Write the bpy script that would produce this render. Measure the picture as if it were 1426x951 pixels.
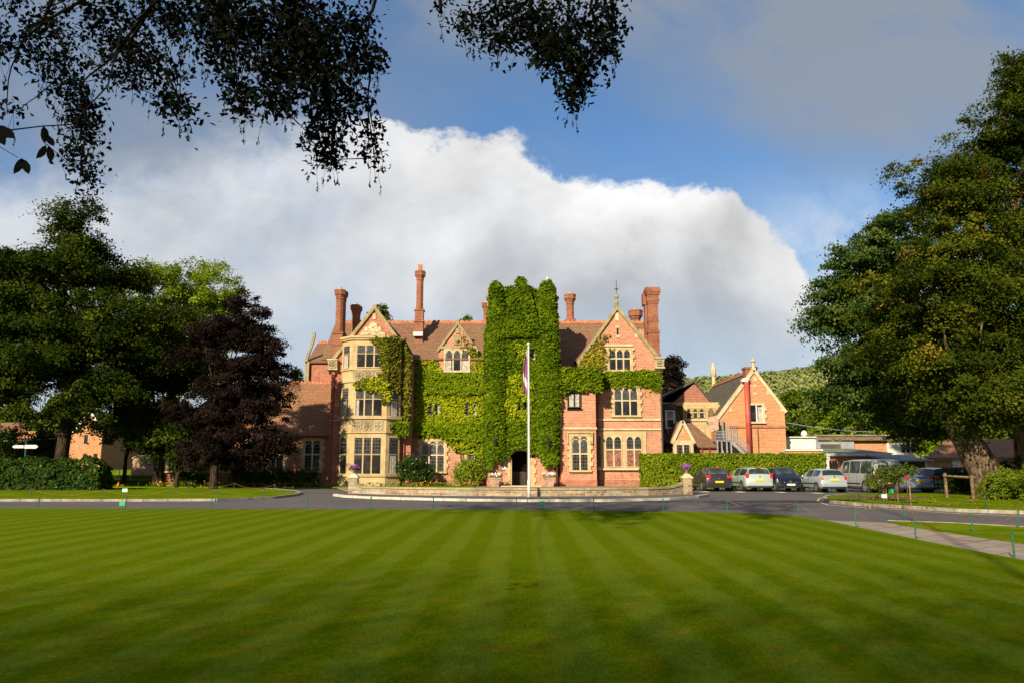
import bpy, math, random
import numpy as np
from mathutils import Vector, Matrix, noise as mnoise

for o in list(bpy.data.objects):
    bpy.data.objects.remove(o)
scene = bpy.context.scene
col = scene.collection
PI = math.pi

# ------------------------------------------------------------------ camera
PW, PH, F, PITCH, CAMH = 1426.0, 951.0, 1100.0, math.radians(8.9), 1.6
cam = bpy.data.cameras.new('camera'); camo = bpy.data.objects.new('camera', cam); col.objects.link(camo)
camo.location = (0, 0, CAMH); camo.rotation_euler = (PI/2 + PITCH, 0, 0)
cam.sensor_width = 36.0; cam.lens = 36.0*F/PW; cam.clip_start = 0.1; cam.clip_end = 4000
scene.camera = camo
scene.render.resolution_x = 1024; scene.render.resolution_y = 682
scene.view_settings.view_transform = 'Standard'; scene.view_settings.look = 'None'
scene.view_settings.exposure = 0.80; scene.view_settings.gamma = 1.0
scene.view_settings.use_curve_mapping = False

# ------------------------------------------------------------------ sun + sky
SUN_EL, SUN_AZ = math.radians(27), math.radians(27)       # azimuth: left of straight behind the camera
sdir = Vector((-math.sin(SUN_AZ)*math.cos(SUN_EL), -math.cos(SUN_AZ)*math.cos(SUN_EL), math.sin(SUN_EL)))
sl = bpy.data.lights.new('sun', 'SUN'); sl.energy = 5.0; sl.angle = math.radians(0.6); sl.color = (1.0, 0.84, 0.58)
so = bpy.data.objects.new('sun', sl); col.objects.link(so)
so.rotation_euler = (-sdir).to_track_quat('-Z', 'Y').to_euler(); so.location = (-30, -40, 40)

def raydir(px, py):
    u = (px-PW/2)/F; v = (PH/2-py)/F
    return u, math.cos(PITCH)-v*math.sin(PITCH), math.sin(PITCH)+v*math.cos(PITCH)
def W(px, py, Y):
    u, a, b = raydir(px, py); t = Y/a
    return u*t, CAMH+b*t
def ZZ(py, Y): return W(713, py, Y)[1]
def XX(px, Y, py=600): return W(px, py, Y)[0]
def G(px, py, z=0.0):
    u, a, b = raydir(px, py); t = (z-CAMH)/b
    return u*t, a*t

class NT:
    """small node-tree helper"""
    def __init__(s, tree):
        s.t = tree; s.n = tree.nodes; s.l = tree.links; s.n.clear()
    def add(s, typ, inp=None, **kw):
        nd = s.n.new(typ)
        for k, v in kw.items(): setattr(nd, k, v)
        for k, v in (inp or {}).items(): s.set(nd.inputs[k], v)
        return nd
    def set(s, sock, v):
        if isinstance(v, bpy.types.NodeSocket): s.l.new(v, sock)
        else: sock.default_value = v
    def m(s, op, a, b=None, c=None, clamp=False):
        nd = s.n.new('ShaderNodeMath'); nd.operation = op; nd.use_clamp = clamp
        s.set(nd.inputs[0], a)
        if b is not None: s.set(nd.inputs[1], b)
        if c is not None: s.set(nd.inputs[2], c)
        return nd.outputs[0]
    def mix(s, f, a, b, blend='MIX'):
        nd = s.n.new('ShaderNodeMix'); nd.data_type = 'RGBA'; nd.blend_type = blend
        s.set(nd.inputs[0], f); s.set(nd.inputs[6], a); s.set(nd.inputs[7], b)
        return nd.outputs[2]
    def ramp(s, f, stops, interp='LINEAR'):
        nd = s.n.new('ShaderNodeValToRGB'); cr = nd.color_ramp; cr.interpolation = interp
        while len(cr.elements) < len(stops): cr.elements.new(0.5)
        for e, (p, c) in zip(cr.elements, stops):
            e.position = p; e.color = (c[0], c[1], c[2], 1) if hasattr(c, '__len__') else (c, c, c, 1)
        s.set(nd.inputs[0], f); return nd.outputs[0]
    def sstep(s, x, a, b):
        nd = s.n.new('ShaderNodeMapRange'); nd.interpolation_type = 'SMOOTHSTEP'
        s.set(nd.inputs[0], x); nd.inputs[1].default_value = a; nd.inputs[2].default_value = b
        return nd.outputs[0]
    def noise(s, vec, scale, detail=3, rough=0.5, dist=0.0):
        nd = s.n.new('ShaderNodeTexNoise'); nd.inputs['Scale'].default_value = scale
        nd.inputs['Detail'].default_value = detail; nd.inputs['Roughness'].default_value = rough
        nd.inputs['Distortion'].default_value = dist
        if vec is not None: s.l.new(vec, nd.inputs['Vector'])
        return nd.outputs[0]
    def comb(s, x, y, z):
        nd = s.n.new('ShaderNodeCombineXYZ')
        for i, v in enumerate((x, y, z)): s.set(nd.inputs[i], v)
        return nd.outputs[0]

world = bpy.data.worlds.new('World'); scene.world = world; world.use_nodes = True
def uw(px, py):
    u, a, b = raydir(px, py); return u/a, b/a
def build_world():
    T = NT(world.node_tree)
    out = T.add('ShaderNodeOutputWorld'); bg = T.add('ShaderNodeBackground'); T.l.new(bg.outputs[0], out.inputs[0])
    bg.inputs[1].default_value = 0.060
    sky = T.add('ShaderNodeTexSky', sky_type='NISHITA', sun_disc=False)
    sky.sun_elevation = SUN_EL
    sky.sun_rotation = math.atan2(sdir.x, sdir.y)
    sky.ozone_density = 2.5; sky.dust_density = 0.6; sky.air_density = 1.1
    tc = T.add('ShaderNodeTexCoord'); sp = T.add('ShaderNodeSeparateXYZ', {0: tc.outputs['Generated']})
    x, y, z = sp.outputs
    # cloud deck coordinates: bearing from north and slope above the horizon
    yy = T.m('MAXIMUM', y, 0.12)
    u = T.m('DIVIDE', x, yy); w = T.m('DIVIDE', z, yy)
    P = T.comb(u, w, 0.0)
    n1 = T.noise(P, 5.0, 8, 0.55, 0.15); n2 = T.noise(T.comb(u, T.m('MULTIPLY', w, 1.5), 3.7), 3.0, 6, 0.6, 0.1)
    n3 = T.noise(T.comb(u, w, 9.1), 9.0, 6, 0.6)
    # upper edge of the cumulus bank
    fc = T.add('ShaderNodeFloatCurve')
    pts = [(-900, 150), (-300, 140), (0, 196), (150, 188), (300, 176), (430, 158), (520, 172), (610, 186), (690, 186), (745, 210),
           (790, 240), (860, 254), (905, 250), (965, 242), (1010, 262), (1045, 305), (1100, 345), (1135, 390), (1165, 440), (1190, 490), (1300, 560), (1700, 600)]
    cu = fc.mapping.curves[0]
    us = [(uw(a, b)) for a, b in pts]
    U0, U1 = -1.6, 1.0
    for _ in range(len(us)-2): cu.points.new(0.5, 0.5)
    fc.mapping.use_clip = False
    for p, (a, b) in zip(cu.points, us): p.location = ((a-U0)/(U1-U0), b); p.handle_type = 'AUTO_CLAMPED'
    fc.mapping.update()
    T.set(fc.inputs['Value'], T.m('DIVIDE', T.m('SUBTRACT', u, U0), U1-U0))
    top = fc.outputs[0]
    vor = T.add('ShaderNodeTexVoronoi', {'Vector': T.comb(T.m('ADD', u, T.m('MULTIPLY', n1, 0.12)), T.m('ADD', w, T.m('MULTIPLY', n3, 0.05)), 0.0), 'Scale': 13.0}, feature='SMOOTH_F1')
    vor.inputs['Smoothness'].default_value = 0.6
    bil = T.m('SUBTRACT', 0.45, vor.outputs['Distance'])
    d = T.m('SUBTRACT', top, w)
    ne = T.noise(T.comb(u, T.m('MULTIPLY', w, 1.2), 5.5), 7.0, 10, 0.62, 0.2); nf = T.noise(T.comb(u, w, 2.2), 24.0, 6, 0.65)
    d = T.m('ADD', d, T.m('MULTIPLY', T.m('SUBTRACT', ne, 0.5), 0.17))
    d = T.m('ADD', d, T.m('MULTIPLY', T.m('SUBTRACT', nf, 0.5), 0.035))
    d = T.m('ADD', d, T.m('MULTIPLY', bil, 0.018))
    soft = T.m('ADD', 0.022, T.m('MULTIPLY', T.sstep(u, -0.16, -0.45), 0.10))
    cum = T.m('DIVIDE', d, soft, clamp=True)
    cum = T.m('SMOOTH_MIN', cum, 1.0, 0.1)
    cum = T.sstep(cum, 0.0, 1.0)
    # fades out low down towards the pale horizon, with ragged gaps
    low = T.sstep(T.m('ADD', w, T.m('MULTIPLY', T.m('SUBTRACT', n2, 0.5), 0.14)), 0.14, 0.235)
    # blue breaks on the left side
    brk = T.m('MULTIPLY', T.sstep(n2, 0.58, 0.40), T.sstep(u, -0.02, -0.32))
    cum = T.m('MULTIPLY', cum, T.m('SUBTRACT', 1.0, T.m('MULTIPLY', brk, 0.45)))
    cum = T.m('MULTIPLY', cum, T.m('ADD', 0.30, T.m('MULTIPLY', low, 0.67)))
    # shading of the bank: bright crowns, grey belly
    dep = T.sstep(T.m('ADD', d, T.m('MULTIPLY', T.m('SUBTRACT', n3, 0.5), 0.10)), 0.02, 0.21)
    bell = T.m('MULTIPLY', T.sstep(u, -0.18, 0.12), T.sstep(w, 0.07, 0.14))
    dep = T.m('MULTIPLY', dep, T.m('ADD', 0.35, T.m('MULTIPLY', bell, 0.62)))
    lf = T.sstep(u, -0.05, -0.35)
    bright = T.mix(T.m('MULTIPLY', n1, 0.6), T.mix(lf, (9.0, 8.8, 8.5, 1), (7.6, 7.8, 8.2, 1)), (5.8, 6.1, 6.6, 1))
    ccol = T.mix(dep, bright, (4.7, 5.0, 5.4, 1))
    na = T.noise(T.comb(u, w, 6.6), 4.5, 5, 0.5, 0.2); nb = T.noise(T.comb(T.m('ADD', u, 0.03), T.m('SUBTRACT', w, 0.035), 6.6), 4.5, 5, 0.5, 0.2)
    rel = T.m('MULTIPLY', T.m('SUBTRACT', nb, na), T.m('ADD', 0.7, T.m('MULTIPLY', T.sstep(u, -0.35, 0.0), 0.7)))
    rel = T.m('ADD', 1.0, T.m('MAXIMUM', T.m('MINIMUM', rel, 0.22), -0.28))
    ccol = T.mix(1.0, ccol, T.comb(rel, rel, rel), 'MULTIPLY')
    # thin high veil
    n4 = T.noise(T.comb(T.m('ADD', u, T.m('MULTIPLY', w, 0.5)), T.m('MULTIPLY', w, 1.7), 1.3), 2.3, 8, 0.55, 0.3)
    hi = T.sstep(n4, 0.36, 0.62)
    hr = T.m('MULTIPLY', T.sstep(u, 0.10, 0.42), T.sstep(w, 0.30, 0.50))
    ht = T.sstep(w, 0.50, 0.66)
    hl = T.m('MULTIPLY', T.sstep(u, -0.1, -0.4), 0.7)
    veil = T.m('MULTIPLY', T.m('ADD', T.m('MULTIPLY', hi, 0.35), T.m('MULTIPLY', T.m('MAXIMUM', T.m('MAXIMUM', hr, ht), hl), T.m('ADD', 0.16, T.m('MULTIPLY', T.sstep(T.noise(T.comb(T.m('ADD', u, T.m('MULTIPLY', w, 0.7)), T.m('MULTIPLY', w, 1.3), 7.3), 3.6, 9, 0.6, 0.4), 0.36, 0.62), 0.75)))), 1.0, clamp=True)
    # pale air low down
    air = T.m('MULTIPLY', T.sstep(w, 0.40, 0.05), 0.85)
    skc = T.mix(1.0, sky.outputs[0], (0.80, 1.06, 1.28, 1), 'MULTIPLY')
    base = T.mix(T.m('MULTIPLY', veil, 0.85), skc, (3.0, 3.35, 3.8, 1))
    base = T.mix(air, base, (5.0, 5.9, 6.9, 1))
    wm = T.m('MULTIPLY', T.m('MULTIPLY', T.sstep(u, 0.24, 0.42), T.sstep(w, 0.42, 0.24)), T.sstep(T.noise(T.comb(u, w, 8.8), 6.5, 8, 0.6, 0.3), 0.42, 0.66))
    base = T.mix(T.m('MULTIPLY', wm, 0.85), base, (7.6, 7.7, 7.9, 1))
    fin = T.mix(cum, base, ccol)
    # the same sky behind the viewer, plain
    back = T.sstep(y, 0.0, 0.14)
    fin = T.mix(back, T.mix(0.45, sky.outputs[0], (3.2, 3.4, 3.7, 1)), fin)
    T.l.new(fin, bg.inputs[0])
build_world()

# ------------------------------------------------------------------ helpers
def wpos(o):
    v = Vector((0, 0, 0))
    while o: v += o.location; o = o.parent
    return v
def tag(o, label=None, cat=None, group=None, kind=None):
    if label: o['label'] = label
    if cat: o['category'] = cat
    if group: o['group'] = group
    if kind: o['kind'] = kind
    return o
def thing(name, label, cat, loc=(0, 0, 0), rz=0, group=None):
    o = bpy.data.objects.new(name, None); o.empty_display_size = 0.3; col.objects.link(o)
    o.location = loc; o.rotation_euler = (0, 0, rz); tag(o, label, cat, group); return o
def kids(o): return [c for c in ALLO if c.parent == o]
ALLO = []
def copy_tree(o, parent=None):
    c = o.copy(); col.objects.link(c); c.parent = parent
    for ch in list(o.children):
        copy_tree(ch, c)
    return c

class MB:
    def __init__(s): s.v = []; s.f = []; s.mi = []
    def add(s, vs, fs, mi=0):
        b = len(s.v); s.v += [tuple(p) for p in vs]; s.f += [tuple(b+i for i in f) for f in fs]; s.mi += [mi]*len(fs); return s
    def box(s, x0, x1, y0, y1, z0, z1, mi=0):
        if x0 > x1: x0, x1 = x1, x0
        if y0 > y1: y0, y1 = y1, y0
        if z0 > z1: z0, z1 = z1, z0
        return s.add([(x0,y0,z0),(x1,y0,z0),(x1,y1,z0),(x0,y1,z0),(x0,y0,z1),(x1,y0,z1),(x1,y1,z1),(x0,y1,z1)],
              [(0,3,2,1),(4,5,6,7),(0,1,5,4),(1,2,6,5),(2,3,7,6),(3,0,4,7)], mi)
    def pxz(s, poly, y0, y1, mi=0):      # polygon in the xz plane extruded along y
        n = len(poly); a = sum(poly[i][0]*poly[(i+1)%n][1]-poly[(i+1)%n][0]*poly[i][1] for i in range(n))
        if a < 0: poly = poly[::-1]
        if y0 > y1: y0, y1 = y1, y0
        vs = [(x, y0, z) for x, z in poly]+[(x, y1, z) for x, z in poly]
        fs = [tuple(range(n)), tuple(range(2*n-1, n-1, -1))]+[((i+1)%n, i, n+i, n+(i+1)%n) for i in range(n)]
        return s.add(vs, fs, mi)
    def pyz(s, poly, x0, x1, mi=0):
        n = len(poly)
        vs = [(x0, y, z) for y, z in poly]+[(x1, y, z) for y, z in poly]
        fs = [tuple(range(n)), tuple(range(2*n-1, n-1, -1))]+[((i+1)%n, i, n+i, n+(i+1)%n) for i in range(n)]
        return s.add(vs, fs, mi)
    def pxy(s, poly, z0, z1, mi=0):
        n = len(poly); a = sum(poly[i][0]*poly[(i+1)%n][1]-poly[(i+1)%n][0]*poly[i][1] for i in range(n))
        if a < 0: poly = poly[::-1]
        vs = [(x, y, z0) for x, y in poly]+[(x, y, z1) for x, y in poly]
        fs = [tuple(range(n-1, -1, -1)), tuple(range(n, 2*n))]+[(i, (i+1)%n, n+(i+1)%n, n+i) for i in range(n)]
        return s.add(vs, fs, mi)
    def slab(s, pts, t, mi=0):           # a flat quad given thickness t along its own normal
        p = [Vector(q) for q in pts]; n = (p[1]-p[0]).cross(p[2]-p[0]).normalized()*t; k = len(p)
        vs = [q for q in p]+[q-n for q in p]
        fs = [tuple(range(k)), tuple(range(2*k-1, k-1, -1))]+[((i+1)%k, i, k+i, k+(i+1)%k) for i in range(k)]
        return s.add(vs, fs, mi)
    def tube(s, pts, rads, seg=8, mi=0, cap=True):
        pts = [Vector(p) for p in pts]
        if not hasattr(rads, '__len__'): rads = [rads]*len(pts)
        vs = []; fs = []; n = len(pts); ref = None
        for i, p in enumerate(pts):
            d = (pts[min(i+1, n-1)]-pts[max(i-1, 0)]).normalized()
            if ref is None: ref = Vector((1, 0, 0)) if abs(d.x) < 0.8 else Vector((0, 1, 0))
            a = (ref-d*ref.dot(d)).normalized(); b = d.cross(a); ref = a
            for k in range(seg):
                t = 2*PI*k/seg; vs.append(p+(a*math.cos(t)+b*math.sin(t))*rads[i])
        for i in range(n-1):
            for k in range(seg):
                fs.append((i*seg+k, i*seg+(k+1)%seg, (i+1)*seg+(k+1)%seg, (i+1)*seg+k))
        if cap: fs += [tuple(range(seg-1, -1, -1)), tuple(range((n-1)*seg, n*seg))]
        return s.add(vs, fs, mi)
    def lathe(s, c, prof, seg=8, mi=0, rot=None):
        rot = PI/seg if rot is None else rot; vs = []; fs = []; n = len(prof)
        for r, z in prof:
            for k in range(seg):
                t = 2*PI*k/seg+rot; vs.append((c[0]+r*math.cos(t), c[1]+r*math.sin(t), c[2]+z))
        for i in range(n-1):
            for k in range(seg):
                fs.append((i*seg+k, i*seg+(k+1)%seg, (i+1)*seg+(k+1)%seg, (i+1)*seg+k))
        fs += [tuple(range(seg-1, -1, -1)), tuple(range((n-1)*seg, n*seg))]
        return s.add(vs, fs, mi)
    def disc_x(s, c, r, w, seg=20, mi=0):   # short cylinder with its axis along x
        vs = []; 
        for dx in (-w/2, w/2):
            for k in range(seg):
                t = 2*PI*k/seg; vs.append((c[0]+dx, c[1]+r*math.cos(t), c[2]+r*math.sin(t)))
        fs = [tuple(range(seg-1, -1, -1)), tuple(range(seg, 2*seg))]+[(k, (k+1)%seg, seg+(k+1)%seg, seg+k) for k in range(seg)]
        return s.add(vs, fs, mi)
    def build(s, name, mat, parent=None, local=False, smooth=False, loc=None, bevel=0):
        me = bpy.data.meshes.new(name)
        off = Vector((0, 0, 0))
        if parent is not None and not local: off = wpos(parent)
        if loc is not None: off = Vector(loc)
        me.from_pydata([(p[0]-off.x, p[1]-off.y, p[2]-off.z) for p in s.v], [], s.f)
        mats = mat if isinstance(mat, (list, tuple)) else [mat]
        for m_ in mats: me.materials.append(m_)
        if len(mats) > 1: me.polygons.foreach_set('material_index', s.mi)
        me.update()
        if smooth: me.polygons.foreach_set('use_smooth', [True]*len(me.polygons))
        o = bpy.data.objects.new(name, me); col.objects.link(o)
        if parent is not None: o.parent = parent
        elif loc is not None: o.location = loc
        if bevel:
            b = o.modifiers.new('bevel', 'BEVEL'); b.width = bevel; b.segments = 2; b.limit_method = 'ANGLE'
        return o
def struct(o): o['kind'] = 'structure'; return o

# ------------------------------------------------------------------ materials
def newmat(name):
    m_ = bpy.data.materials.new(name); m_.use_nodes = True; T = NT(m_.node_tree)
    out = T.add('ShaderNodeOutputMaterial'); return m_, T, out
def pbsdf(T, out, colr, rough=0.7, bump=None, bstr=0.3, bdist=0.02, metal=0.0, spec=0.5, coat=0.0):
    b = T.add('ShaderNodeBsdfPrincipled'); T.set(b.inputs['Base Color'], colr); T.set(b.inputs['Roughness'], rough)
    b.inputs['Metallic'].default_value = metal; b.inputs['Specular IOR Level'].default_value = spec
    b.inputs['Coat Weight'].default_value = coat
    if bump is not None:
        bp = T.add('ShaderNodeBump', {'Height': bump, 'Strength': bstr, 'Distance': bdist}); T.l.new(bp.outputs[0], b.inputs['Normal'])
    T.l.new(b.outputs[0], out.inputs[0]); return b
def gpos(T):
    g = T.add('ShaderNodeNewGeometry'); s = T.add('ShaderNodeSeparateXYZ', {0: g.outputs['Position']}); return g.outputs['Position'], s.outputs
def plain(name, c, rough=0.6, var=0.12, scale=3.0, metal=0.0, spec=0.5, coat=0.0, bump=0.0):
    m_, T, out = newmat(name); P, s = gpos(T)
    n = T.noise(P, scale, 5, 0.6)
    c0 = tuple(max(0, k*(1-var*2)) for k in c)+(1,); c1 = tuple(min(1, k*(1+var)) for k in c)+(1,)
    cc = T.mix(T.sstep(n, 0.3, 0.7), c0, c1)
    pbsdf(T, out, cc, rough, n if bump else None, bump, 0.02, metal, spec, coat); return m_
def brick(name, c1, c2, mortar, scale=1.0, dirt=0.35):
    m_, T, out = newmat(name); P, (x, y, z) = gpos(T)
    v = T.comb(T.m('ADD', x, y), z, 0.0)
    b = T.add('ShaderNodeTexBrick', {'Vector': v, 'Color1': c1+(1,), 'Color2': c2+(1,), 'Mortar': mortar+(1,), 'Scale': 1.0,
              'Mortar Size': 0.011, 'Bias': -0.1, 'Brick Width': 0.30*scale, 'Row Height': 0.115*scale})
    n = T.noise(P, 0.9, 6, 0.65); n2 = T.noise(P, 6.0, 4, 0.6)
    c = T.mix(T.m('MULTIPLY', T.sstep(n, 0.42, 0.75), dirt), b.outputs[0], (c1[0]*0.55, c1[1]*0.6, c1[2]*0.7, 1))
    c = T.mix(T.m('MULTIPLY', T.sstep(n2, 0.35, 0.75), 0.38), c, (min(1, c2[0]*1.15), min(1, c2[1]*1.7), min(1, c2[2]*2.0), 1))
    st = T.noise(T.comb(T.m('MULTIPLY', T.m('ADD', x, y), 3.2), T.m('MULTIPLY', z, 0.35), 0.0), 1.0, 5, 0.65)
    c = T.mix(T.m('MULTIPLY', T.sstep(st, 0.55, 0.78), 0.55), c, (c1[0]*0.45, c1[1]*0.6, c1[2]*0.75, 1))
    pt = T.noise(P, 0.45, 3, 0.55); c = T.mix(T.m('MULTIPLY', T.sstep(pt, 0.52, 0.6), 0.22), c, (c2[0]*1.0, c2[1]*1.5, c2[2]*1.8, 1))
    pbsdf(T, out, c, 0.9, b.outputs['Fac'], 0.25, -0.01, spec=0.2); return m_
def tiles(name, c1, c2, moss=0.3, row=0.14, mosscol=(0.16, 0.14, 0.05)):
    m_, T, out = newmat(name); P, (x, y, z) = gpos(T)
    v = T.comb(T.m('ADD', x, T.m('MULTIPLY', y, 0.35)), T.m('MULTIPLY', z, 1.0), 0.0)
    b = T.add('ShaderNodeTexBrick', {'Vector': v, 'Color1': c1+(1,), 'Color2': c2+(1,), 'Mortar': tuple(k*0.3 for k in c1)+(1,), 'Scale': 1.0,
              'Mortar Size': 0.012, 'Bias': 0.0, 'Brick Width': 0.22, 'Row Height': row})
    n = T.noise(P, 0.6, 6, 0.7); n2 = T.noise(P, 3.5, 5, 0.6)
    c = T.mix(T.m('MULTIPLY', T.sstep(n, 0.45, 0.7), moss), b.outputs[0], mosscol+(1,))
    c = T.mix(T.m('MULTIPLY', T.sstep(n2, 0.4, 0.75), 0.35), c, (c1[0]*0.5, c1[1]*0.5, c1[2]*0.55, 1))
    pbsdf(T, out, c, 0.85, b.outputs['Fac'], 0.5, -0.02, spec=0.25); return m_
def stone(name, c, dark):
    m_, T, out = newmat(name); P, (x, y, z) = gpos(T)
    n = T.noise(P, 1.3, 6, 0.65); n2 = T.noise(P, 8, 5, 0.7)
    b = T.add('ShaderNodeTexBrick', {'Vector': T.comb(T.m('ADD', x, y), z, 0.0), 'Color1': (1, 1, 1, 1), 'Color2': (0.86, 0.84, 0.8, 1), 'Mortar': (0.7, 0.65, 0.6, 1),
                                    'Scale': 1.0, 'Mortar Size': 0.008, 'Brick Width': 0.62, 'Row Height': 0.31})
    k = T.mix(T.m('MULTIPLY', T.sstep(n, 0.38, 0.72), 0.75), c+(1,), dark+(1,))
    k = T.mix(T.m('MULTIPLY', T.sstep(n2, 0.5, 0.8), 0.45), k, tuple(q*0.6 for q in dark)+(1,))
    st = T.noise(T.comb(T.m('MULTIPLY', T.m('ADD', x, y), 5.0), T.m('MULTIPLY', z, 0.5), 0.0), 1.0, 5, 0.65)
    k = T.mix(T.m('MULTIPLY', T.sstep(st, 0.52, 0.75), 0.5), k, tuple(q*0.45 for q in dark)+(1,))
    k = T.mix(1.0, k, b.outputs[0], 'MULTIPLY')
    pbsdf(T, out, k, 0.85, n2, 0.3, 0.02, spec=0.2); return m_
def leafmat(name, stops, trans=0.3, rough=0.7, spec=0.04, patch=None):
    m_, T, out = newmat(name)
    at = T.add('ShaderNodeAttribute', attribute_name='tint')
    c = T.ramp(at.outputs['Fac'], stops)
    if patch:
        P, _ = gpos(T); n = T.noise(P, patch[1], 4, 0.6)
        c = T.mix(T.m('MULTIPLY', T.sstep(n, patch[2], patch[2]+0.12), patch[3]), c, patch[0]+(1,))
    b = T.add('ShaderNodeBsdfPrincipled'); T.set(b.inputs['Base Color'], c); b.inputs['Roughness'].default_value = rough
    b.inputs['Specular IOR Level'].default_value = spec
    tr = T.add('ShaderNodeBsdfTranslucent', {'Color': T.mix(1.0, c, (1.0, 1.15, 0.5, 1), 'MULTIPLY')})
    mx = T.add('ShaderNodeMixShader', {0: trans, 1: b.outputs[0], 2: tr.outputs[0]})
    T.l.new(mx.outputs[0], out.inputs[0]); return m_
M = {}
M['brick'] = brick('red_brick', (0.31, 0.09, 0.05), (0.44, 0.185, 0.11), (0.50, 0.37, 0.27))
M['brick_l'] = brick('weathered_brick', (0.25, 0.06, 0.035), (0.38, 0.13, 0.075), (0.40, 0.28, 0.20), dirt=0.5)
M['brick_far'] = brick('orange_brick', (0.36, 0.12, 0.05), (0.46, 0.19, 0.09), (0.50, 0.38, 0.24), dirt=0.3)
M['chimbrick'] = brick('chimney_brick', (0.20, 0.055, 0.032), (0.30, 0.10, 0.055), (0.24, 0.17, 0.12), dirt=1.0)
M['wallbrick'] = brick('garden_wall_brick', (0.15, 0.075, 0.045), (0.42, 0.30, 0.20), (0.26, 0.22, 0.15), dirt=0.9)
M['stone'] = stone('buff_stone', (0.50, 0.39, 0.225), (0.36, 0.26, 0.135))
M['stone_l'] = stone('pale_stone', (0.56, 0.48, 0.34), (0.38, 0.31, 0.19))
M['coping'] = stone('lichen_stone', (0.34, 0.29, 0.18), (0.18, 0.155, 0.085))
M['roof'] = tiles('brown_tiles', (0.19, 0.10, 0.065), (0.26, 0.14, 0.095), 0.4)
M['roof_l'] = tiles('mossy_orange_tiles', (0.27, 0.13, 0.075), (0.34, 0.17, 0.095), 0.45)
M['slate'] = tiles('grey_slate', (0.085, 0.075, 0.065), (0.11, 0.095, 0.08), 0.5, mosscol=(0.12, 0.11, 0.04))
M['ridge'] = plain('terracotta', (0.42, 0.16, 0.08), 0.8, 0.2, 4)
M['white'] = plain('white_paint', (0.62, 0.61, 0.58), 0.45, 0.06, 2)
M['grey'] = plain('grey_metal', (0.24, 0.27, 0.31), 0.45, 0.1, 2)
M['redpipe'] = plain('red_iron', (0.28, 0.045, 0.03), 0.5, 0.15, 5)
M['redflue'] = plain('red_flue_paint', (0.42, 0.07, 0.05), 0.5, 0.12, 2)
M['black'] = plain('black_iron', (0.012, 0.012, 0.013), 0.5, 0.2, 5)
M['dark'] = plain('unlit_opening_black', (0.006, 0.005, 0.005), 0.9, 0.1, 5, spec=0.05)
M['lead'] = plain('lead_flashing', (0.55, 0.56, 0.56), 0.5, 0.1, 5)
M['curtain'] = plain('curtain_cloth', (0.38, 0.36, 0.33), 0.9, 0.2, 6)
M['wood_dark'] = plain('dark_stained_wood', (0.035, 0.022, 0.016), 0.75, 0.3, 6)
M['wood'] = plain('weathered_wood', (0.17, 0.11, 0.06), 0.8, 0.3, 5)
M['green_post'] = plain('green_paint', (0.012, 0.10, 0.06), 0.5, 0.15, 8)
M['mint'] = plain('mint_sign_face', (0.30, 0.66, 0.52), 0.5, 0.05, 5)
M['signgreen'] = plain('green_sign_face', (0.01, 0.30, 0.10), 0.5, 0.05, 5)
M['rope'] = plain('orange_rope', (0.30, 0.10, 0.035), 0.8, 0.2, 9)
M['orange'] = plain('orange_plastic', (0.6, 0.10, 0.02), 0.5, 0.1, 9)
M['purpleflag'] = plain('purple_flag_cloth', (0.24, 0.08, 0.26), 0.8, 0.1, 4)
M['greyroof'] = plain('felt_roof', (0.20, 0.23, 0.22), 0.8, 0.2, 1.2)
M['greenroof'] = plain('green_felt_roof', (0.15, 0.19, 0.14), 0.8, 0.25, 1.0)
M['rubber'] = plain('tyre_rubber', (0.015, 0.015, 0.016), 0.8, 0.1, 9)
M['alloy'] = plain('alloy_wheel', (0.45, 0.45, 0.46), 0.35, 0.1, 9, metal=0.7)
M['planter'] = plain('pink_terracotta', (0.36, 0.23, 0.17), 0.85, 0.2, 4)
M['kerb'] = plain('kerb_stone', (0.27, 0.24, 0.20), 0.8, 0.2, 2.5, bump=0.2)
M['kerb_w'] = plain('white_kerb_stone', (0.46, 0.44, 0.39), 0.75, 0.12, 2.5, bump=0.2)
M['whiteline'] = plain('road_paint_white', (0.72, 0.72, 0.70), 0.7, 0.2, 5)
M['yellowline'] = plain('road_paint_yellow', (0.55, 0.42, 0.22), 0.7, 0.2, 5)
M['plate_y'] = plain('yellow_plate', (0.75, 0.50, 0.02), 0.4, 0.03, 5)
M['plate_w'] = plain('white_plate', (0.75, 0.76, 0.78), 0.4, 0.03, 5)
M['blue'] = plain('blue_strip', (0.02, 0.08, 0.5), 0.4, 0.03, 5)
M['taillight'] = plain('red_lamp_lens', (0.50, 0.015, 0.015), 0.15, 0.05, 9, coat=1.0)
M['orangelens'] = plain('orange_lamp_lens', (0.75, 0.16, 0.03), 0.15, 0.05, 9, coat=1.0)
M['headlight'] = plain('clear_lamp_lens', (0.72, 0.74, 0.78), 0.1, 0.05, 9, coat=1.0)
M['chrome'] = plain('chrome', (0.7, 0.7, 0.72), 0.15, 0.02, 9, metal=1.0)
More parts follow.
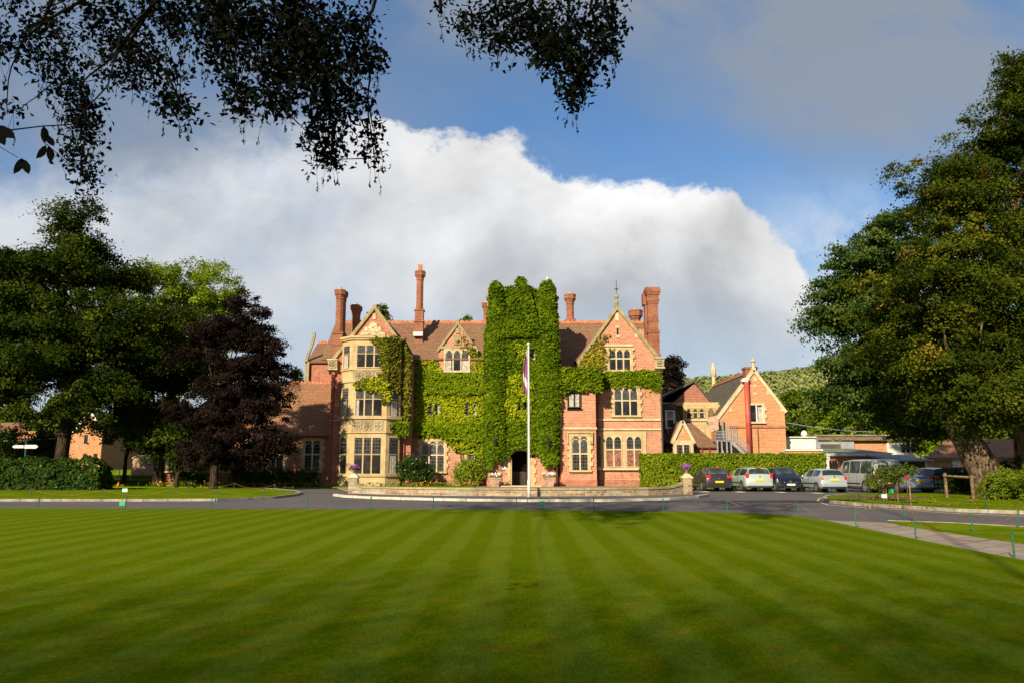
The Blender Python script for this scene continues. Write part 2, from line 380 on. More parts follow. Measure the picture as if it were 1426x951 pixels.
def glassmat(name, base, lead=None, cell=0.16, diamond=False, rough=0.06):
    m_, T, out = newmat(name); P, (x, y, z) = gpos(T)
    if lead:
        xx = T.m('ADD', x, y)
        a, b = (T.m('ADD', xx, z), T.m('SUBTRACT', xx, z)) if diamond else (xx, T.m('MULTIPLY', z, 0.8))
        f = T.m('MAXIMUM', T.m('GREATER_THAN', T.m('FRACT', T.m('DIVIDE', a, cell)), 0.85), T.m('GREATER_THAN', T.m('FRACT', T.m('DIVIDE', b, cell)), 0.85))
        n = T.noise(P, 9, 2, 0.5)
        wn = T.add('ShaderNodeTexWhiteNoise', {0: T.comb(T.m('FLOOR', T.m('DIVIDE', a, cell)), T.m('FLOOR', T.m('DIVIDE', b, cell)), 0.0)}, noise_dimensions='3D').outputs[0]
        c = T.mix(f, T.mix(T.m('MULTIPLY', wn, wn), base+(1,), tuple(min(1, k*4) for k in base)+(1,)), lead+(1,))  # random pane brightness: uneven reflections put into the glass colour
        bs = pbsdf(T, out, c, T.m('ADD', rough, T.m('MULTIPLY', f, 0.5)), wn, 0.12, 0.02, spec=0.25)
    else:
        n = T.noise(P, 1.5, 2, 0.5); pbsdf(T, out, T.mix(T.sstep(T.noise(P, 1.1, 3, 0.6), 0.45, 0.7), base+(1,), tuple(k*3.5 for k in base)+(1,)), rough, n, 0.04, 0.05, spec=0.35)  # lighter glass patches: uneven reflections put into the base colour
    return m_
M['glass'] = glassmat('window_glass', (0.010, 0.010, 0.012))
M['leaded'] = glassmat('leaded_glass', (0.008, 0.009, 0.011), (0.075, 0.075, 0.07), 0.2)
M['diamond'] = glassmat('diamond_leaded_glass', (0.016, 0.02, 0.024), (0.10, 0.10, 0.095), 0.18, True)
M['stained'] = glassmat('stained_glass', (0.10, 0.035, 0.025), (0.18, 0.14, 0.10), 0.14, True, 0.3)
M['carglass'] = glassmat('car_glass', (0.02, 0.03, 0.035), rough=0.03)
# ------------------------------------------------------------------ ground materials
def mat_lawn():
    m_, T, out = newmat('striped_lawn_grass'); P, (x, y, z) = gpos(T)
    wob = T.m('MULTIPLY', T.m('SUBTRACT', T.noise(P, 0.5, 3, 0.6), 0.5), 0.24)
    fz = T.m('MULTIPLY', T.m('SUBTRACT', T.noise(P, 9.0, 3, 0.6), 0.5), 0.10)
    xs = T.m('ADD', T.m('ADD', T.m('SUBTRACT', x, T.m('MULTIPLY', y, 0.012)), wob), fz)
    s = T.sstep(T.m('SINE', T.m('ADD', T.m('MULTIPLY', xs, 2*PI/0.90), -1.64)), -0.5, 0.5)
    big = T.noise(P, 0.25, 4, 0.6); mid = T.noise(P, 2.2, 4, 0.65)
    # blade-scale grain, drawn out along the mowing direction
    gr = T.noise(T.comb(T.m('MULTIPLY', x, 34), T.m('MULTIPLY', y, 11), 0), 1.0, 6, 0.85)
    g2 = T.noise(T.comb(T.m('MULTIPLY', x, 14), T.m('MULTIPLY', y, 6), 0), 1.0, 4, 0.7)
    amp = T.m('ADD', 0.05, T.m('MULTIPLY', T.noise(T.comb(T.m('MULTIPLY', x, 0.6), T.m('MULTIPLY', y, 1.1), 2.0), 1.0, 5, 0.65), 1.3))
    c = T.mix(T.m('MULTIPLY', s, amp, clamp=True), (0.072, 0.124, 0.001, 1), (0.105, 0.166, 0.012, 1))  # mown stripes: view-dependent sheen of the blades put into two greens
    c = T.mix(T.m('MULTIPLY', T.sstep(mid, 0.45, 0.68), 0.6), c, (0.130, 0.125, 0.004, 1))
    c = T.mix(T.m('MULTIPLY', T.sstep(big, 0.45, 0.7), 0.35), c, (0.060, 0.11, 0.002, 1))
    c = T.mix(T.sstep(gr, 0.36, 0.64), T.mix(1.0, c, (0.66, 0.70, 0.6, 1), 'MULTIPLY'), T.mix(1.0, c, (1.32, 1.24, 1.5, 1), 'MULTIPLY'))
    c = T.mix(T.m('MULTIPLY', T.sstep(g2, 0.45, 0.75), 0.45), c, (0.17, 0.14, 0.02, 1))
    pbsdf(T, out, c, 0.8, T.m('ADD', gr, T.m('MULTIPLY', g2, 0.8)), 0.6, 0.02, spec=0.0); return m_
def mat_grass(name, a, b):
    m_, T, out = newmat(name); P, (x, y, z) = gpos(T)
    n = T.noise(P, 0.6, 5, 0.65); g = T.noise(P, 18, 4, 0.75)
    c = T.mix(T.sstep(n, 0.35, 0.68), a+(1,), b+(1,)); c = T.mix(T.m('MULTIPLY', g, 0.6), T.mix(1.0, c, (0.6, 0.62, 0.5, 1), 'MULTIPLY'), T.mix(1.0, c, (1.5, 1.4, 1.2, 1), 'MULTIPLY'))
    pbsdf(T, out, c, 0.85, g, 0.6, 0.03, spec=0.0); return m_
def mat_asphalt():
    m_, T, out = newmat('asphalt'); P, (x, y, z) = gpos(T)
    n = T.noise(P, 0.35, 6, 0.6); g = T.noise(P, 40, 3, 0.7)
    st = T.noise(T.comb(T.m('MULTIPLY', x, 0.25), T.m('MULTIPLY', y, 1.6), 0), 1.0, 4, 0.6)
    c = T.mix(T.sstep(n, 0.3, 0.7), (0.082, 0.078, 0.086, 1), (0.112, 0.105, 0.112, 1))
    c = T.mix(T.m('MULTIPLY', T.sstep(st, 0.5, 0.66), 0.6), c, (0.155, 0.14, 0.13, 1))
    c = T.mix(T.m('MULTIPLY', g, 0.35), c, (0.05, 0.048, 0.055, 1))
    pbsdf(T, out, c, 0.8, g, 0.4, 0.01, spec=0.3); return m_
def mat_paving():
    m_, T, out = newmat('stone_paving'); P, (x, y, z) = gpos(T)
    a = math.radians(-38); xr = T.m('ADD', T.m('MULTIPLY', x, math.cos(a)), T.m('MULTIPLY', y, -math.sin(a))); yr = T.m('ADD', T.m('MULTIPLY', x, math.sin(a)), T.m('MULTIPLY', y, math.cos(a)))
    b = T.add('ShaderNodeTexBrick', {'Vector': T.comb(xr, yr, 0.0), 'Color1': (0.30, 0.26, 0.225, 1), 'Color2': (0.24, 0.205, 0.18, 1), 'Mortar': (0.10, 0.09, 0.06, 1), 'Scale': 1.0,
              'Mortar Size': 0.018, 'Brick Width': 0.9, 'Row Height': 0.62})
    n = T.noise(P, 1.6, 6, 0.7); c = T.mix(T.m('MULTIPLY', T.sstep(n, 0.4, 0.75), 0.5), b.outputs[0], (0.17, 0.14, 0.115, 1))
    pbsdf(T, out, c, 0.85, T.noise(P, 20, 4, 0.7), 0.3, 0.01, spec=0.2); return m_
M['lawn'] = mat_lawn(); M['asphalt'] = mat_asphalt(); M['paving'] = mat_paving()
M['grass'] = mat_grass('rough_grass', (0.085, 0.145, 0.004), (0.15, 0.21, 0.010))
M['meadow'] = mat_grass('meadow_grass', (0.08, 0.13, 0.010), (0.16, 0.21, 0.03))
M['gravel'] = plain('pink_gravel', (0.27, 0.19, 0.14), 0.9, 0.2, 14, bump=0.4)
M['soil'] = plain('bark_mulch', (0.10, 0.055, 0.032), 0.95, 0.4, 14, bump=0.8)
M['hill'] = plain('wooded_soil', (0.05, 0.07, 0.015), 0.95, 0.2, 0.1)

# ------------------------------------------------------------------ ground, roads, lawn
def sheet(name, pts, z0, z1, mat, px=True):
    poly = [G(*p) for p in pts] if px else pts
    return struct(MB().pxy(poly, z0, z1).build(name, mat))
struct(MB().box(-1500, 1500, -300, 2500, -0.6, -0.03).build('ground', M['meadow']))
struct(MB().pxy([(-75, 18), (80, 18), (80, 58.5), (26, 58.5), (-10, 57.5), (-40, 61), (-75, 61)], -0.02, 0.0).build('road', M['asphalt']))
edge = [(-500, 706), (-200, 707), (0, 708.5), (200, 709.5), (400, 710), (700, 711), (940, 713.5), (1050, 716), (1110, 720), (1150, 726), (1200, 737), (1300, 758), (1426, 783), (1700, 838)]
lawn_far = [G(*p) for p in edge]
struct(MB().pxy(lawn_far+[(30, -20), (-60, -20), (-60, lawn_far[0][1])], -0.02, 0.045).build('lawn', M['lawn']))
sheet('path', [(1110, 719.5), (1160, 725), (1239, 728), (1262, 733), (1320, 742), (1426, 758), (1700, 800), (1700, 838), (1426, 783), (1300, 758), (1200, 737), (1150, 726)], -0.01, 0.012, M['paving'])
sheet('verge', [(1236, 727), (1331, 730.5), (1426, 736), (1700, 750), (1700, 798), (1426, 758), (1320, 742), (1262, 733)], -0.01, 0.05, M['grass'])
def strip(px_pts, w, z0, z1, name, mat, stones=None):
    """a kerb: a row of stones along a line on the ground"""
    P = [Vector(G(*p)+(0,)) for p in px_pts]; out = MB()
    seg = []
    for a, b in zip(P, P[1:]):
        L = (b-a).length; n = max(1, int(L/(stones or 0.9)))
        for i in range(n): seg.append((a.lerp(b, i/n), a.lerp(b, (i+1)/n)))
    for a, b in seg:
        d = (b-a).normalized(); nn = Vector((-d.y, d.x, 0))*w/2; g = d*0.008
        out.pxy([tuple((a+g-nn)[:2]), tuple((b-g-nn)[:2]), tuple((b-g+nn)[:2]), tuple((a+g+nn)[:2])], z0, z1+random.uniform(-.004, .004))
    return struct(out.build(name, mat))
random.seed(4)
strip([(1236, 726.3), (1331, 729.7), (1426, 735), (1700, 749)], 0.06, -0.02, 0.058, 'kerb', M['kerb'])
# left island
li = [(-500, 697), (0, 697), (200, 697), (300, 696.5), (380, 693.2), (408, 690), (417, 687.3), (410, 684.8), (385, 682.5), (350, 680.8), (280, 680), (150, 680.5), (-500, 680.5)]
sheet('grass_island', li, -0.01, 0.09, M['grass'])
strip([(-500, 697.6), (0, 697.6), (200, 697.6), (300, 697.1), (380, 693.8), (410, 690.2), (419, 687.3), (411, 684.4), (385, 682.0), (350, 680.3)], 0.16, -0.02, 0.11, 'kerb', M['kerb'])
# right island
ri = [(1150, 694), (1158, 691.8), (1180, 690.3), (1220, 689), (1315, 687.5), (1345, 682), (1426, 678), (1700, 676), (1700, 728), (1426, 714.5), (1331, 711.5), (1262, 707), (1192, 702.6), (1160, 699.3), (1151, 697)]
sheet('grass_island', ri, -0.01, 0.09, M['grass'])
strip([(1180, 690.0), (1157, 691.3), (1149, 693.8), (1149.5, 697.4), (1159, 700.0), (1192, 703.4), (1262, 707.8), (1331, 712.3), (1426, 715.4), (1700, 729)], 0.18, -0.02, 0.12, 'kerb', M['kerb'])
def line(px_pts, w, mat, z=0.004, name='road_marking'):
    P = [Vector(G(*p)+(0,)) for p in px_pts]; out = MB()
    for a, b in zip(P, P[1:]):
        d = (b-a).normalized(); nn = Vector((-d.y, d.x, 0))*w/2
        out.pxy([tuple((a-nn)[:2]), tuple((b-nn)[:2]), tuple((b+nn)[:2]), tuple((a+nn)[:2])], 0.001, z)
    return struct(out.build(name, mat))
line([(1157, 689.8), (1141, 693.5), (1138, 697.5), (1152, 702.4), (1192, 705.6), (1262, 709.6), (1331, 714.6), (1426, 718.2)], 0.09, M['yellowline'])
for a in ((975, 683.8), (1023, 684.2), (1079, 684.6), (1130, 685.6)):
    x, y = G(*a); struct(MB().box(x-0.05, x+0.45, y-0.9, y+0.05, 0.001, 0.004).build('road_marking', M['whiteline']))
# bark bed for the roses
bx_, by_ = G(1228, 694.5)
struct(MB().pxy([(bx_+2.1*math.cos(t), by_+1.5*math.sin(t)) for t in np.linspace(0, 2*PI, 28, endpoint=False)], 0.05, 0.10).build('mulch_bed', M['soil']))
# terrace in front of the house
wl = [(492, 688.6), (520, 689.8), (560, 691.2), (640, 692.4), (735, 693.0), (820, 692.8), (900, 691.8), (957, 689.8)]
kl = [(466, 690), (480, 692), (520, 694), (560, 695.3), (650, 697.4), (735, 698.2), (850, 698), (930, 695.8), (970, 693), (986, 690.5)]
kp = [G(*p) for p in kl]
struct(MB().pxy(kp+[(kp[-1][0], 58.4), (kp[0][0], 56.5)], -0.02, 0.09).build('pavement', M['asphalt']))
strip(kl, 0.2, -0.02, 0.115, 'kerb', M['kerb_w'])
wp = [G(*p) for p in wl]
struct(MB().pxy(wp+[(13.5, 58.5), (-13, 58.3)], 0.05, 0.12).build('terrace', M['gravel']))
struct(MB().box(-12.2, -2.6, 54.5, 57.7, 0.10, 0.16).build('grass_border', M['grass']))
struct(MB().box(-42, -12.6, 57.4, 59.9, -0.02, 0.10).build('grass_border', M['grass']))

# ------------------------------------------------------------------ leaves
RNG = np.random.default_rng(7)
def leaf_mesh(name, C, N, size, tint, mat, parent=None, aspect=0.62, droop=0.0, loc=None, rng=RNG, extra=None):
    n = len(C); C = np.asarray(C, float); N = np.asarray(N, float)
    N /= np.linalg.norm(N, axis=1, keepdims=True)+1e-9
    R = rng.normal(size=(n, 3)); R[:, 2] -= droop
    T_ = R-N*np.sum(R*N, axis=1, keepdims=True); T_ /= np.linalg.norm(T_, axis=1, keepdims=True)+1e-9
    B = np.cross(N, T_); s = np.asarray(size, float).reshape(-1, 1)*np.ones((n, 1))
    s = s*rng.uniform(0.65, 1.3, (n, 1)); fold = s*0.14
    V = np.empty((n, 4, 3))
    V[:, 0] = C-T_*s*0.5; V[:, 1] = C+B*s*aspect*0.5+N*fold-T_*s*0.05; V[:, 2] = C+T_*s*0.5; V[:, 3] = C-B*s*aspect*0.5+N*fold-T_*s*0.05
    V = V.reshape(-1, 3); off = np.zeros(3)
    if parent is not None: off = np.array(wpos(parent))
    if loc is not None: off = np.array(loc)
    V = V-off
    nf = n
    if extra:
        ev, ef = extra; ev = np.asarray(ev, float)-off
    me = bpy.data.meshes.new(name); me.vertices.add(4*n); me.vertices.foreach_set('co', V.ravel())
    me.loops.add(4*n); me.loops.foreach_set('vertex_index', np.arange(4*n, dtype=np.int32))
    me.polygons.add(n); me.polygons.foreach_set('loop_start', np.arange(0, 4*n, 4, dtype=np.int32))
    a = me.attributes.new('tint', 'FLOAT', 'FACE'); a.data.foreach_set('value', np.clip(np.asarray(tint, float)*np.ones(n), 0, 1).astype(np.float32))
    me.materials.append(mat); me.update(calc_edges=True)
    o = bpy.data.objects.new(name, me); col.objects.link(o)
    if parent is not None: o.parent = parent
    elif loc is not None: o.location = loc
    return o
def usphere(n, rng=RNG):
    v = rng.normal(size=(n, 3)); return v/np.linalg.norm(v, axis=1, keepdims=True)
def lobe(px, py, Y, rx, rz, ry=None):
    x, z = W(px, py, Y); k = Y/F; return (x, Y, z, rx*k, (ry if ry is not None else (rx+rz)/2)*k, rz*k)
def crown(name, lobes, nclump, per, lsize, mat, parent, clump=0.9, seed=1, upbias=0.5, flat=0.55, tint=(0.5, 0.2), inner=0.25, droop=0.3, sprig=0.35, zmin=None, boughs=True):
    rng = np.random.default_rng(seed); L = np.array(lobes)
    area = (L[:, 3]*L[:, 5])**1.0+(L[:, 3]*L[:, 4]); pr = area/area.sum()
    idx = rng.choice(len(L), nclump, p=pr); d = usphere(nclump, rng)
    r = np.where(rng.random(nclump) < inner, rng.uniform(0.2, 0.75, nclump), rng.uniform(0.74, 1.04, nclump))
    r = r+np.where(rng.random(nclump) < sprig*0.35, rng.uniform(0, 0.16, nclump), 0)
    cc = L[idx, :3]+d*r[:, None]*L[idx, 3:6]
    if boughs and nclump >= 150:
        nb = max(12, nclump//11); bi = rng.choice(len(L), nb, p=pr); bd = usphere(nb, rng); br = rng.uniform(0.42, 0.90, nb)
        br += np.where(rng.random(nb) < sprig*0.22, rng.uniform(0.05, 0.22, nb), 0)
        bc = L[bi, :3]+bd*br[:, None]*L[bi, 3:6]; bs = clump*rng.uniform(1.1, 2.1, nb)*1.05
        q = rng.random(nclump) < 0.86; j = rng.integers(0, nb, nclump); dd = usphere(nclump, rng); dd[:, 2] = np.where(rng.random(nclump) < 0.75, np.abs(dd[:, 2]), dd[:, 2])
        cb = bc[j]+dd*(bs[j]*rng.uniform(0.35, 1.0, nclump))[:, None]*np.array([1.1, 1.1, 0.55])+bd[j]*0.3*bs[j][:, None]
        cc = np.where(q[:, None], cb, cc); d = np.where(q[:, None], dd*0.7+bd[j]*0.5, d); d /= np.linalg.norm(d, axis=1, keepdims=True)
        r = np.where(q, 0.9, r*0.8); cc = np.where(q[:, None], cc, L[idx, :3]+(cc-L[idx, :3])*0.85)
    if zmin is not None: cc[:, 2] = np.maximum(cc[:, 2], zmin+rng.uniform(0, 1.0, nclump))
    cs = clump*rng.uniform(0.45, 1.15, nclump)*(0.8 if nclump >= 150 else 1); ct = rng.normal(tint[0], tint[1], nclump)
    P = []; N = []; TT = []
    k = rng.poisson(per, nclump)+6
    ii = np.repeat(np.arange(nclump), k); m_ = len(ii)
    g = rng.normal(size=(m_, 3))*0.45; g[:, 2] *= flat
    ax = d[ii]*1.0; g += ax*rng.uniform(-0.3, 0.5, (m_, 1))
    g[:, 2] -= 0.25*np.abs(g[:, 0]**2+g[:, 1]**2)
    pts = cc[ii]+g*cs[ii][:, None]
    nn = d[ii]*0.5+rng.normal(size=(m_, 3))*0.55; nn[:, 2] += upbias
    tt = ct[ii]+rng.normal(0, 0.075, m_)
    return leaf_mesh(name, pts, nn, lsize, tt, mat, parent, droop=droop, rng=rng), cc
def limb(mb, a, b, r0, r1, sag=0.0, n=7, wob=0.15, rnd=random):
    a = Vector(a); b = Vector(b); L = (b-a).length; P = []; R = []
    w1 = Vector((rnd.uniform(-1, 1), rnd.uniform(-1, 1), rnd.uniform(-1, 1)))*wob*L*0.3
    for i in range(n):
        t = i/(n-1); p = a.lerp(b, t)+w1*math.sin(PI*t)+Vector((0, 0, sag*L*math.sin(PI*t)))
        p += Vector((rnd.uniform(-1, 1), rnd.uniform(-1, 1), rnd.uniform(-1, 1)))*wob*L*0.05*(1 if 0 < i < n-1 else 0)
        P.append(p); R.append(r0+(r1-r0)*t**0.8)
    mb.tube(P, R, 8)
def bark(name, c, c2, scale=1.0):
    m_, T, out = newmat(name); P, (x, y, z) = gpos(T)
    n = T.noise(T.comb(T.m('MULTIPLY', x, 7*scale), T.m('MULTIPLY', y, 7*scale), T.m('MULTIPLY', z, 1.3*scale)), 1.0, 6, 0.65, 0.6)
    cc = T.mix(T.sstep(n, 0.38, 0.62), c+(1,), c2+(1,))
    pbsdf(T, out, cc, 0.95, n, 1.0, 0.12, spec=0.1); return m_
M['bark'] = bark('grey_brown_bark', (0.045, 0.032, 0.02), (0.19, 0.135, 0.085))
M['bark_dark'] = bark('dark_bark', (0.02, 0.015, 0.01), (0.06, 0.045, 0.03))
def tree(name, label, cat, base, lobes, nclump, per, lsize, mat, barkm=None, trunk_r=0.3, fork=None, seed=1, group=None, nlimb=10, lean=(0, 0), **kw):
    rnd = random.Random(seed); bx, by = base
    t = thing(name, label, cat, (bx, by, 0), group=group)
    c, cc = crown('crown', lobes, nclump, per, lsize, mat, t, seed=seed, **kw)
    mb = MB(); L = np.array(lobes); fork = fork or (L[:, 2].min()*0.8)
    fx, fy = bx+lean[0], by+lean[1]; top = L[np.argmax(L[:, 2])]
    pts = [(bx, by, -0.1), (bx, by, 0.15), (bx+lean[0]*0.2, by+lean[1]*0.2, fork*0.35), (bx+lean[0]*0.6, by+lean[1]*0.6, fork*0.7), (fx, fy, fork), (fx*0.6+top[0]*0.4, fy*0.6+top[1]*0.4, fork+(top[2]-fork)*0.5), (top[0], top[1], fork+(top[2]-fork)*0.9)]
    mb.tube(pts, [trunk_r*1.4, trunk_r*1.18, trunk_r*1.03, trunk_r*0.95, trunk_r*0.85, trunk_r*0.42, trunk_r*0.06], 14)
    for i in range(nlimb):
        j = rnd.randrange(len(cc)); e = cc[j]; k = rnd.uniform(0.3, 1.0)
        s = Vector((fx, fy, fork*k if i % 3 == 0 else fork)) if i % 2 else Vector((fx*0.6+top[0]*0.4, fy*0.6+top[1]*0.4, fork+(top[2]-fork)*0.5))
        if s.z < fork*0.6: s.z = fork*0.75
        limb(mb, s, s.lerp(e, 0.86), trunk_r*0.34, trunk_r*0.05, 0.08, rnd=rnd)
    mb.build('trunk', barkm or M['bark'], t, smooth=True)
    return t
G1 = leafmat('dark_green_leaves', [(0, (0.010, 0.020, 0.002)), (0.5, (0.032, 0.052, 0.005)), (1, (0.10, 0.125, 0.012))], 0.25)
G2 = leafmat('lime_leaves_turning', [(0, (0.011, 0.022, 0.002)), (0.5, (0.044, 0.066, 0.005)), (0.85, (0.11, 0.125, 0.010)), (1, (0.20, 0.15, 0.02))], 0.28, patch=((0.42, 0.17, 0.012), 0.42, 0.665, 0.8))
G3 = leafmat('chestnut_leaves', [(0, (0.014, 0.034, 0.008)), (0.5, (0.040, 0.078, 0.014)), (1, (0.13, 0.17, 0.04))], 0.25)
GB = leafmat('bright_green_leaves', [(0, (0.07, 0.11, 0.006)), (0.5, (0.17, 0.24, 0.015)), (1, (0.28, 0.33, 0.04))], 0.35)
GM = leafmat('woodland_leaves', [(0, (0.035, 0.06, 0.008)), (0.5, (0.085, 0.12, 0.016)), (1, (0.18, 0.20, 0.03))], 0.25)
GP = leafmat('copper_leaves', [(0, (0.006, 0.004, 0.004)), (0.5, (0.016, 0.010, 0.009)), (1, (0.050, 0.033, 0.026))], 0.2)
GH = leafmat('hedge_leaves', [(0, (0.04, 0.075, 0.003)), (0.5, (0.13, 0.20, 0.006)), (0.85, (0.26, 0.32, 0.015)), (1, (0.25, 0.15, 0.05))], 0.25)
GI = leafmat('ivy_leaves', [(0, (0.020, 0.046, 0.002)), (0.5, (0.092, 0.155, 0.004)), (1, (0.24, 0.30, 0.010))], 0.22)
GY = leafmat('yellow_green_creeper_leaves', [(0, (0.085, 0.13, 0.003)), (0.5, (0.29, 0.35, 0.010)), (0.9, (0.48, 0.46, 0.02)), (1, (0.42, 0.30, 0.05))], 0.3)
GA = leafmat('turning_creeper_leaves', [(0, (0.06, 0.085, 0.006)), (0.45, (0.20, 0.20, 0.02)), (0.8, (0.34, 0.25, 0.03)), (1, (0.33, 0.09, 0.03))], 0.3)
GO = leafmat('shade_dark_leaves', [(0, (0.0012, 0.0016, 0.0010)), (1, (0.0035, 0.0055, 0.0018))], 0.05, spec=0.03)  # near-black ramp: the shade on the hanging leaves is put into their colour
M['bark_shade'] = bark('shade_dark_bark', (0.002, 0.0015, 0.001), (0.006, 0.0045, 0.003))  # near-black bark: shade on the boughs is put into its colour
GS = leafmat('bush_leaves', [(0, (0.012, 0.03, 0.006)), (0.6, (0.04, 0.075, 0.012)), (1, (0.12, 0.17, 0.03))], 0.25)
FL_P = plain('purple_petals', (0.30, 0.08, 0.42), 0.7, 0.2, 20); FL_W = plain('white_petals', (0.75, 0.70, 0.66), 0.7, 0.1, 20)
FL_O = plain('orange_petals', (0.75, 0.22, 0.02), 0.7, 0.2, 20); FL_R = plain('red_petals', (0.65, 0.06, 0.05), 0.7, 0.2, 20); FL_L = plain('lilac_petals', (0.42, 0.36, 0.66), 0.7, 0.1, 20)
def petals(name, pts, size, mat, parent, seed=1):
    rng = np.random.default_rng(seed); return leaf_mesh(name, pts, rng.normal(size=(len(pts), 3))+np.array([0, -0.6, 0.6]), size, 0.5, mat, parent, aspect=0.95, rng=rng)

def inpoly(px, py, poly):
    ins = np.zeros(len(px), bool); n = len(poly)
    for i in range(n):
        x0, y0 = poly[i]; x1, y1 = poly[(i+1) % n]
        c = ((y0 > py) != (y1 > py)) & (px < (x1-x0)*(py-y0)/((y1-y0) if y1 != y0 else 1e-9)+x0); ins ^= c
    return ins
def vnoise(P, s, seed=0):
    P = np.asarray(P)*s; r = np.zeros(len(P))
    for k, (a, b, c, p) in enumerate(((1.0, 0.7, 1.3, .3), (1.9, 1.3, -0.8, 2.1), (-0.7, 2.6, 2.2, 4.4), (3.1, -2.3, 1.7, 1.2))):
        r += np.sin(P[:, 0]*a+P[:, 2]*b*1.3+P[:, 1]*c+p+seed*1.7+np.sin(P[:, 2]*1.7*a+P[:, 0]*0.9+seed))/(1+k*0.5)
    return r/2.4
def ivy_patch(parent, name, poly, Y, thick, mat, dens=170, lsize=0.17, holes=(), tint=(0.5, 0.18), seed=1, yfun=None, fringe=0.12, back=True, backmat=None, pxpoly=True):
    """climber over a wall: a bumpy leafy surface following polygon (photo-measured) on the plane Y"""
    rng = np.random.default_rng(seed)
    pw = [W(a, b, Y) for a, b in poly] if pxpoly else poly
    hw = [(W(a, c, Y)[0], W(b, d_, Y)[0], W(b, d_, Y)[1], W(a, c, Y)[1]) for a, b, c, d_ in holes] if pxpoly else holes   # px0,px1,py0,py1 -> x0,x1,z0,z1
    xs = [p[0] for p in pw]; zs = [p[1] for p in pw]; A = (max(xs)-min(xs))*(max(zs)-min(zs)); n = int(A*dens)
    x = rng.uniform(min(xs)-fringe, max(xs)+fringe, n); z = rng.uniform(min(zs)-fringe, max(zs)+fringe, n)
    jx = x+vnoise(np.stack([x, x*0, z], 1), 6, seed+3)*fringe*1.5+rng.normal(0, 0.04, n); jz = z+vnoise(np.stack([z, x*0, x], 1), 5, seed+9)*fringe*1.3
    k = inpoly(jx, jz, pw)
    for (a, b, c, d_) in hw:
        q = vnoise(np.stack([x, x*0, z], 1), 9, 5)*0.07; k &= ~((x > a+q) & (x < b-q) & (z > c+q) & (z < d_-q))
    x = x[k]; z = z[k]; n = len(x)
    P0 = np.stack([x, x*0, z], 1)
    bul = 0.55+0.28*vnoise(P0, 2.1, seed)+0.26*vnoise(P0, 5.5, seed+5)+0.15*vnoise(P0, 13, seed+8)
    e = 0.02
    def dep(xx, zz):
        Q = np.stack([xx, xx*0, zz], 1); return 0.55+0.28*vnoise(Q, 2.1, seed)+0.26*vnoise(Q, 5.5, seed+5)+0.15*vnoise(Q, 13, seed+8)
    gx = (dep(x+e, z)-bul)/e*thick; gz = (dep(x, z+e)-bul)/e*thick
    y0 = yfun(x, z) if yfun else np.full(n, Y)
    y = y0-thick*bul*rng.uniform(0.6, 1.05, n)-0.03
    N = np.stack([-gx*0.8, -np.ones(n), -gz*0.8+0.55], 1)+rng.normal(size=(n, 3))*0.38
    tt = rng.normal(tint[0], tint[1], n)+0.13*vnoise(P0, 1.1, seed+2)+0.10*vnoise(P0, 4.0, seed+12)
    lf = leaf_mesh(name, np.stack([x, y, z], 1), N, lsize, tt, mat, parent, aspect=0.85, droop=1.2, rng=rng)
    if back:
        st = 0.16; nx = int((max(xs)-min(xs))/st)+1; nz = int((max(zs)-min(zs))/st)+1
        cx, cz = np.meshgrid(min(xs)+(np.arange(nx)+.5)*st, min(zs)+(np.arange(nz)+.5)*st); cx = cx.ravel(); cz = cz.ravel()
        k = inpoly(cx, cz, pw)
        for (a, b, c, d_) in hw: k &= ~((cx > a-st*.5) & (cx < b+st*.5) & (cz > c-st*.5) & (cz < d_+st*.5))
        mb = MB()
        for a, b in zip(cx[k], cz[k]):
            q = np.array([a-st/2, a+st/2, a+st/2, a-st/2]); r = np.array([b-st/2, b-st/2, b+st/2, b+st/2])
            yb = (yfun(q, r) if yfun else np.full(4, Y))-thick*dep(q, r)*0.45-0.02
            mb.add([(q[i], yb[i], r[i]) for i in range(4)], [(0, 1, 2, 3)])
        mb.build('stems', backmat or M['ivyback'], parent)
    return lf
M['ivyback'] = plain('ivy_stems', (0.018, 0.028, 0.008), 0.9, 0.3, 5, spec=0.05)
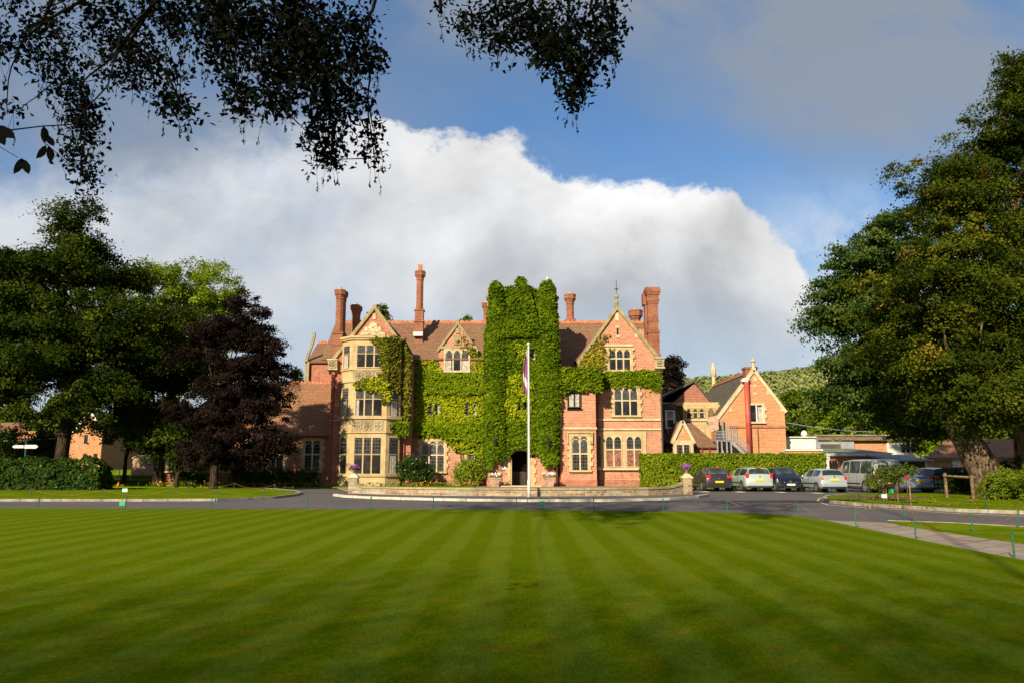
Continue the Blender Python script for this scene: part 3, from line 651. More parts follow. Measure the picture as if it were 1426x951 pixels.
# ------------------------------------------------------------------ windows
def arch_pts(x0, x1, zs, zt, n=6, pointed=True):
    """points along the head of an arch from (x0,zs) to (x1,zs), apex height zt"""
    xm = (x0+x1)/2; P = []
    for i in range(n+1):
        t = i/n
        if pointed: P.append((x0+(xm-x0)*(1-math.cos(t*PI/2)) if False else x0+(xm-x0)*t**1.5, zs+(zt-zs)*math.sin(t*PI/2)**0.85))
        else: P.append((xm-(xm-x0)*math.cos(t*PI/2), zs+(zt-zs)*math.sin(t*PI/2)))
    R = [(x1-(p[0]-x0), p[1]) for p in P[::-1][1:]]
    return P+R
def window(parent, x0, x1, z0, z1, Y, lights=3, transom=0.36, style='arch', sw=0.16, gu='diamond', gl='glass', frame='stone', sur='stone', quoin=True, sill=True, curtain=None, hood=False, proud=0.13, rotz=0, label=None, mull=0.10, head=0.2):
    """stone window built in front of the wall plane Y: surround, mullions with shaped heads, panes set back"""
    R = None
    def done(mb, name, mat, par):
        if rotz:
            cx, cy, a = rotz; ca, sa = math.cos(a), math.sin(a)
            mb.v = [(cx+(p[0]-cx)*ca-(p[1]-cy)*sa, cy+(p[0]-cx)*sa+(p[1]-cy)*ca, p[2]) for p in mb.v]
        return mb.build(name, M[mat] if isinstance(mat, str) else mat, par)
    s = MB(); F0 = Y-proud
    if sw > 0:
        if quoin:
            z = z0; i = 0
            while z < z1+sw*0.8:
                h = min(0.3, z1+sw-z); e = sw+(0.14 if i % 2 else 0.0)
                s.box(x0-e, x0, F0, Y, z, z+h-0.004); s.box(x1, x1+e, F0, Y, z, z+h-0.004); z += h; i += 1
        else:
            s.box(x0-sw, x0, F0, Y, z0, z1+sw); s.box(x1, x1+sw, F0, Y, z0, z1+sw)
        s.box(x0, x1, F0-0.003, Y, z1, z1+sw)
        if sill: s.box(x0-sw-0.03, x1+sw+0.03, F0-0.07, Y, z0-0.14, z0)
        if hood:
            s.box(x0-sw-0.14, x1+sw+0.14, F0-0.10, Y, z1+sw+0.02, z1+sw+0.12)
            for q in (x0-sw-0.14, x1+sw+0.04): s.box(q, q+0.10, F0-0.10, Y, z1-0.55, z1+sw+0.02)
    w = done(s, 'window', sur, parent) if sw > 0 else None
    if w is None:
        s.box(x0-0.01, x1+0.01, F0-0.05, Y, z0-0.08, z0); w = done(s, 'window', sur, parent)
    if label: w['label'] = label
    f = MB(); lw = (x1-x0)/lights; zt = z1-(z1-z0)*transom if transom else z1; Yf = F0+0.035
    for i in range(1, lights): f.box(x0+lw*i-mull/2, x0+lw*i+mull/2, Yf, Y-0.01, z0, z1)
    if transom: f.box(x0, x1, Yf+0.004, Y-0.01, zt-0.05, zt+0.05)
    f.box(x0, x0+0.05, Yf+0.01, Y-0.01, z0, z1); f.box(x1-0.05, x1, Yf+0.01, Y-0.01, z0, z1)
    if style in ('arch', 'tracery', 'round'):
        for i in range(lights):
            a, b = x0+lw*i+mull/2*0.9, x0+lw*(i+1)-mull/2*0.9; xm = (a+b)/2; hh = (b-a)*(0.34 if style == 'tracery' else 0.72)
            A = arch_pts(a, b, z1-hh-0.03, z1-0.03, pointed=(style != 'round'))
            mid = len(A)//2
            f.pxz([(a-0.02, z1)]+[(p[0], p[1]) for p in [(a-0.02, A[0][1])]+A[:mid+1]]+[(xm, z1)], Yf+0.008, Y-0.012)
            f.pxz([(xm, z1)]+A[mid:]+[(b+0.02, A[-1][1]), (b+0.02, z1)], Yf+0.008, Y-0.012)
            if style == 'tracery':
                k = z1-hh-0.05-(b-a)*0.25
                A2 = arch_pts(a, b, k-(b-a)*0.25, k+(b-a)*0.30)
                for p, q in zip(A2, A2[1:]):
                    f.add(*ribbon(p, q, 0.05, Yf+0.02, Y-0.014))
    done(f, 'frame', frame, w)
    g = MB(); g.box(x0, x1, Y-0.05, Y-0.004, zt if transom else z0, z1); done(g, 'pane', gu, w)
    if transom:
        g = MB(); g.box(x0, x1, Y-0.052, Y-0.004, z0, zt); done(g, 'pane', gl, w)
    if curtain:
        for (a, b, c0, c1) in curtain:
            c = MB(); n = 6; xa = x0+(x1-x0)*a; xb = x0+(x1-x0)*b; za = z0+(z1-z0)*c0; zb = z0+(z1-z0)*c1
            for j in range(n):
                p = xa+(xb-xa)*j/n; q = xa+(xb-xa)*(j+1)/n; c.box(p, q, Y-0.058-(0.012 if j % 2 else 0), Y-0.053, za, zb)
            done(c, 'curtain', 'curtain', w)
    return w
def ribbon(p, q, w, y0, y1):
    dx, dz = q[0]-p[0], q[1]-p[1]; L = math.hypot(dx, dz) or 1; nx, nz = -dz/L*w/2, dx/L*w/2
    P = [(p[0]-nx, p[1]-nz), (q[0]-nx, q[1]-nz), (q[0]+nx, q[1]+nz), (p[0]+nx, p[1]+nz)]
    vs = [(a, y0, b) for a, b in P]+[(a, y1, b) for a, b in P]
    return vs, [(0, 1, 2, 3), (7, 6, 5, 4), (1, 0, 4, 5), (2, 1, 5, 6), (3, 2, 6, 7), (0, 3, 7, 4)]
def winpx(parent, a, b, t, bo, Y, **kw):
    x0 = W(a, (t+bo)/2, Y)[0]; x1 = W(b, (t+bo)/2, Y)[0]; return window(parent, x0, x1, ZZ(bo, Y), ZZ(t, Y), Y, **kw)
def quatre(mb, cx, cz, r, y0, y1):
    """open quatrefoil tracery: ring of four small rings and a diagonal cross"""
    for k in range(4):
        a = PI/4+k*PI/2; c = (cx+math.cos(a)*r*0.5, cz+math.sin(a)*r*0.5); n = 8
        P = [(c[0]+r*0.42*math.cos(2*PI*i/n), c[1]+r*0.42*math.sin(2*PI*i/n)) for i in range(n)]
        for i in range(n): mb.add(*ribbon(P[i], P[(i+1) % n], r*0.14, y0, y1))
    mb.box(cx-r*0.1, cx+r*0.1, y0+.003, y1, cz-r*0.6, cz+r*0.6); mb.box(cx-r*0.6, cx+r*0.6, y0+.005, y1, cz-r*0.1, cz+r*0.1)
def coping(mb, P, w, y0, y1):
    for p, q in zip(P, P[1:]): mb.add(*ribbon(p, q, w, y0, y1))

# ------------------------------------------------------------------ the manor
house = thing('manor_house', 'red brick Victorian country house with ivy covered entrance tower, stone windows and tall chimneys', 'house', (0, 62, 0))
HY = 60.0
ML, MR = W(459, 560, 59.5)[0], W(921, 560, HY)[0]
# -- left gabled block (plane 59.5)
YL = 59.5
gl_x0, gl_x1 = W(460, 570, YL)[0], W(573, 570, YL)[0]
gxm = W(522, 428, YL)[0]; gtop = ZZ(430, YL); gev = ZZ(502, YL)
wl_ = MB().pxz([(gl_x0, -0.1), (gl_x1, -0.1), (gl_x1, ZZ(497, YL)), (gxm, gtop), (gl_x0, gev)], YL, 66)
wl_.build('wall', M['brick_l'], house)
# centre-left main wall
YC = 61.0; cx0, cx1 = gl_x1, W(690, 560, YC)[0]; eave = ZZ(500, YC)
MB().box(cx0+0.01, cx1, YC, 66, -0.1, eave).build('wall', M['brick'], house)
# right wing gable wall
YR = 60.0; rx0, rx1 = W(806, 560, YR)[0], W(921, 560, YR)[0]; rxm = W(859, 430, YR)[0]; rtop = ZZ(431, YR); rev = ZZ(500, YR)
MB().pxz([(rx0, -0.1), (rx1, -0.1), (rx1, rev), (rxm, rtop), (rx0, rev)], YR, 66).build('wall', M['brick'], house)
# wall between tower and right gable
MB().box(W(770, 560, 61.5)[0], rx0-0.01, 61.5, 66, -0.1, ZZ(514, 61.5)).build('wall', M['brick'], house)
# projecting two-storey part A
YA = 58.5; ax0, ax1 = W(780, 600, YA)[0], W(830, 600, YA)[0]
MB().box(ax0, ax1, YA, YR-0.01, -0.1, ZZ(520, YA)).build('wall', M['brick'], house)
# tower
YT = 58.4; tx0, tx1 = W(684, 560, YT)[0], W(771, 560, YT)[0]; tz = ZZ(412, YT)
dx0, dx1 = W(711, 660, YT)[0], W(740, 660, YT)[0]; dz = ZZ(637, YT)
tw = MB(); tw.box(tx0, dx0, YT, 62, -0.1, tz); tw.box(dx1, tx1, YT, 62, -0.1, tz); tw.box(dx0, dx1, YT, 62, ZZ(626, YT), tz)
A = arch_pts(dx0, dx1, dz, ZZ(627, YT), pointed=False)
tw.pxz([(dx0, ZZ(625.9, YT))]+A[:7]+[((dx0+dx1)/2, ZZ(625.9, YT))], YT+0.003, YT+0.5); tw.pxz([((dx0+dx1)/2, ZZ(625.9, YT))]+A[6:]+[(dx1, ZZ(625.9, YT))], YT+0.003, YT+0.5)
TC = [(W(690, 560, 58.6)[0], 58.75, 0.66), (W(763, 560, 58.6)[0], 58.75, 0.74)]
for (cx, cy, r) in TC: tw.lathe((cx, cy, 0), [(r, -0.1), (r, ZZ(402, 58.5)), (r*0.8, ZZ(397, 58.5)), (0.15, ZZ(394, 58.5))], 12)
# stepped gable of the tower
tgx = W(726, 420, YT)[0]
tw.pxz([(tgx-0.9, tz-0.5), (tgx+0.9, tz-0.5), (tgx+0.5, ZZ(403, YT)), (tgx, ZZ(396, YT)), (tgx-0.5, ZZ(403, YT))], YT-0.12, 59.4)
tow = tw.build('tower', M['brick'], house)
# door recess
dr = MB(); dr.box(dx0+0.01, dx1-0.01, 59.7, 59.8, 0, ZZ(626, YT)); dr.build('dark_door_backing', M['dark'], house)  # near-black sheet stands in for the unlit space behind the door
ds = MB()
for s_, e in ((dx0, -1), (dx1, 1)):
    z = 0.1; i = 0
    while z < dz-0.1:
        wd = 0.24+(0.13 if i % 2 else 0); a, b = sorted((s_, s_+e*wd)); ds.box(a, b, YT-0.10, YT-0.001, z, z+0.32); z += 0.325; i += 1
    a, b = sorted((s_, s_-e*0.09)); ds.box(a, b, YT-0.05, YT+0.9, 0.1, dz)
Ao = arch_pts(dx0-0.24, dx1+0.24, dz, ZZ(621, YT), pointed=False); Ai = arch_pts(dx0, dx1, dz, ZZ(627, YT), pointed=False)
for i in range(len(Ao)-1): ds.pxz([Ao[i], Ao[i+1], Ai[i+1], Ai[i]], YT-0.10, YT-0.002)
ds.build('door_surround', M['stone'], house)
dd = MB(); 
for i in range(4): dd.box(dx0+0.03+i*(dx1-dx0)/4, dx0+(i+1)*(dx1-dx0)/4-0.01, 59.55, 59.62, 0.1, 1.15)
dd.build('door', M['wood_dark'], house)
MB().box(dx0-0.7, dx1+0.7, 56.9, YT-0.01, 0.10, 0.18).build('doorstep', M['stone_l'], house)
# notice boards by the door
for (a, b, c, d_, mt) in ((701, 706, 641, 648, 'grey'), (699, 706, 649, 653, 'white')):
    MB().box(W(a, c, YT)[0], W(b, c, YT)[0], YT-0.14, YT-0.10, ZZ(d_, YT), ZZ(c, YT)).build('notice_board', M[mt], house)
# -- plinth, string courses
for (x0, x1, y) in ((gl_x0, gl_x1, YL), (ax0, ax1, YA), (ax1+.01, rx1, YR), (cx0+.01, cx1, YC)):
    MB().box(x0-0.02, x1+0.02, y-0.07, y-0.001, -0.05, ZZ(668, y)).build('plinth', M['brick_l'], house)
for (a, b, y, e, t, bo) in ((ax1+0.01, rx1+0.05, YR, 0.10, 582.5, 585.5), (ax1+0.01, rx1+0.05, YR, 0.12, 596, 598.5), (ax0-0.02, ax1+0.05, YA, 0.12, 594.5, 597.5), (gl_x0-0.02, W(475, 580, YL)[0], YL, 0.08, 584, 586)):
    MB().box(a, b, y-e, y, ZZ(bo, y), ZZ(t, y)).build('string_course', M['stone_l'], house)
# -- bay window of the left gable
b0, b1 = W(486.5, 600, 58)[0], W(537.5, 600, 58)[0]; cut = 0.88; BYF, BYB = 58.0, 58.88; bz = ZZ(470, 58)
fp = lambda e=0: [(b0-cut-e, BYB+0.7), (b0-cut-e, BYB-e*0.4), (b0-e*0.4, BYF-e), (b1+e*0.4, BYF-e), (b1+cut+e, BYB-e*0.4), (b1+cut+e, BYB+0.7)]
bay = MB(); bay.pxy(fp(), 0.0, bz)
for (t, bo, e) in ((468, 471, 0.20), (471, 473.5, 0.12), (513, 515, 0.09), (529.5, 532, 0.09), (579.5, 583, 0.14), (600, 602.5, 0.10), (659.5, 663, 0.12), (668, 679, 0.08)):
    bay.pxy(fp(e), ZZ(bo, 58), ZZ(t, 58))
bayo = bay.build('bay', M['stone'], house)
for (t, bo) in ((515, 529.5), (584.5, 599.5)):
    q = MB(); zc = (ZZ(t, 58)+ZZ(bo, 58))/2; r = (ZZ(t, 58)-ZZ(bo, 58))/2
    nq = 3; 
    for i in range(nq):
        cxq = b0+(b1-b0)*(i+0.5)/nq*0.86+0.07*(b1-b0); 
        quatre(q, cxq, zc, r*0.95, BYF-0.06, BYF-0.004)
    q.box(b0+0.15, b1-0.15, BYF-0.05, BYF-0.002, zc+r*0.86, zc+r*0.95); q.box(b0+0.15, b1-0.15, BYF-0.05, BYF-0.002, zc-r*0.95, zc-r*0.86)
    q.build('tracery_panel', M['stone_l'], bayo)
for (t, bo) in ((515, 529.5), (584.5, 599.5)): MB().box(b0+0.15, b1-0.15, BYF-0.006, BYF-0.001, ZZ(bo-1.2, 58), ZZ(t+1.2, 58)).build('tracery_ground', M['coping'], bayo)
sill_k = dict(sw=0.0, proud=0.02, quoin=False)
def baywin(t, bo, tr, style, gu, gll, cur=None):
    z1, z0 = ZZ(t, 58), ZZ(bo, 58)
    window(house, b0+0.42, b1-0.38, z0, z1, BYF-0.003, 3, tr, style, sw=0.0, proud=0.09, gu=gu, gl=gll, curtain=cur)
    a = math.atan2(BYB-BYF, cut); L = math.hypot(cut, BYB-BYF)
    # right canted light
    window(house, b1+L*0.22, b1+L*0.78, z0, z1, BYF-0.003, 1, tr, style, sw=0.0, proud=0.09, gu=gu, gl=gll, rotz=(b1, BYF, a), curtain=[(0.1, 0.9, 0.0, 1-tr-0.03)])
    window(house, b0-L*0.78, b0-L*0.22, z0, z1, BYF-0.003, 1, tr, style, sw=0.0, proud=0.09, gu=gu, gl=gll, rotz=(b0, BYF, -a), curtain=[(0.1, 0.9, 0.0, 1-tr-0.03)] if bo < 600 else None)
baywin(481, 511, 0.40, 'arch', 'diamond', 'glass')
baywin(539.5, 578.5, 0.42, 'arch', 'diamond', 'glass', [(0.03, 0.13, 0, 0.55)])
baywin(609, 659, 0.48, 'tracery', 'leaded', 'glass')
# carved crest and niche in the left gable, coping
cr = MB()
c0 = W(519.5, 460, YL)[0]; zc = ZZ(467, YL)
prof = [(-0.95, 0), (0.95, 0), (0.93, 0.16), (0.66, 0.30), (0.62, 0.62), (0.36, 0.60), (0.2, 0.92), (0, 1.02), (-0.2, 0.92), (-0.36, 0.60), (-0.62, 0.62), (-0.66, 0.30), (-0.93, 0.16)]
cr.pxz([(c0+a, zc+b) for a, b in prof], YL-0.10, YL)
rr = random.Random(3)
for i in range(26):
    a = rr.uniform(-0.7, 0.7); b = rr.uniform(0.08, 0.8*(1-abs(a)*0.9)); cr.lathe((c0+a, YL-0.10, zc+b), [(0.02, -0.06), (rr.uniform(.05, .10), 0), (0.02, 0.06)], 6)
cr.build('carved_crest', M['stone_l'], house)
for (xa, xb, t, bo) in ((gxm-0.14, gxm+0.10, 437, 445), (gxm-0.22, gxm+0.2, 450, 453)):
    MB().box(xa, xb, YL-0.06, YL, ZZ(bo, YL), ZZ(t, YL)).build('stone_block', M['stone_l'], house)
cp = MB()
coping(cp, [(W(461, 503, YL)[0], ZZ(505, YL)), (gxm, gtop+0.10), (W(574, 498, YL)[0], ZZ(500, YL))], 0.24, YL-0.18, YL+0.35)
cp.box(gxm-0.16, gxm+0.16, YL-0.2, YL+0.3, gtop-0.05, gtop+0.28)
cp.build('gable_coping', M['coping'], house)
# right gable
cp = MB(); coping(cp, [(W(804, 503, YR)[0], ZZ(506, YR)), (rxm, rtop+0.12), (W(916, 498, YR)[0], ZZ(498, YR))], 0.24, YR-0.18, YR+0.35)
cp.box(rxm-0.16, rxm+0.16, YR-0.2, YR+0.3, rtop-0.1, rtop+0.3)
cp.build('gable_coping', M['coping'], house)
fn = MB(); fn.lathe((rxm, YR, rtop+0.1), [(0.17, 0), (0.15, 0.4), (0.08, 0.7), (0.18, 0.85), (0.18, 0.95), (0.05, 1.15)], 8)
fo = fn.build('finial', M['coping'], house)
wv = MB(); zt = rtop+1.2; wv.tube([(rxm, YR, zt), (rxm, YR, ZZ(391, YR))], 0.022, 6); zc = ZZ(403, YR)
for dz_, wd in ((0, 0.20), (-0.35, 0.10)):
    wv.box(rxm-wd, rxm+wd, YR-0.015, YR+0.015, zc+dz_-0.02, zc+dz_+0.02)
wv.box(rxm-0.07, rxm+0.07, YR-0.012, YR+0.012, zc-0.07, zc+0.07)
wv.build('weather_cross', M['black'], fo)
# kneeler boxes with pierced quatrefoil
for (a, b, t, bo, Y) in ((458.5, 471, 501, 515.5, YL), (911.5, 923, 498.5, 513.5, YR)):
    kb = MB(); kd = MB(); x0, x1 = W(a, t, Y)[0], W(b, t, Y)[0]; z0, z1 = ZZ(bo, Y), ZZ(t, Y)
    kb.box(x0-0.05, x1+0.05, Y-0.50, Y+0.1, z1-0.08, z1+0.02); kb.box(x0-0.05, x1+0.05, Y-0.50, Y+0.1, z0, z0+0.09)
    kb.box(x0, x1, Y-0.40, Y+0.1, z0+0.09, z1-0.08); quatre(kb, (x0+x1)/2, (z0+z1)/2, (x1-x0)*0.48, Y-0.48, Y-0.41)
    kd.box(x0+0.06, x1-0.06, Y-0.407, Y-0.402, z0+0.11, z1-0.10)
    kb.pyz([(Y-0.42, z0), (Y, z0), (Y, z0-0.3)], x0+0.05, x1-0.05)
    ko = kb.build('kneeler', M['stone_l'], house); kd.build('kneeler_recess', M['coping'], ko)
# gable of the dormer in the centre-left wall
YD = 60.8; d0, d1 = W(611, 500, YD)[0], W(663, 500, YD)[0]; dm = W(637.5, 450, YD)[0]
dorm = MB().pxz([(d0, ZZ(520, YD)), (d1, ZZ(520, YD)), (d1, ZZ(487, YD)), (dm, ZZ(453, YD)), (d0, ZZ(487, YD))], YD, 63.5).build('dormer', M['brick'], house)
k = MB(); coping(k, [(d0-0.12, ZZ(489, YD)), (dm, ZZ(451, YD)), (d1+0.12, ZZ(489, YD))], 0.17, YD-0.15, YD+0.3)
k.box(dm-0.12, dm+0.12, YD-0.16, YD+0.2, ZZ(452, YD), ZZ(446, YD)); k.box(d0-0.05, d1+0.05, YD-0.14, YD-0.001, ZZ(486, YD), ZZ(482.5, YD))
k.box(W(632, 474, YD)[0], W(642, 474, YD)[0], YD-0.10, YD-0.001, ZZ(480, YD), ZZ(469, YD)); k.lathe((W(637, 474, YD)[0], YD-0.1, ZZ(475, YD)), [(0.03, -0.24), (0.22, 0), (0.03, 0.24)], 8)
k.box(W(634.5, 474, YD)[0], W(640, 474, YD)[0], YD-0.08, YD-0.001, ZZ(465, YD), ZZ(457, YD))
k.build('coping', M['coping'], dorm)
winpx(house, 620, 653, 488, 516, YD-0.002, lights=3, transom=0.45, style='arch', sw=0.10, gu='diamond', gl='glass', sur='stone_l', frame='stone_l', quoin=False, curtain=[(0.03, 0.26, 0, 0.5), (0.72, 0.97, 0, 0.5)])
# small first-floor windows peeping out of the creeper
for (a, b, cu) in ((596, 613.5, [(0.8, 0.97, 0.0, 0.7)]), (646, 664.5, [(0.75, 0.97, 0.0, 0.7)])):
    winpx(house, a, b, 560, 578.5, YC-0.02, lights=2, transom=0, style='plain', sw=0.0, proud=0.05, mull=0.16, gu='leaded', gl='glass', sur='stone_l', frame='stone_l', quoin=False, curtain=cu)
winpx(house, 587, 619, 614, 656, YC-0.001, lights=3, transom=0.46, style='tracery', sw=0.18, gu='diamond', gl='leaded', sur='stone', frame='stone_l')
winpx(house, 650, 682, 614, 652, YC-0.001, lights=3, transom=0.46, style='tracery', sw=0.18, gu='diamond', gl='leaded', sur='stone', frame='stone_l')
# tower lights
winpx(house, 717, 745, 484, 500, YT-0.02, lights=2, transom=0, style='plain', sw=0.05, gu='leaded', quoin=False)
winpx(house, 721, 735, 557, 572, YT-0.02, lights=2, transom=0, style='plain', sw=0.05, gu='leaded', quoin=False)
# part A
winpx(house, 791, 808, 547, 567, YA, lights=2, transom=0, style='plain', sw=0.05, gu='leaded', frame='black', sur='black', quoin=False, curtain=[(0.1, 0.45, 0.05, 0.9), (0.6, 0.9, 0.05, 0.9)], mull=0.07)
MB().box(W(789, 568, YA)[0], W(810, 568, YA)[0], YA-0.2, YA-0.001, ZZ(569.5, YA), ZZ(567.6, YA)).build('sill', M['stone_l'], house)
winpx(house, 796, 819, 607, 654, YA, lights=2, transom=0.52, style='tracery', sw=0.2, gu='diamond', gl='leaded', hood=True, sur='stone', frame='stone_l')
# right wing
winpx(house, 848, 878, 487, 515, YR, lights=3, transom=0.45, style='round', sw=0.18, gu='leaded', gl='glass', sur='stone', frame='stone_l', hood=False)
MB().box(W(841, 481, YR)[0], W(881, 481, YR)[0], YR-0.16, YR, ZZ(482.5, YR), ZZ(480, YR)).build('hood_mould', M['stone_l'], house)
for (xa, xb, t, bo) in ((rxm-0.14, rxm+0.14, 436, 447), (rxm-0.16, rxm+0.2, 454, 457), (rxm-0.1, rxm+0.2, 467, 470), (W(831, 473, YR)[0], W(835, 473, YR)[0], 470, 476), (W(884, 467, YR)[0], W(888, 467, YR)[0], 464, 470)):
    MB().box(xa, xb, YR-0.05, YR, ZZ(bo, YR), ZZ(t, YR)).build('stone_block', M['stone_l'], house)
MB().box(rxm-0.03, rxm+0.07, YR-0.03, YR-0.001, ZZ(466.9, YR), ZZ(457.1, YR)).build('slit_window', M['dark'], house)
winpx(house, 855, 888, 541, 578, YR, lights=3, transom=0.45, style='arch', sw=0.2, gu='diamond', gl='glass', sur='stone', frame='stone_l', curtain=None)
rb0, rb1 = W(830.5, 625, YR)[0], W(900, 625, YR)[0]
MB().box(rb0+0.02, rb1, YR-0.10, YR-0.001, ZZ(651, YR), ZZ(600.5, YR)).build('bay', M['stone'], house)
for (a, b) in ((843, 866), (872, 894)):
    winpx(house, a, b, 607, 649, YR-0.10, lights=2, transom=0.44, style='arch', sw=0.0, proud=0.1, gu='leaded', gl='stained', frame='stone_l')
winpx(house, 831.5, 836.5, 607, 649, YR-0.10, lights=1, transom=0.44, style='arch', sw=0.0, proud=0.08, gu='leaded', gl='leaded', frame='stone')
MB().box(rb0+0.02, rb1+0.05, YR-0.25, YR-0.001, ZZ(654, YR), ZZ(651.1, YR)).build('sill', M['stone_l'], house)
# -- roofs
rf = MB()
yrg, zrg = 65.2, ZZ(449.5, 65.2)
rL, rR = W(500, 449, 65)[0], W(900, 449, 65)[0]
def roofquad(mb, pts, t=0.12): mb.slab(pts, t)
roofquad(rf, [(rL-2, YC-0.35, eave-0.05), (tx0+0.5, YC-0.35, eave-0.05), (tx0+0.5, yrg, zrg), (rL-2, yrg, zrg)])
e2 = ZZ(512, 61.2)
roofquad(rf, [(tx0+0.4, 61.2, e2), (rR+0.6, 61.2, e2), (rR+0.6, yrg, zrg), (tx0+0.4, yrg, zrg)])
roofquad(rf, [(rR+0.6, 69.8, eave), (rL-2, 69.8, eave), (rL-2, yrg, zrg), (rR+0.6, yrg, zrg)])
# gable roofs running back
for (x0, xm, x1, ze0, zt_, ze1, ya) in ((gl_x0-0.1, gxm, W(576, 500, YL)[0], gev-0.25, gtop-0.02, gev-0.12, YL+0.3), (rx0-0.1, rxm, rx1+0.08, rev-0.1, rtop-0.02, rev-0.1, YR+0.3)):
    roofquad(rf, [(x0, ya, ze0), (xm, ya, zt_), (xm, 70, zt_), (x0, 70, ze0)][::-1]); roofquad(rf, [(xm, ya, zt_), (x1, ya, ze1), (x1, 70, ze1), (xm, 70, zt_)][::-1])
roofquad(rf, [(d0-0.1, YD+0.25, ZZ(488, YD)), (dm, YD+0.25, ZZ(453, YD)), (dm, 64.6, ZZ(453, YD)), (d0-0.1, 63.2, ZZ(488, YD))][::-1], 0.08)
roofquad(rf, [(dm, YD+0.25, ZZ(453, YD)), (d1+0.1, YD+0.25, ZZ(488, YD)), (d1+0.1, 63.2, ZZ(488, YD)), (dm, 64.6, ZZ(453, YD))][::-1], 0.08)
roof = rf.build('roof', M['roof'], house)
rt = MB(); x = rL-1.6; 
while x < rR+0.5:
    rt.pxz([(x, zrg-0.05), (x+0.37, zrg-0.05)]+[(x+0.185+0.185*math.cos(a), zrg+0.04+0.17*math.sin(a)) for a in np.linspace(0.2, PI-0.2, 6)], yrg-0.06, yrg+0.06); rt.box(x, x+0.37, yrg-0.14, yrg+0.14, zrg-0.1, zrg+0.05); x += 0.385
rt.build('ridge_tiles', M['ridge'], roof)
# right end wall of main block
MB().pyz([(YR+0.02, 0), (70, 0), (70, eave), (yrg, zrg-0.2), (YR+0.02, rev-0.3)], rx1-1.0, rx1-0.3).build('wall', M['brick'], house)
# -- chimneys
def chimney(px, t, b, sw, cw, Y, base_t=None, pots=1, pot=True, double=False, extra=0.0):
    cx = W(px, (t+b)/2, Y)[0]; z1 = ZZ(t, Y); z0 = ZZ(b, Y)-1.2; r = sw/2*Y/F*1.04; rc = cw/2*Y/F*1.04
    mb = MB(); zb = ZZ(base_t, Y) if base_t else z0+(z1-z0)*0.35
    cs = [(cx, Y)]+([(cx+r*0.15, Y+r*1.9)] if double else [])
    x0, x1 = cx-r*1.12, cx+r*1.12
    mb.box(x0, x1, Y-r*1.12, Y+r*(3.1 if double else 1.12), z0, zb); mb.box(x0-0.06, x1+0.06, Y-r*1.12-0.06, Y+r*(3.1 if double else 1.12)+0.06, zb-0.9, zb-0.78); mb.box(x0-0.07, x1+0.07, Y-r*1.12-0.07, Y+r*(3.1 if double else 1.12)+0.07, zb, zb+0.12)
    for (a, b_) in cs:
        H = z1-zb; ch = rc*1.5
        mb.lathe((a, b_, zb+0.1), [(r*1.12, 0), (r*1.12, 0.12), (r*0.98, 0.22), (r*0.96, H-0.1-ch*1.15), (r*1.1, H-0.1-ch*1.1), (r*1.1, H-0.1-ch*1.0), (r*1.0, H-.1-ch*0.97), (rc*0.80, H-0.1-ch*0.75), (rc*0.84, H-.1-ch*0.66), (rc*0.98, H-0.1-ch*0.6), (rc, H-0.1-ch*0.2), (rc*1.05, H-0.1-ch*0.18), (rc*0.95, H-0.1-ch*0.02), (rc*0.8, H-0.1)], 8)
    c = mb.build('chimney', M['chimbrick'], house)
    if pot:
        p = MB()
        for (a, b_) in cs: p.lathe((a, b_, z1-0.02), [(0.17, 0), (0.13, 0.14), (0.15, 0.18), (0.10, 0.2)], 8)
        p.build('pot', M['stone_l'], c)
    return c
chimney(472.5, 404, 497, 11, 16, 61.5, 466, double=True)
chimney(494.5, 425, 462, 9.5, 14.5, 64, 470, double=True)
c = chimney(584.5, 378, 462, 10, 15.5, 62.9, 434)
cx = W(585.5, 372, 62.9)[0]; MB().box(cx-0.17, cx+0.13, 62.7, 63.1, ZZ(378, 62.9), ZZ(369, 62.9)).build('pot', M['ridge'], c)
MB().tube([(cx+0.28, 62.9, ZZ(384, 62.9)), (cx+0.28, 62.9, ZZ(363, 62.9))], 0.02, 5).build('aerial', M['grey'], c)
MB().box(cx-0.4, cx+0.36, 62.2, 62.5, ZZ(468, 62.3), ZZ(462.5, 62.3)).build('flashing', M['lead'], c)
chimney(677, 422, 455, 8, 13, 67, 450)
chimney(794, 410, 449, 11, 17, 66.5, 448)
chimney(885.5, 432, 470, 12, 20, 66, 478)
# big square stack at the right end
cx, Y = W(908.5, 450, 62.5)[0], 62.5; k = Y/F
sq = MB(); S = lambda h, t, b, e=0: sq.box(cx+0.02-(h-1.2)*k, cx+0.02+(h-1.2)*k, Y-h*k*0.8, Y+h*k*0.8, ZZ(b, Y), ZZ(t, Y))
S(9, 464, 520); S(10, 461, 465); S(8.2, 424, 461); S(9, 447, 449)
for (t, b, h) in ((421, 424, 9.2), (417, 421, 10.2), (412, 417, 9.6), (409, 412, 11), (404.5, 409, 12), (402, 404.5, 11)): S(h, t, b)
sq.box(cx-12*k, cx-6*k, Y+0.1, Y+0.9, ZZ(424, Y), ZZ(408, Y)); sq.box(cx-9.5*k, cx-6*k, Y+0.15, Y+0.85, ZZ(490, Y), ZZ(424, Y))
co = sq.build('chimney', M['chimbrick'], house)
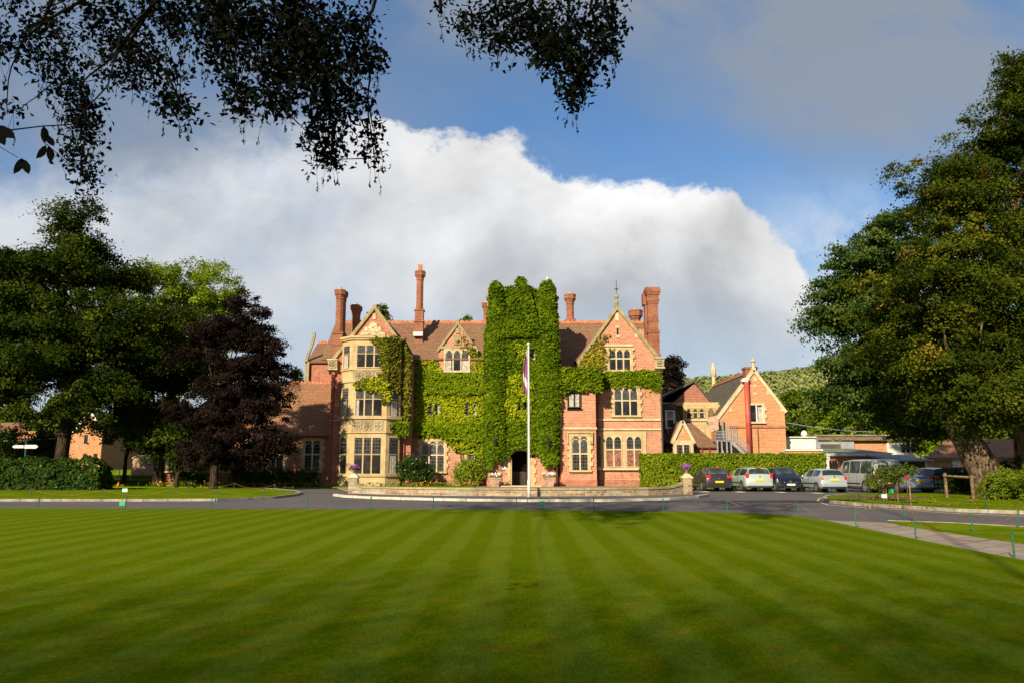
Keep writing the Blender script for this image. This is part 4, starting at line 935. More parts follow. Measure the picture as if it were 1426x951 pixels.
# -- pipes
def pipe(px, t, b, Y, r=0.06, mat='redpipe', hop=True):
    x = W(px, (t+b)/2, Y)[0]; mb = MB(); mb.tube([(x, Y-0.12, ZZ(b, Y)), (x, Y-0.12, ZZ(t, Y))], r, 8)
    if hop: mb.box(x-0.13, x+0.13, Y-0.25, Y, ZZ(t, Y)-0.05, ZZ(t, Y)+0.22)
    n = int((ZZ(t, Y)-ZZ(b, Y))/1.5)
    for i in range(1, n+1): mb.box(x-0.10, x+0.10, Y-0.19, Y, ZZ(b, Y)+i*1.5, ZZ(b, Y)+i*1.5+0.07)
    mb.build('downpipe', M[mat], house)
pipe(462.5, 521, 672, YL); pipe(562.5, 608, 673, YL); pipe(780, 603, 678, YA+0.15); pipe(921, 504, 640, YR, 0.075, 'black', False)
pipe(833, 560, 678, YR, 0.05)
# -- wall lamps by the door
for px in (690, 764):
    x, z = W(px, 617, 57.6); mb = MB(); mb.lathe((x, 57.45, z), [(0.03, -0.22), (0.10, -0.15), (0.15, 0.12), (0.17, 0.14), (0.05, 0.28), (0.02, 0.33)], 6); mb.tube([(x, 57.45, z+0.3), (x, 57.6, z+0.42), (x, 57.9, z+0.2)], 0.02, 5)
    mb.build('wall_lamp', M['black'], house)

# ------------------------------------------------------------------ left wing (lower hall) belongs to the house
YW = 60.2; wx0, wx1 = W(230, 630, YW)[0], gl_x0
MB().box(wx0, wx1-0.01, YW, 67, -0.1, ZZ(604, YW)).build('wall', M['brick_l'], house)
wr = MB(); ez = ZZ(605.5, YW-0.35); ry, rz_ = 66, ZZ(533, 66)
wr.slab([(wx0-0.3, YW-0.35, ez), (wx1, YW-0.35, ez), (wx1, ry, rz_), (W(320, 533, ry)[0], ry, rz_)], 0.14); wro = wr.build('roof', M['roof_l'], house)
wr = MB(); x = W(330, 533, ry)[0]
while x < wx1-0.3: wr.box(x, x+0.3, ry-0.12, ry+0.12, rz_-0.08, rz_+0.10); wr.lathe((x+0.15, ry, rz_+0.08), [(0.12, 0), (0.09, 0.08), (0.02, 0.12)], 6); x += 0.33
wr.build('ridge_tiles', M['ridge'], wro)
MB().tube([(wx0, YW-0.42, ez-0.03), (wx1, YW-0.42, ez-0.03)], 0.07, 6).build('gutter', M['redpipe'], house)
for (a, b) in ((424, 446.5), (374, 396), (345, 367), (296, 318), (266, 288), (236, 258)):
    winpx(house, a, b, 613, 655, YW, lights=2, transom=0.46, style='tracery', sw=0.2, gu='leaded', gl='leaded', frame='stone_l')
# taller block behind the hall
YB = 69; bx0, bx1 = W(428.5, 520, YB)[0], W(475, 520, YB)[0]
MB().box(bx0, bx1, YB, 76, 0, ZZ(503, YB)).build('wall', M['brick_l'], house)
wr = MB(); wr.slab([(bx0-0.1, YB-0.25, ZZ(504.5, YB)), (bx1, YB-0.25, ZZ(504.5, YB)), (bx1, YB+3.5, ZZ(478, YB+3.5)), (bx0-0.1, YB+3.5, ZZ(478, YB+3.5))], 0.12); wro = wr.build('roof', M['roof'], house)
wr = MB(); x = bx0
while x < bx1: wr.box(x, x+0.3, YB+3.4, YB+3.65, ZZ(478.5, YB+3.5), ZZ(475, YB+3.5)); x += 0.33
wr.build('ridge_tiles', M['ridge'], wro)
wr = MB(); xq = W(432, 500, YB)[0]
coping(wr, [(xq-0.3, ZZ(506, YB)), (xq-0.15, ZZ(494, YB)), (xq+0.1, ZZ(483, YB)), (xq+0.32, ZZ(470, YB)), (xq+0.3, ZZ(464, YB))], 0.22, YB-0.3, YB-0.05); wr.box(xq-0.35, xq-0.0, YB-0.3, YB+0.1, ZZ(533, YB), ZZ(504, YB))
wr.build('gable_coping', M['coping'], house)
# ------------------------------------------------------------------ climbers on the house
def plant(name, label, cat, x, y, group=None): return thing(name, label, cat, (x, y, 0), group=group)
iv = plant('climbing_ivy', 'thick dark green ivy covering the whole entrance tower and its turrets', 'ivy', W(726, 600, 57.6)[0], 57.6)
(c1x, c1y, r1), (c2x, c2y, r2) = TC
def ytow(x, z):
    lowf = np.clip((ZZ(400, 58)-z)/8.0, 0, 1); y = np.full(len(x), YT-0.16)+0.0
    # tower gable standing a little forward between the turrets, dark clefts beside it
    zc_ = (z-ZZ(470, 58))/(ZZ(400, 58)-ZZ(470, 58)); hw_ = np.clip(1.55-0.95*zc_, 0.45, 1.5); y = np.where(zc_ > 0, np.where(np.abs(x-tgx) < hw_, y-0.28, y+0.14), y+0.0)
    for cx, cy, r, side in ((c1x, c1y, 0.78, -1), (c2x, c2y, 0.82, 1)):
        rr = r+0.16*lowf; d2 = rr**2-(x-cx)**2; yy = cy-np.sqrt(np.clip(d2, 0, 9)); y = np.where(d2 > 0, np.minimum(y, yy), np.where((x-cx)*side > 0, cy+1.2*(np.abs(x-cx)-rr), y))
    return y
tpoly = [(681, 403), (684, 397), (690, 394.5), (696, 397), (701, 405), (704, 403), (708, 399), (713, 400), (718, 402), (718, 393), (721, 389), (726, 387.5), (731, 389), (733, 393), (733, 401), (738, 400), (744, 401), (748, 408), (752, 399), (756, 394.5), (761, 393), (767, 396), (773, 406), (774, 425), (777, 440), (779, 480), (781, 520), (781, 560), (778, 600), (777, 640), (773, 656), (767, 646), (760, 650), (752, 640), (745, 632), (739, 629), (726, 624), (712, 629), (706, 640), (698, 643), (690, 640), (682, 655), (674, 640), (674, 560), (675, 500), (674, 470), (679, 440)]
thol = [(716, 722, 491, 500), (738, 745, 487, 500), (721, 725, 559, 571), (729, 734, 560, 571)]
ivy_patch(iv, 'leaves', tpoly, YT, 0.42, GI, dens=330, lsize=0.175, holes=thol, seed=11, yfun=ytow, tint=(0.43, 0.16))
def side_leaves(parent, x, y0, y1, z0, z1, sgn, mat, dens=120, lsize=0.19, seed=1):
    rng = np.random.default_rng(seed); n = int((y1-y0)*(z1-z0)*dens); y = rng.uniform(y0, y1, n); z = rng.uniform(z0, z1, n)
    b = 0.15+0.12*vnoise(np.stack([y, y*0, z], 1), 2, seed)
    leaf_mesh('leaves', np.stack([x+sgn*b*rng.uniform(0.4, 1.2, n), y, z], 1), np.stack([np.full(n, sgn*1.0), y*0-0.2, y*0+0.5], 1)+rng.normal(size=(n, 3))*0.4, lsize, rng.normal(0.45, 0.17, n), mat, parent, aspect=0.85, rng=rng)
    MB().box(x, x+sgn*0.06, y0, y1, z0, z1).build('stems', M['ivyback'], parent)
side_leaves(iv, c2x+0.62, 58.9, 62.2, ZZ(640, 58), ZZ(412, 59), 1, GI, seed=5)
side_leaves(iv, c1x-0.45, 58.9, 61.5, ZZ(640, 58), ZZ(418, 59), -1, GI, seed=6)
# lighter creeper strands hanging on the tower front
v = plant('creeper', 'yellow green creeper hanging down the middle of the ivy tower below its windows', 'creeper', W(722, 600, 57.9)[0], 57.9)
ivy_patch(v, 'leaves', [(706, 532), (716, 520), (732, 522), (742, 535), (741, 575), (733, 590), (722, 578), (712, 590), (704, 582)], YT-0.3, 0.28, GY, dens=190, seed=21, holes=thol, tint=(0.45, 0.15), back=False)
ivy_patch(v, 'leaves', [(718, 480), (734, 478), (735, 492), (727, 506), (716, 505), (722, 492)], YT-0.3, 0.28, GY, dens=190, seed=22, tint=(0.4, 0.15), back=False)
# creeper on the centre-left wall
cr_ = plant('creeper', 'bright yellow green creeper covering the wall between the left bay and the entrance tower', 'creeper', W(620, 600, 60.8)[0], 60.8)
cpoly = [(566, 500), (575, 497), (590, 499), (608, 503), (616, 512), (620, 519), (655, 519), (655, 498), (650, 489), (664, 490), (680, 500), (681, 640), (668, 640), (656, 630), (640, 632), (628, 622), (615, 612), (600, 608), (588, 612), (575, 600), (566, 608)]
chol = [(597.5, 602.5, 561, 578.5), (606, 611.5, 562, 578.5), (648, 653, 561, 579), (659.5, 663, 563, 578)]
ivy_patch(cr_, 'leaves', cpoly, YC, 0.36, GY, dens=230, lsize=0.17, holes=chol, seed=31, tint=(0.42, 0.17))
ivy_patch(cr_, 'leaves', [(570, 596), (592, 588), (612, 592), (640, 588), (674, 588), (676, 612), (655, 622), (640, 612), (620, 610), (596, 600), (575, 612)], YC-0.3, 0.25, GI, dens=180, seed=32, tint=(0.62, 0.14), back=False)
ivy_patch(cr_, 'leaves', [(566, 520), (600, 514), (630, 520), (676, 518), (676, 545), (645, 552), (610, 548), (566, 552)], YC-0.28, 0.22, GI, dens=170, seed=33, tint=(0.62, 0.14), back=False)
# creeper on the dormer gable
dv = plant('creeper', 'thin autumn tinted creeper on the right slope of the small centre gable', 'creeper', W(655, 600, 60.6)[0], 60.6)
ivy_patch(dv, 'leaves', [(640, 462), (645, 462), (662, 485), (666, 497), (652, 496), (650, 485), (640, 487), (644, 478)], YD-0.1, 0.25, GA, dens=110, seed=41, tint=(0.4, 0.2), back=False)
# left bay creeper
lv = plant('creeper', 'olive and rust tinted creeper wrapped round the right side of the left bay window', 'creeper', W(552, 600, 58.2)[0], 58.2)
def ybay(x, z):
    return np.where(x < b1, BYF-0.05, np.where(x < b1+cut, BYF+(x-b1)*(BYB-BYF)/cut-0.05, YL-0.25))
ivy_patch(lv, 'leaves', [(529, 470), (560, 468), (566, 480), (569, 505), (568, 560), (566, 600), (558, 606), (545, 602), (542, 590), (556, 586), (560, 575), (558, 548), (548, 545), (540, 560), (533, 562), (530, 548), (520, 545), (505, 540), (490, 536), (500, 529), (520, 526), (533, 520), (530, 505), (528, 482), (518, 479), (516, 473)], 58.0, 0.42, GA, dens=240, lsize=0.165, seed=51, yfun=ybay, tint=(0.32, 0.17))
ivy_patch(lv, 'leaves', [(498, 531), (520, 524), (540, 532), (545, 555), (538, 562), (528, 548), (510, 543), (492, 540)], 57.9, 0.3, GY, dens=160, seed=52, tint=(0.6, 0.15), back=False)
ivy_patch(lv, 'leaves', [(541, 588), (556, 584), (570, 590), (570, 606), (560, 610), (550, 604)], 58.5, 0.4, GI, dens=200, seed=53, tint=(0.5, 0.15), back=True)
# ivy bands on the right
rv = plant('climbing_ivy', 'deep clipped ivy band over the brick projection right of the tower', 'ivy', W(808, 600, 58.3)[0], 58.3)
ivy_patch(rv, 'leaves', [(778, 515), (800, 513), (822, 513), (836, 517), (839, 530), (837, 546), (830, 548), (822, 543), (810, 546), (798, 542), (788, 548), (779, 552)], YA-0.1, 0.5, GI, dens=330, seed=61, tint=(0.58, 0.15))
MB().box(ax0-0.1, W(836, 530, YA)[0], YA-0.05, YR, ZZ(543, YA), ZZ(515, YA)).build('stems', M['ivyback'], rv)
side_leaves(rv, W(836, 530, YA)[0], YA-0.2, YR, ZZ(545, YA), ZZ(515, YA), 1, GI, seed=62)
rng = np.random.default_rng(5); n = 900; leaf_mesh('leaves', np.stack([rng.uniform(ax0, W(837, 530, YA)[0], n), rng.uniform(YA-0.4, 61.6, n), ZZ(514, YA)+rng.uniform(-0.05, 0.2, n)], 1), rng.normal(size=(n, 3))*0.4+np.array([0, -.3, 1]), 0.18, rng.normal(0.6, .15, n), GI, rv, aspect=.85)
rv = plant('climbing_ivy', 'long neat ivy band across the right gable between its two upper windows', 'ivy', W(880, 600, 59.8)[0], 59.8)
ivy_patch(rv, 'leaves', [(838, 518), (860, 516), (900, 515), (920, 517), (922, 530), (921, 545), (908, 541), (892, 539), (870, 541), (850, 539), (842, 543), (836, 540)], YR, 0.42, GI, dens=330, seed=63, tint=(0.6, 0.15))
ivy_patch(rv, 'leaves', [(894, 541), (918, 542), (912, 550), (898, 549)], YR, 0.2, GY, dens=90, seed=66, tint=(0.8, 0.1), back=False, lsize=0.14)
rv = plant('creeper', 'reddish and yellow creeper climbing the left side of the right gable', 'creeper', W(835, 600, 59.8)[0], 59.8)
ivy_patch(rv, 'leaves', [(815, 492), (826, 478), (838, 465), (850, 466), (846, 474), (841, 480), (842, 488), (856, 486), (846, 492), (848, 500), (844, 512), (838, 517), (806, 516), (804, 508)], YR-0.03, 0.30, GA, dens=150, seed=64, tint=(0.45, 0.2), back=False, lsize=0.16)
ivy_patch(rv, 'leaves', [(812, 496), (826, 486), (838, 486), (836, 516), (808, 516)], YR-0.03, 0.3, GY, dens=90, seed=65, tint=(0.6, 0.2), back=False)

# bare woody stems below the leaves
def bare_stems(parent, sets, Y, seed):
    rd = random.Random(seed)
    for (px, t, b) in sets:
        mb = MB(); x = W(px, (t+b)/2, Y)[0]; z0, z1 = 0.05, ZZ(t, Y)
        for s_ in range(3):
            P = [(x+rd.uniform(-.05, .05)+0.12*(s_-1)*k/6+rd.uniform(-.05, .05), Y-0.06-rd.uniform(0, .05), z0+(z1-z0)*k/6) for k in range(7)]; mb.tube(P, [0.05-0.005*k for k in range(7)], 6)
        mb.build('stem', M['bark'], parent)
bare_stems(iv, ((684, 640, 677), (771, 645, 677)), YT-0.1, 3)
bare_stems(cr_, ((644, 615, 676), (569, 560, 672)) , YC-0.05, 4)
# ------------------------------------------------------------------ hedges and shrubs
def hedge(name, label, cat, x0, x1, y0, y1, z1, mat, dens=150, lsize=0.12, seed=1, rz=0, tint=(0.5, 0.2), bulge=0.10, round_=0.0):
    t = thing(name, label, cat, ((x0+x1)/2, (y0+y1)/2, 0)); rng = np.random.default_rng(seed)
    P = []; N = []
    def face(n, f, nn):
        a = rng.random(n); b = rng.random(n); p = f(a, b); P.append(p); N.append(np.tile(nn, (n, 1)))
    A = lambda a, b: max(20, int(a*b*dens))
    face(A(x1-x0, z1), lambda a, b: np.stack([x0+(x1-x0)*a, np.full(len(a), y0), z1*b], 1), [0, -1, 0.25])
    face(A(x1-x0, y1-y0), lambda a, b: np.stack([x0+(x1-x0)*a, y0+(y1-y0)*b, np.full(len(a), z1)], 1), [0, -0.2, 1])
    face(A(y1-y0, z1), lambda a, b: np.stack([np.full(len(a), x0), y0+(y1-y0)*a, z1*b], 1), [-1, 0, 0.2])
    face(A(y1-y0, z1), lambda a, b: np.stack([np.full(len(a), x1), y0+(y1-y0)*a, z1*b], 1), [1, 0, 0.2])
    P = np.concatenate(P); N = np.concatenate(N).astype(float)
    cx, cy = (x0+x1)/2, (y0+y1)/2
    bl = vnoise(P, 1.7, seed)*bulge+vnoise(P, 4.5, seed+3)*bulge*0.5
    if round_:
        e = np.clip(1-np.minimum(P[:, 0]-x0, x1-P[:, 0])/1.2, 0, 1)**2*(P[:, 2]/z1); P[:, 2] -= e*round_
    P = P+N*bl[:, None]*0.8+rng.normal(0, 0.035, P.shape); P[:, 2] = np.maximum(P[:, 2], 0.03)
    N += rng.normal(size=N.shape)*0.5
    leaf_mesh('foliage', P, N, lsize, rng.normal(tint[0], tint[1], len(P))+0.18*vnoise(P, 0.8, seed+7), mat, t, aspect=0.75, rng=rng)
    MB().box(x0+0.12, x1-0.12, y0+0.12, y1-0.1, 0, z1-0.12-round_*0.6).build('stems', M['ivyback'], t); return t
hx0, hx1 = W(896, 650, 56)[0], W(1151, 650, 56)[0]
hedge('clipped_hedge', 'long clipped bright green hedge behind the parked cars', 'hedge', hx0, hx1, 56, 57.7, ZZ(632.5, 56), GH, dens=330, lsize=0.125, seed=3, tint=(0.48, 0.22))
hxa, hxb = W(-200, 660, 50)[0], W(138, 660, 50)[0]
hedge('laurel_hedge', 'dark loose laurel hedge on the left lawn under the big trees', 'hedge', hxa, hxb, 50, 51.8, ZZ(640, 50), GS, dens=190, lsize=0.2, seed=4, tint=(0.38, 0.2), bulge=0.28, round_=0.5)
def shrub(name, label, lobes, mat, n=60, per=60, ls=0.12, seed=1, clump=0.45, tint=(0.5, 0.2), flowers=None, group=None, cat='shrub'):
    L = np.array(lobes); t = thing(name, label, cat, (L[:, 0].mean(), L[:, 1].mean(), 0), group=group)
    o, cc = crown('foliage', lobes, n, per, ls, mat, t, seed=seed, clump=clump, tint=tint, inner=0.3, upbias=0.4, flat=0.8, zmin=0.15)
    s = MB(); rnd = random.Random(seed)
    for j in range(7):
        e = cc[rnd.randrange(len(cc))]; limb(s, (L[0, 0]+rnd.uniform(-.15, .15), L[0, 1], 0), e, 0.035, 0.012, rnd=rnd)
    s.build('stems', M['bark'], t)
    if flowers:
        rng = np.random.default_rng(seed); P = cc[rng.integers(0, len(cc), flowers[1])]+rng.normal(0, 0.22, (flowers[1], 3))+np.array([0, -0.25, 0.1]); petals('flowers', P, flowers[2], flowers[0], t, seed)
    return t
shrub('flowering_shrub', 'round dark shrub with small lilac flowers against the wall right of the left bay', [lobe(577, 654, 58.6, 20, 19), lobe(566, 645, 58.8, 10, 12), lobe(592, 660, 58.5, 10, 12)], GS, 110, 70, 0.13, 5, tint=(0.42, 0.2), flowers=(FL_L, 60, 0.09))
shrub('bright_shrub', 'bright yellow green shrub against the wall left of the tower door', [lobe(654, 656, 58.4, 19, 19), lobe(644, 662, 58.4, 11, 12), lobe(664, 648, 58.5, 12, 14)], GB, 110, 60, 0.14, 6, tint=(0.62, 0.2))
shrub('bright_shrub', 'large light green shrub at the right edge beside the big tree trunk', [lobe(1412, 690, 36.5, 30, 24), lobe(1440, 682, 36.8, 34, 32), lobe(1398, 700, 36.2, 16, 12)], GB, 240, 90, 0.10, 7, clump=0.38, tint=(0.30, 0.18))
shrub('dark_bush', 'low dark bush behind the wooden rail, left of the big tree trunk', [lobe(1334, 672, 43, 16, 13), lobe(1352, 674, 43, 12, 12)], GS, 60, 60, 0.12, 8, tint=(0.3, 0.15))
shrub('dark_bush', 'dark bush behind the big tree trunk at the right edge', [lobe(1405, 658, 44, 22, 22), lobe(1385, 668, 44, 14, 14)], GS, 60, 60, 0.12, 9, tint=(0.25, 0.15))
for i, (px, py, rx, rz_s, lab) in enumerate(((420, 669, 22, 8, 'low spreading shrub under the tall window of the left wing, nearest the bay'), (380, 664, 18, 12, 'rounded dark shrub under the wing windows right of the copper tree'), (340, 668, 22, 10, 'wide dark shrub behind the copper tree trunk on its right'), (262, 668, 22, 10, 'dark shrub under the wing windows left of the copper tree'))):
    shrub('low_shrub', lab, [lobe(px, py, 58.5, rx, rz_s), lobe(px+rx*0.5, py+2, 58.3, rx*0.6, rz_s*0.8)], GS, 60, 50, 0.14, 20+i, tint=(0.35, 0.18), group='shrubs under the wing windows')
for i, (px, py, rx, rz_s, lab) in enumerate(((-30, 622, 40, 24, 'tall dark bush behind the laurel hedge at the far left edge'), (28, 624, 34, 20, 'dark bush behind the laurel hedge below the signpost arms'), (66, 626, 26, 20, 'dark bush behind the laurel hedge right of the signpost'))):
    shrub('tall_bush', lab, [lobe(px, py-5, 61, rx, rz_s+5), lobe(px+6, py+14, 60.5, rx*0.9, rz_s*0.9)], GS, 100, 60, 0.18, 50+i, clump=0.7, tint=(0.3, 0.16), group='bushes behind the laurel hedge')
# flower bed with marigolds
rng = np.random.default_rng(8)
for (a, b, Y, nm, lab) in ((205, 470, 57.8, 'flower_bed', 'flower bed of orange and red blooms along the left wing'), (500, 668, 57.2, 'flower_bed', 'narrow bed of orange flowers in front of the left bay inside the terrace wall')):
    x0, x1 = W(a, 676, Y)[0], W(b, 676, Y)[0]; t = thing(nm, lab, 'flower bed', ((x0+x1)/2, Y, 0)); n = int((x1-x0)*60)
    P = np.stack([rng.uniform(x0, x1, n), rng.normal(Y, 0.22, n), rng.uniform(0.12, 0.42, n)], 1); leaf_mesh('foliage', P, rng.normal(size=(n, 3))+np.array([0, -.5, .8]), 0.14, rng.normal(0.5, 0.2, n), GH, t)
    m_ = rng.random(n) < 0.13*(np.sin(P[:, 0]*1.7)+0.5); petals('flowers', P[m_]+np.array([0, -0.1, 0.1]), 0.11, FL_O, t); m_ = rng.random(n) < 0.04; petals('flowers', P[m_]+np.array([0, -0.1, 0.1]), 0.11, FL_R, t)

# ------------------------------------------------------------------ terrace wall, piers, planters
def sweep_wall(parent_name, label):
    pts = [Vector(p+(0,)) for p in wp]; mb = MB(); cp_ = MB()
    D = []
    for i in range(len(pts)-1):
        n = 5
        for k in range(n): D.append(pts[i].lerp(pts[i+1], k/n))
    D.append(pts[-1]); N = []
    for i in range(len(D)):
        d = (D[min(i+1, len(D)-1)]-D[max(i-1, 0)]).normalized(); N.append(Vector((-d.y, d.x, 0)))
    def prof(P, h0, h1, w):
        vs = []; fs = []
        for i, (p, n_) in enumerate(zip(D, N)):
            e = min(i, len(D)-1-i); up = 0.30 if e == 0 else (0.14 if e == 1 else (0.04 if e == 2 else 0))
            for s_, h in ((-1, h0 if h0 < 0.1 else h0+up), (1, h0 if h0 < 0.1 else h0+up), (1, h1+up), (-1, h1+up)):
                q = p+n_*w/2*s_; vs.append((q.x, q.y, h))
        for i in range(len(D)-1):
            a = i*4; b = a+4
            for k in range(4): fs.append((a+k, a+(k+1) % 4, b+(k+1) % 4, b+k))
        fs += [(0, 3, 2, 1), (len(vs)-4, len(vs)-3, len(vs)-2, len(vs)-1)]; P.add(vs, fs)
    t = thing(parent_name, label, 'wall', (wp[4][0], wp[4][1], 0))
    prof(mb, 0.0, 0.40, 0.24); prof(cp_, 0.402, 0.50, 0.34); mb.build('brickwork', M['wallbrick'], t); cp_.build('coping', M['coping'], t); return t
sweep_wall('terrace_wall', 'low curved brick wall with worn stone coping in front of the house')
for (px, b, lab, side) in ((492, 688.6, 'square stone pier with pyramid cap at the left end of the terrace wall', 'left'), (957, 690, 'square stone pier with pyramid cap at the right end of the terrace wall', 'right')):
    x, y = G(px, b); t = thing('gate_pier', lab, 'pier', (x, y, 0)); h = 0.24
    MB().box(x-h, x+h, y-h, y+h, 0, 0.92).build('shaft', M['wallbrick'], t)
    c = MB(); c.box(x-h-0.05, x+h+0.05, y-h-0.05, y+h+0.05, 0.92, 1.0); c.lathe((x, y, 1.0), [(0.39, 0), (0.16, 0.16)], 4); c.build('cap', M['stone_l'], t)
    f = thing('flower_urn', f'stone urn full of purple flowers on the {side} pier of the terrace wall', 'flower urn', (x, y, 1.15))
    MB().lathe((x, y, 1.155), [(0.10, 0), (0.07, 0.06), (0.2, 0.2), (0.22, 0.24)], 10).build('urn', M['planter'], f)
    rng = np.random.default_rng(int(px)); P = usphere(170, rng)*np.array([0.29, 0.24, 0.15])*rng.uniform(.5, 1.05, (170, 1))+np.array([x, y, 1.52]); petals('flowers', P, 0.075, FL_P, f, 3); P = usphere(120, rng)*np.array([0.28, 0.24, 0.15])+np.array([x, y, 1.44]); leaf_mesh('foliage', P, rng.normal(size=P.shape), 0.10, 0.4, GS, f)
for (px, lab) in ((689, 'left'), (765, 'right')):
    x = W(px, 672, 57)[0]; y = 57.0; t = thing('planter', f'square tapered terracotta planter with white flowers {lab} of the arched door', 'planter', (x, y, 0.12))
    MB().lathe((x, y, 0.12), [(0.40, 0), (0.52, 0.55), (0.57, 0.56), (0.57, 0.64), (0.48, 0.64)], 4).build('box', M['planter'], t)
    rng = np.random.default_rng(px); n = 160; P = np.stack([rng.uniform(-.48, .48, n)+x, rng.uniform(-.4, .4, n)+y, 0.78+rng.uniform(0, .22, n)], 1); leaf_mesh('foliage', P, rng.normal(size=P.shape), 0.12, 0.55, GH, t); petals('flowers', P[:80]+np.array([0, -0.08, 0.09]), 0.13, FL_W, t)
# flagpole
x, y = G(736.6, 694.3); zt = W(735, 481, y)[1]
t = thing('flagpole', 'tall white flagpole standing in front of the terrace wall', 'flagpole', (x, y, 0))
MB().tube([(x, y, 0.0), (x, y, 0.9), (x, y, 0.92), (x, y, zt)], [0.075, 0.075, 0.052, 0.038], 12).build('pole', M['white'], t, smooth=True)
MB().lathe((x, y, zt), [(0.03, 0), (0.08, 0.05), (0.09, 0.09), (0.05, 0.14)], 10).build('finial', M['white'], t)
MB().tube([(x-0.07, y-0.06, 1.3), (x-0.075, y-0.06, zt-0.05)], 0.008, 4).build('halyard', M['grey'], t)
fm, T, out = newmat('flag_cloth'); Pn, (qx, qy, qz) = gpos(T)
st = T.m('FRACT', T.m('ADD', T.m('MULTIPLY', T.m('ADD', qz, T.m('MULTIPLY', qx, 2.5)), 0.62), 0.30))
pbsdf(T, out, T.mix(T.m('GREATER_THAN', st, 0.74), (0.23, 0.055, 0.25, 1), (0.62, 0.55, 0.62, 1)), 0.8)
fl = MB(); nz, nx = 26, 12; zb = W(735, 546, y)[1]; z0f = zt-0.22; vs = []; fs = []
for j in range(nz+1):
    t_ = j/nz; z = z0f+(zb-z0f)*t_; wdt = 0.08+0.13*math.sin(min(1, t_*1.25)*PI*0.62)
    for i in range(nx+1):
        s_ = i/nx; vs.append((x-0.055-s_*wdt, y-0.02+0.07*math.sin(s_*11+t_*2.0)*(0.3+0.7*s_), z-0.12*s_*(1-t_)-0.06*math.sin(s_*5)*t_))
for j in range(nz):
    for i in range(nx): a = j*(nx+1)+i; fs.append((a, a+1, a+nx+2, a+nx+1))
fl.add(vs, fs); fo_ = fl.build('flag', fm, None, smooth=True, loc=(x-0.1, y, zb)); tag(fo_, 'limp purple and white flag hanging at the top of the flagpole', 'flag')
fo_.modifiers.new('thick', 'SOLIDIFY').thickness = 0.006
# gull on the tower
gx, gz = W(763.5, 393, 58.6); g = thing('gull', 'white gull perched on top of the right ivy turret', 'bird', (gx, 58.5, gz-0.12))
sk = MB(); sk.tube([(gx+0.18, 58.5, gz+0.02), (gx+0.06, 58.5, gz+0.08), (gx-0.02, 58.5, gz+0.16), (gx-0.07, 58.5, gz+0.27), (gx-0.12, 58.5, gz+0.33), (gx-0.17, 58.5, gz+0.32)], [0.02, 0.08, 0.10, 0.06, 0.055, 0.015], 8)
sk.build('body', M['white'], g, smooth=True); MB().tube([(gx-0.16, 58.5, gz+0.32), (gx-0.22, 58.5, gz+0.30)], [0.014, 0.004], 5).build('beak', M['yellowline'], g)
w_ = MB(); w_.slab([(gx-0.06, 58.42, gz+0.2), (gx+0.08, 58.4, gz+0.14), (gx+0.3, 58.46, gz+0.0), (gx+0.05, 58.41, gz+0.06)], 0.02); w_.build('wing', M['grey'], g); MB().tube([(gx, 58.5, gz-0.12), (gx, 58.5, gz+0.1)], 0.01, 4).build('leg', M['orange'], g)

# ------------------------------------------------------------------ annexe on the right
AY = 64.0; an = thing('gabled_annexe', 'red brick annexe with steep gable, stone finials and slate roof right of the house', 'building', (W(1050, 600, AY)[0], AY, 0))
a0, a1 = W(1001, 600, AY)[0], W(1094, 600, AY)[0]; am = W(1049.5, 520, AY)[0]; at_ = ZZ(517, AY); ae0, ae1 = ZZ(582, AY), ZZ(573, AY)
MB().pxz([(a0, -0.1), (a1, -0.1), (a1, ae1), (am, at_), (a0, ae0)], AY, 77).build('wall', M['brick_far'], an)
r_ = MB(); r_.slab([(a0-0.35, AY+0.1, ae0-0.25), (am, AY+0.1, at_+0.05), (am, 77.2, at_+0.05), (a0-0.35, 77.2, ae0-0.25)], 0.12); r_.slab([(am, AY+0.1, at_+0.05), (a1+0.3, AY+0.1, ae1-0.2), (a1+0.3, 77.2, ae1-0.2), (am, 77.2, at_+0.05)], 0.12)
ro = r_.build('roof', M['slate'], an)
r_ = MB(); r_.box(am-0.14, am+0.14, AY+0.4, 77, at_+0.0, at_+0.22); r_.build('ridge_tiles', M['ridge'], ro)
c_ = MB(); coping(c_, [(a0-0.1, ae0-0.05), (am, at_+0.12), (a1+0.1, ae1-0.05)], 0.26, AY-0.12, AY+0.3); c_.build('gable_coping', M['stone_l'], an)
c_ = MB(); c_.box(am-0.16, am+0.16, AY-0.14, AY+0.25, at_+0.1, at_+0.3); c_.lathe((am, AY, at_+0.3), [(0.13, 0), (0.10, 0.4), (0.2, 0.5), (0.2, 0.62), (0.08, 0.7), (0.05, 0.85)], 8); c_.build('finial', M['stone_l'], an)
c_ = MB(); zq = at_+0.05; c_.lathe((am, 76.8, zq), [(0.2, 0), (0.16, 0.9), (0.30, 1.2), (0.25, 1.7), (0.1, 2.3)], 8); c_.build('finial', M['stone_l'], an)
c_ = MB(); c_.box(am-0.35, am+0.6, AY+1.0, AY+1.9, at_-1.0, at_+0.45); c_.box(am-0.42, am+0.67, AY+0.93, AY+1.97, at_+0.35, at_+0.5); c_.build('chimney', M['chimbrick'], an)
c_ = MB(); 
for (px, t, b, hw) in ((1051, 524, 531, 2.6), (1051, 535, 539, 2.2), (1051.5, 546, 550, 2.2)):
    x = W(px, t, AY)[0]; c_.box(x-hw*AY/F, x+hw*AY/F, AY-0.06, AY, ZZ(b, AY), ZZ(t, AY))
for P in ([(1067, 541), (1073, 549), (1067, 549)], [(1087, 565), (1092, 573), (1087, 573)], [(1019, 565), (1019, 573), (1014, 573)]): c_.pxz([W(p, q_, AY) for p, q_ in P], AY-0.05, AY)
c_.build('stone_dressing', M['stone_l'], an)
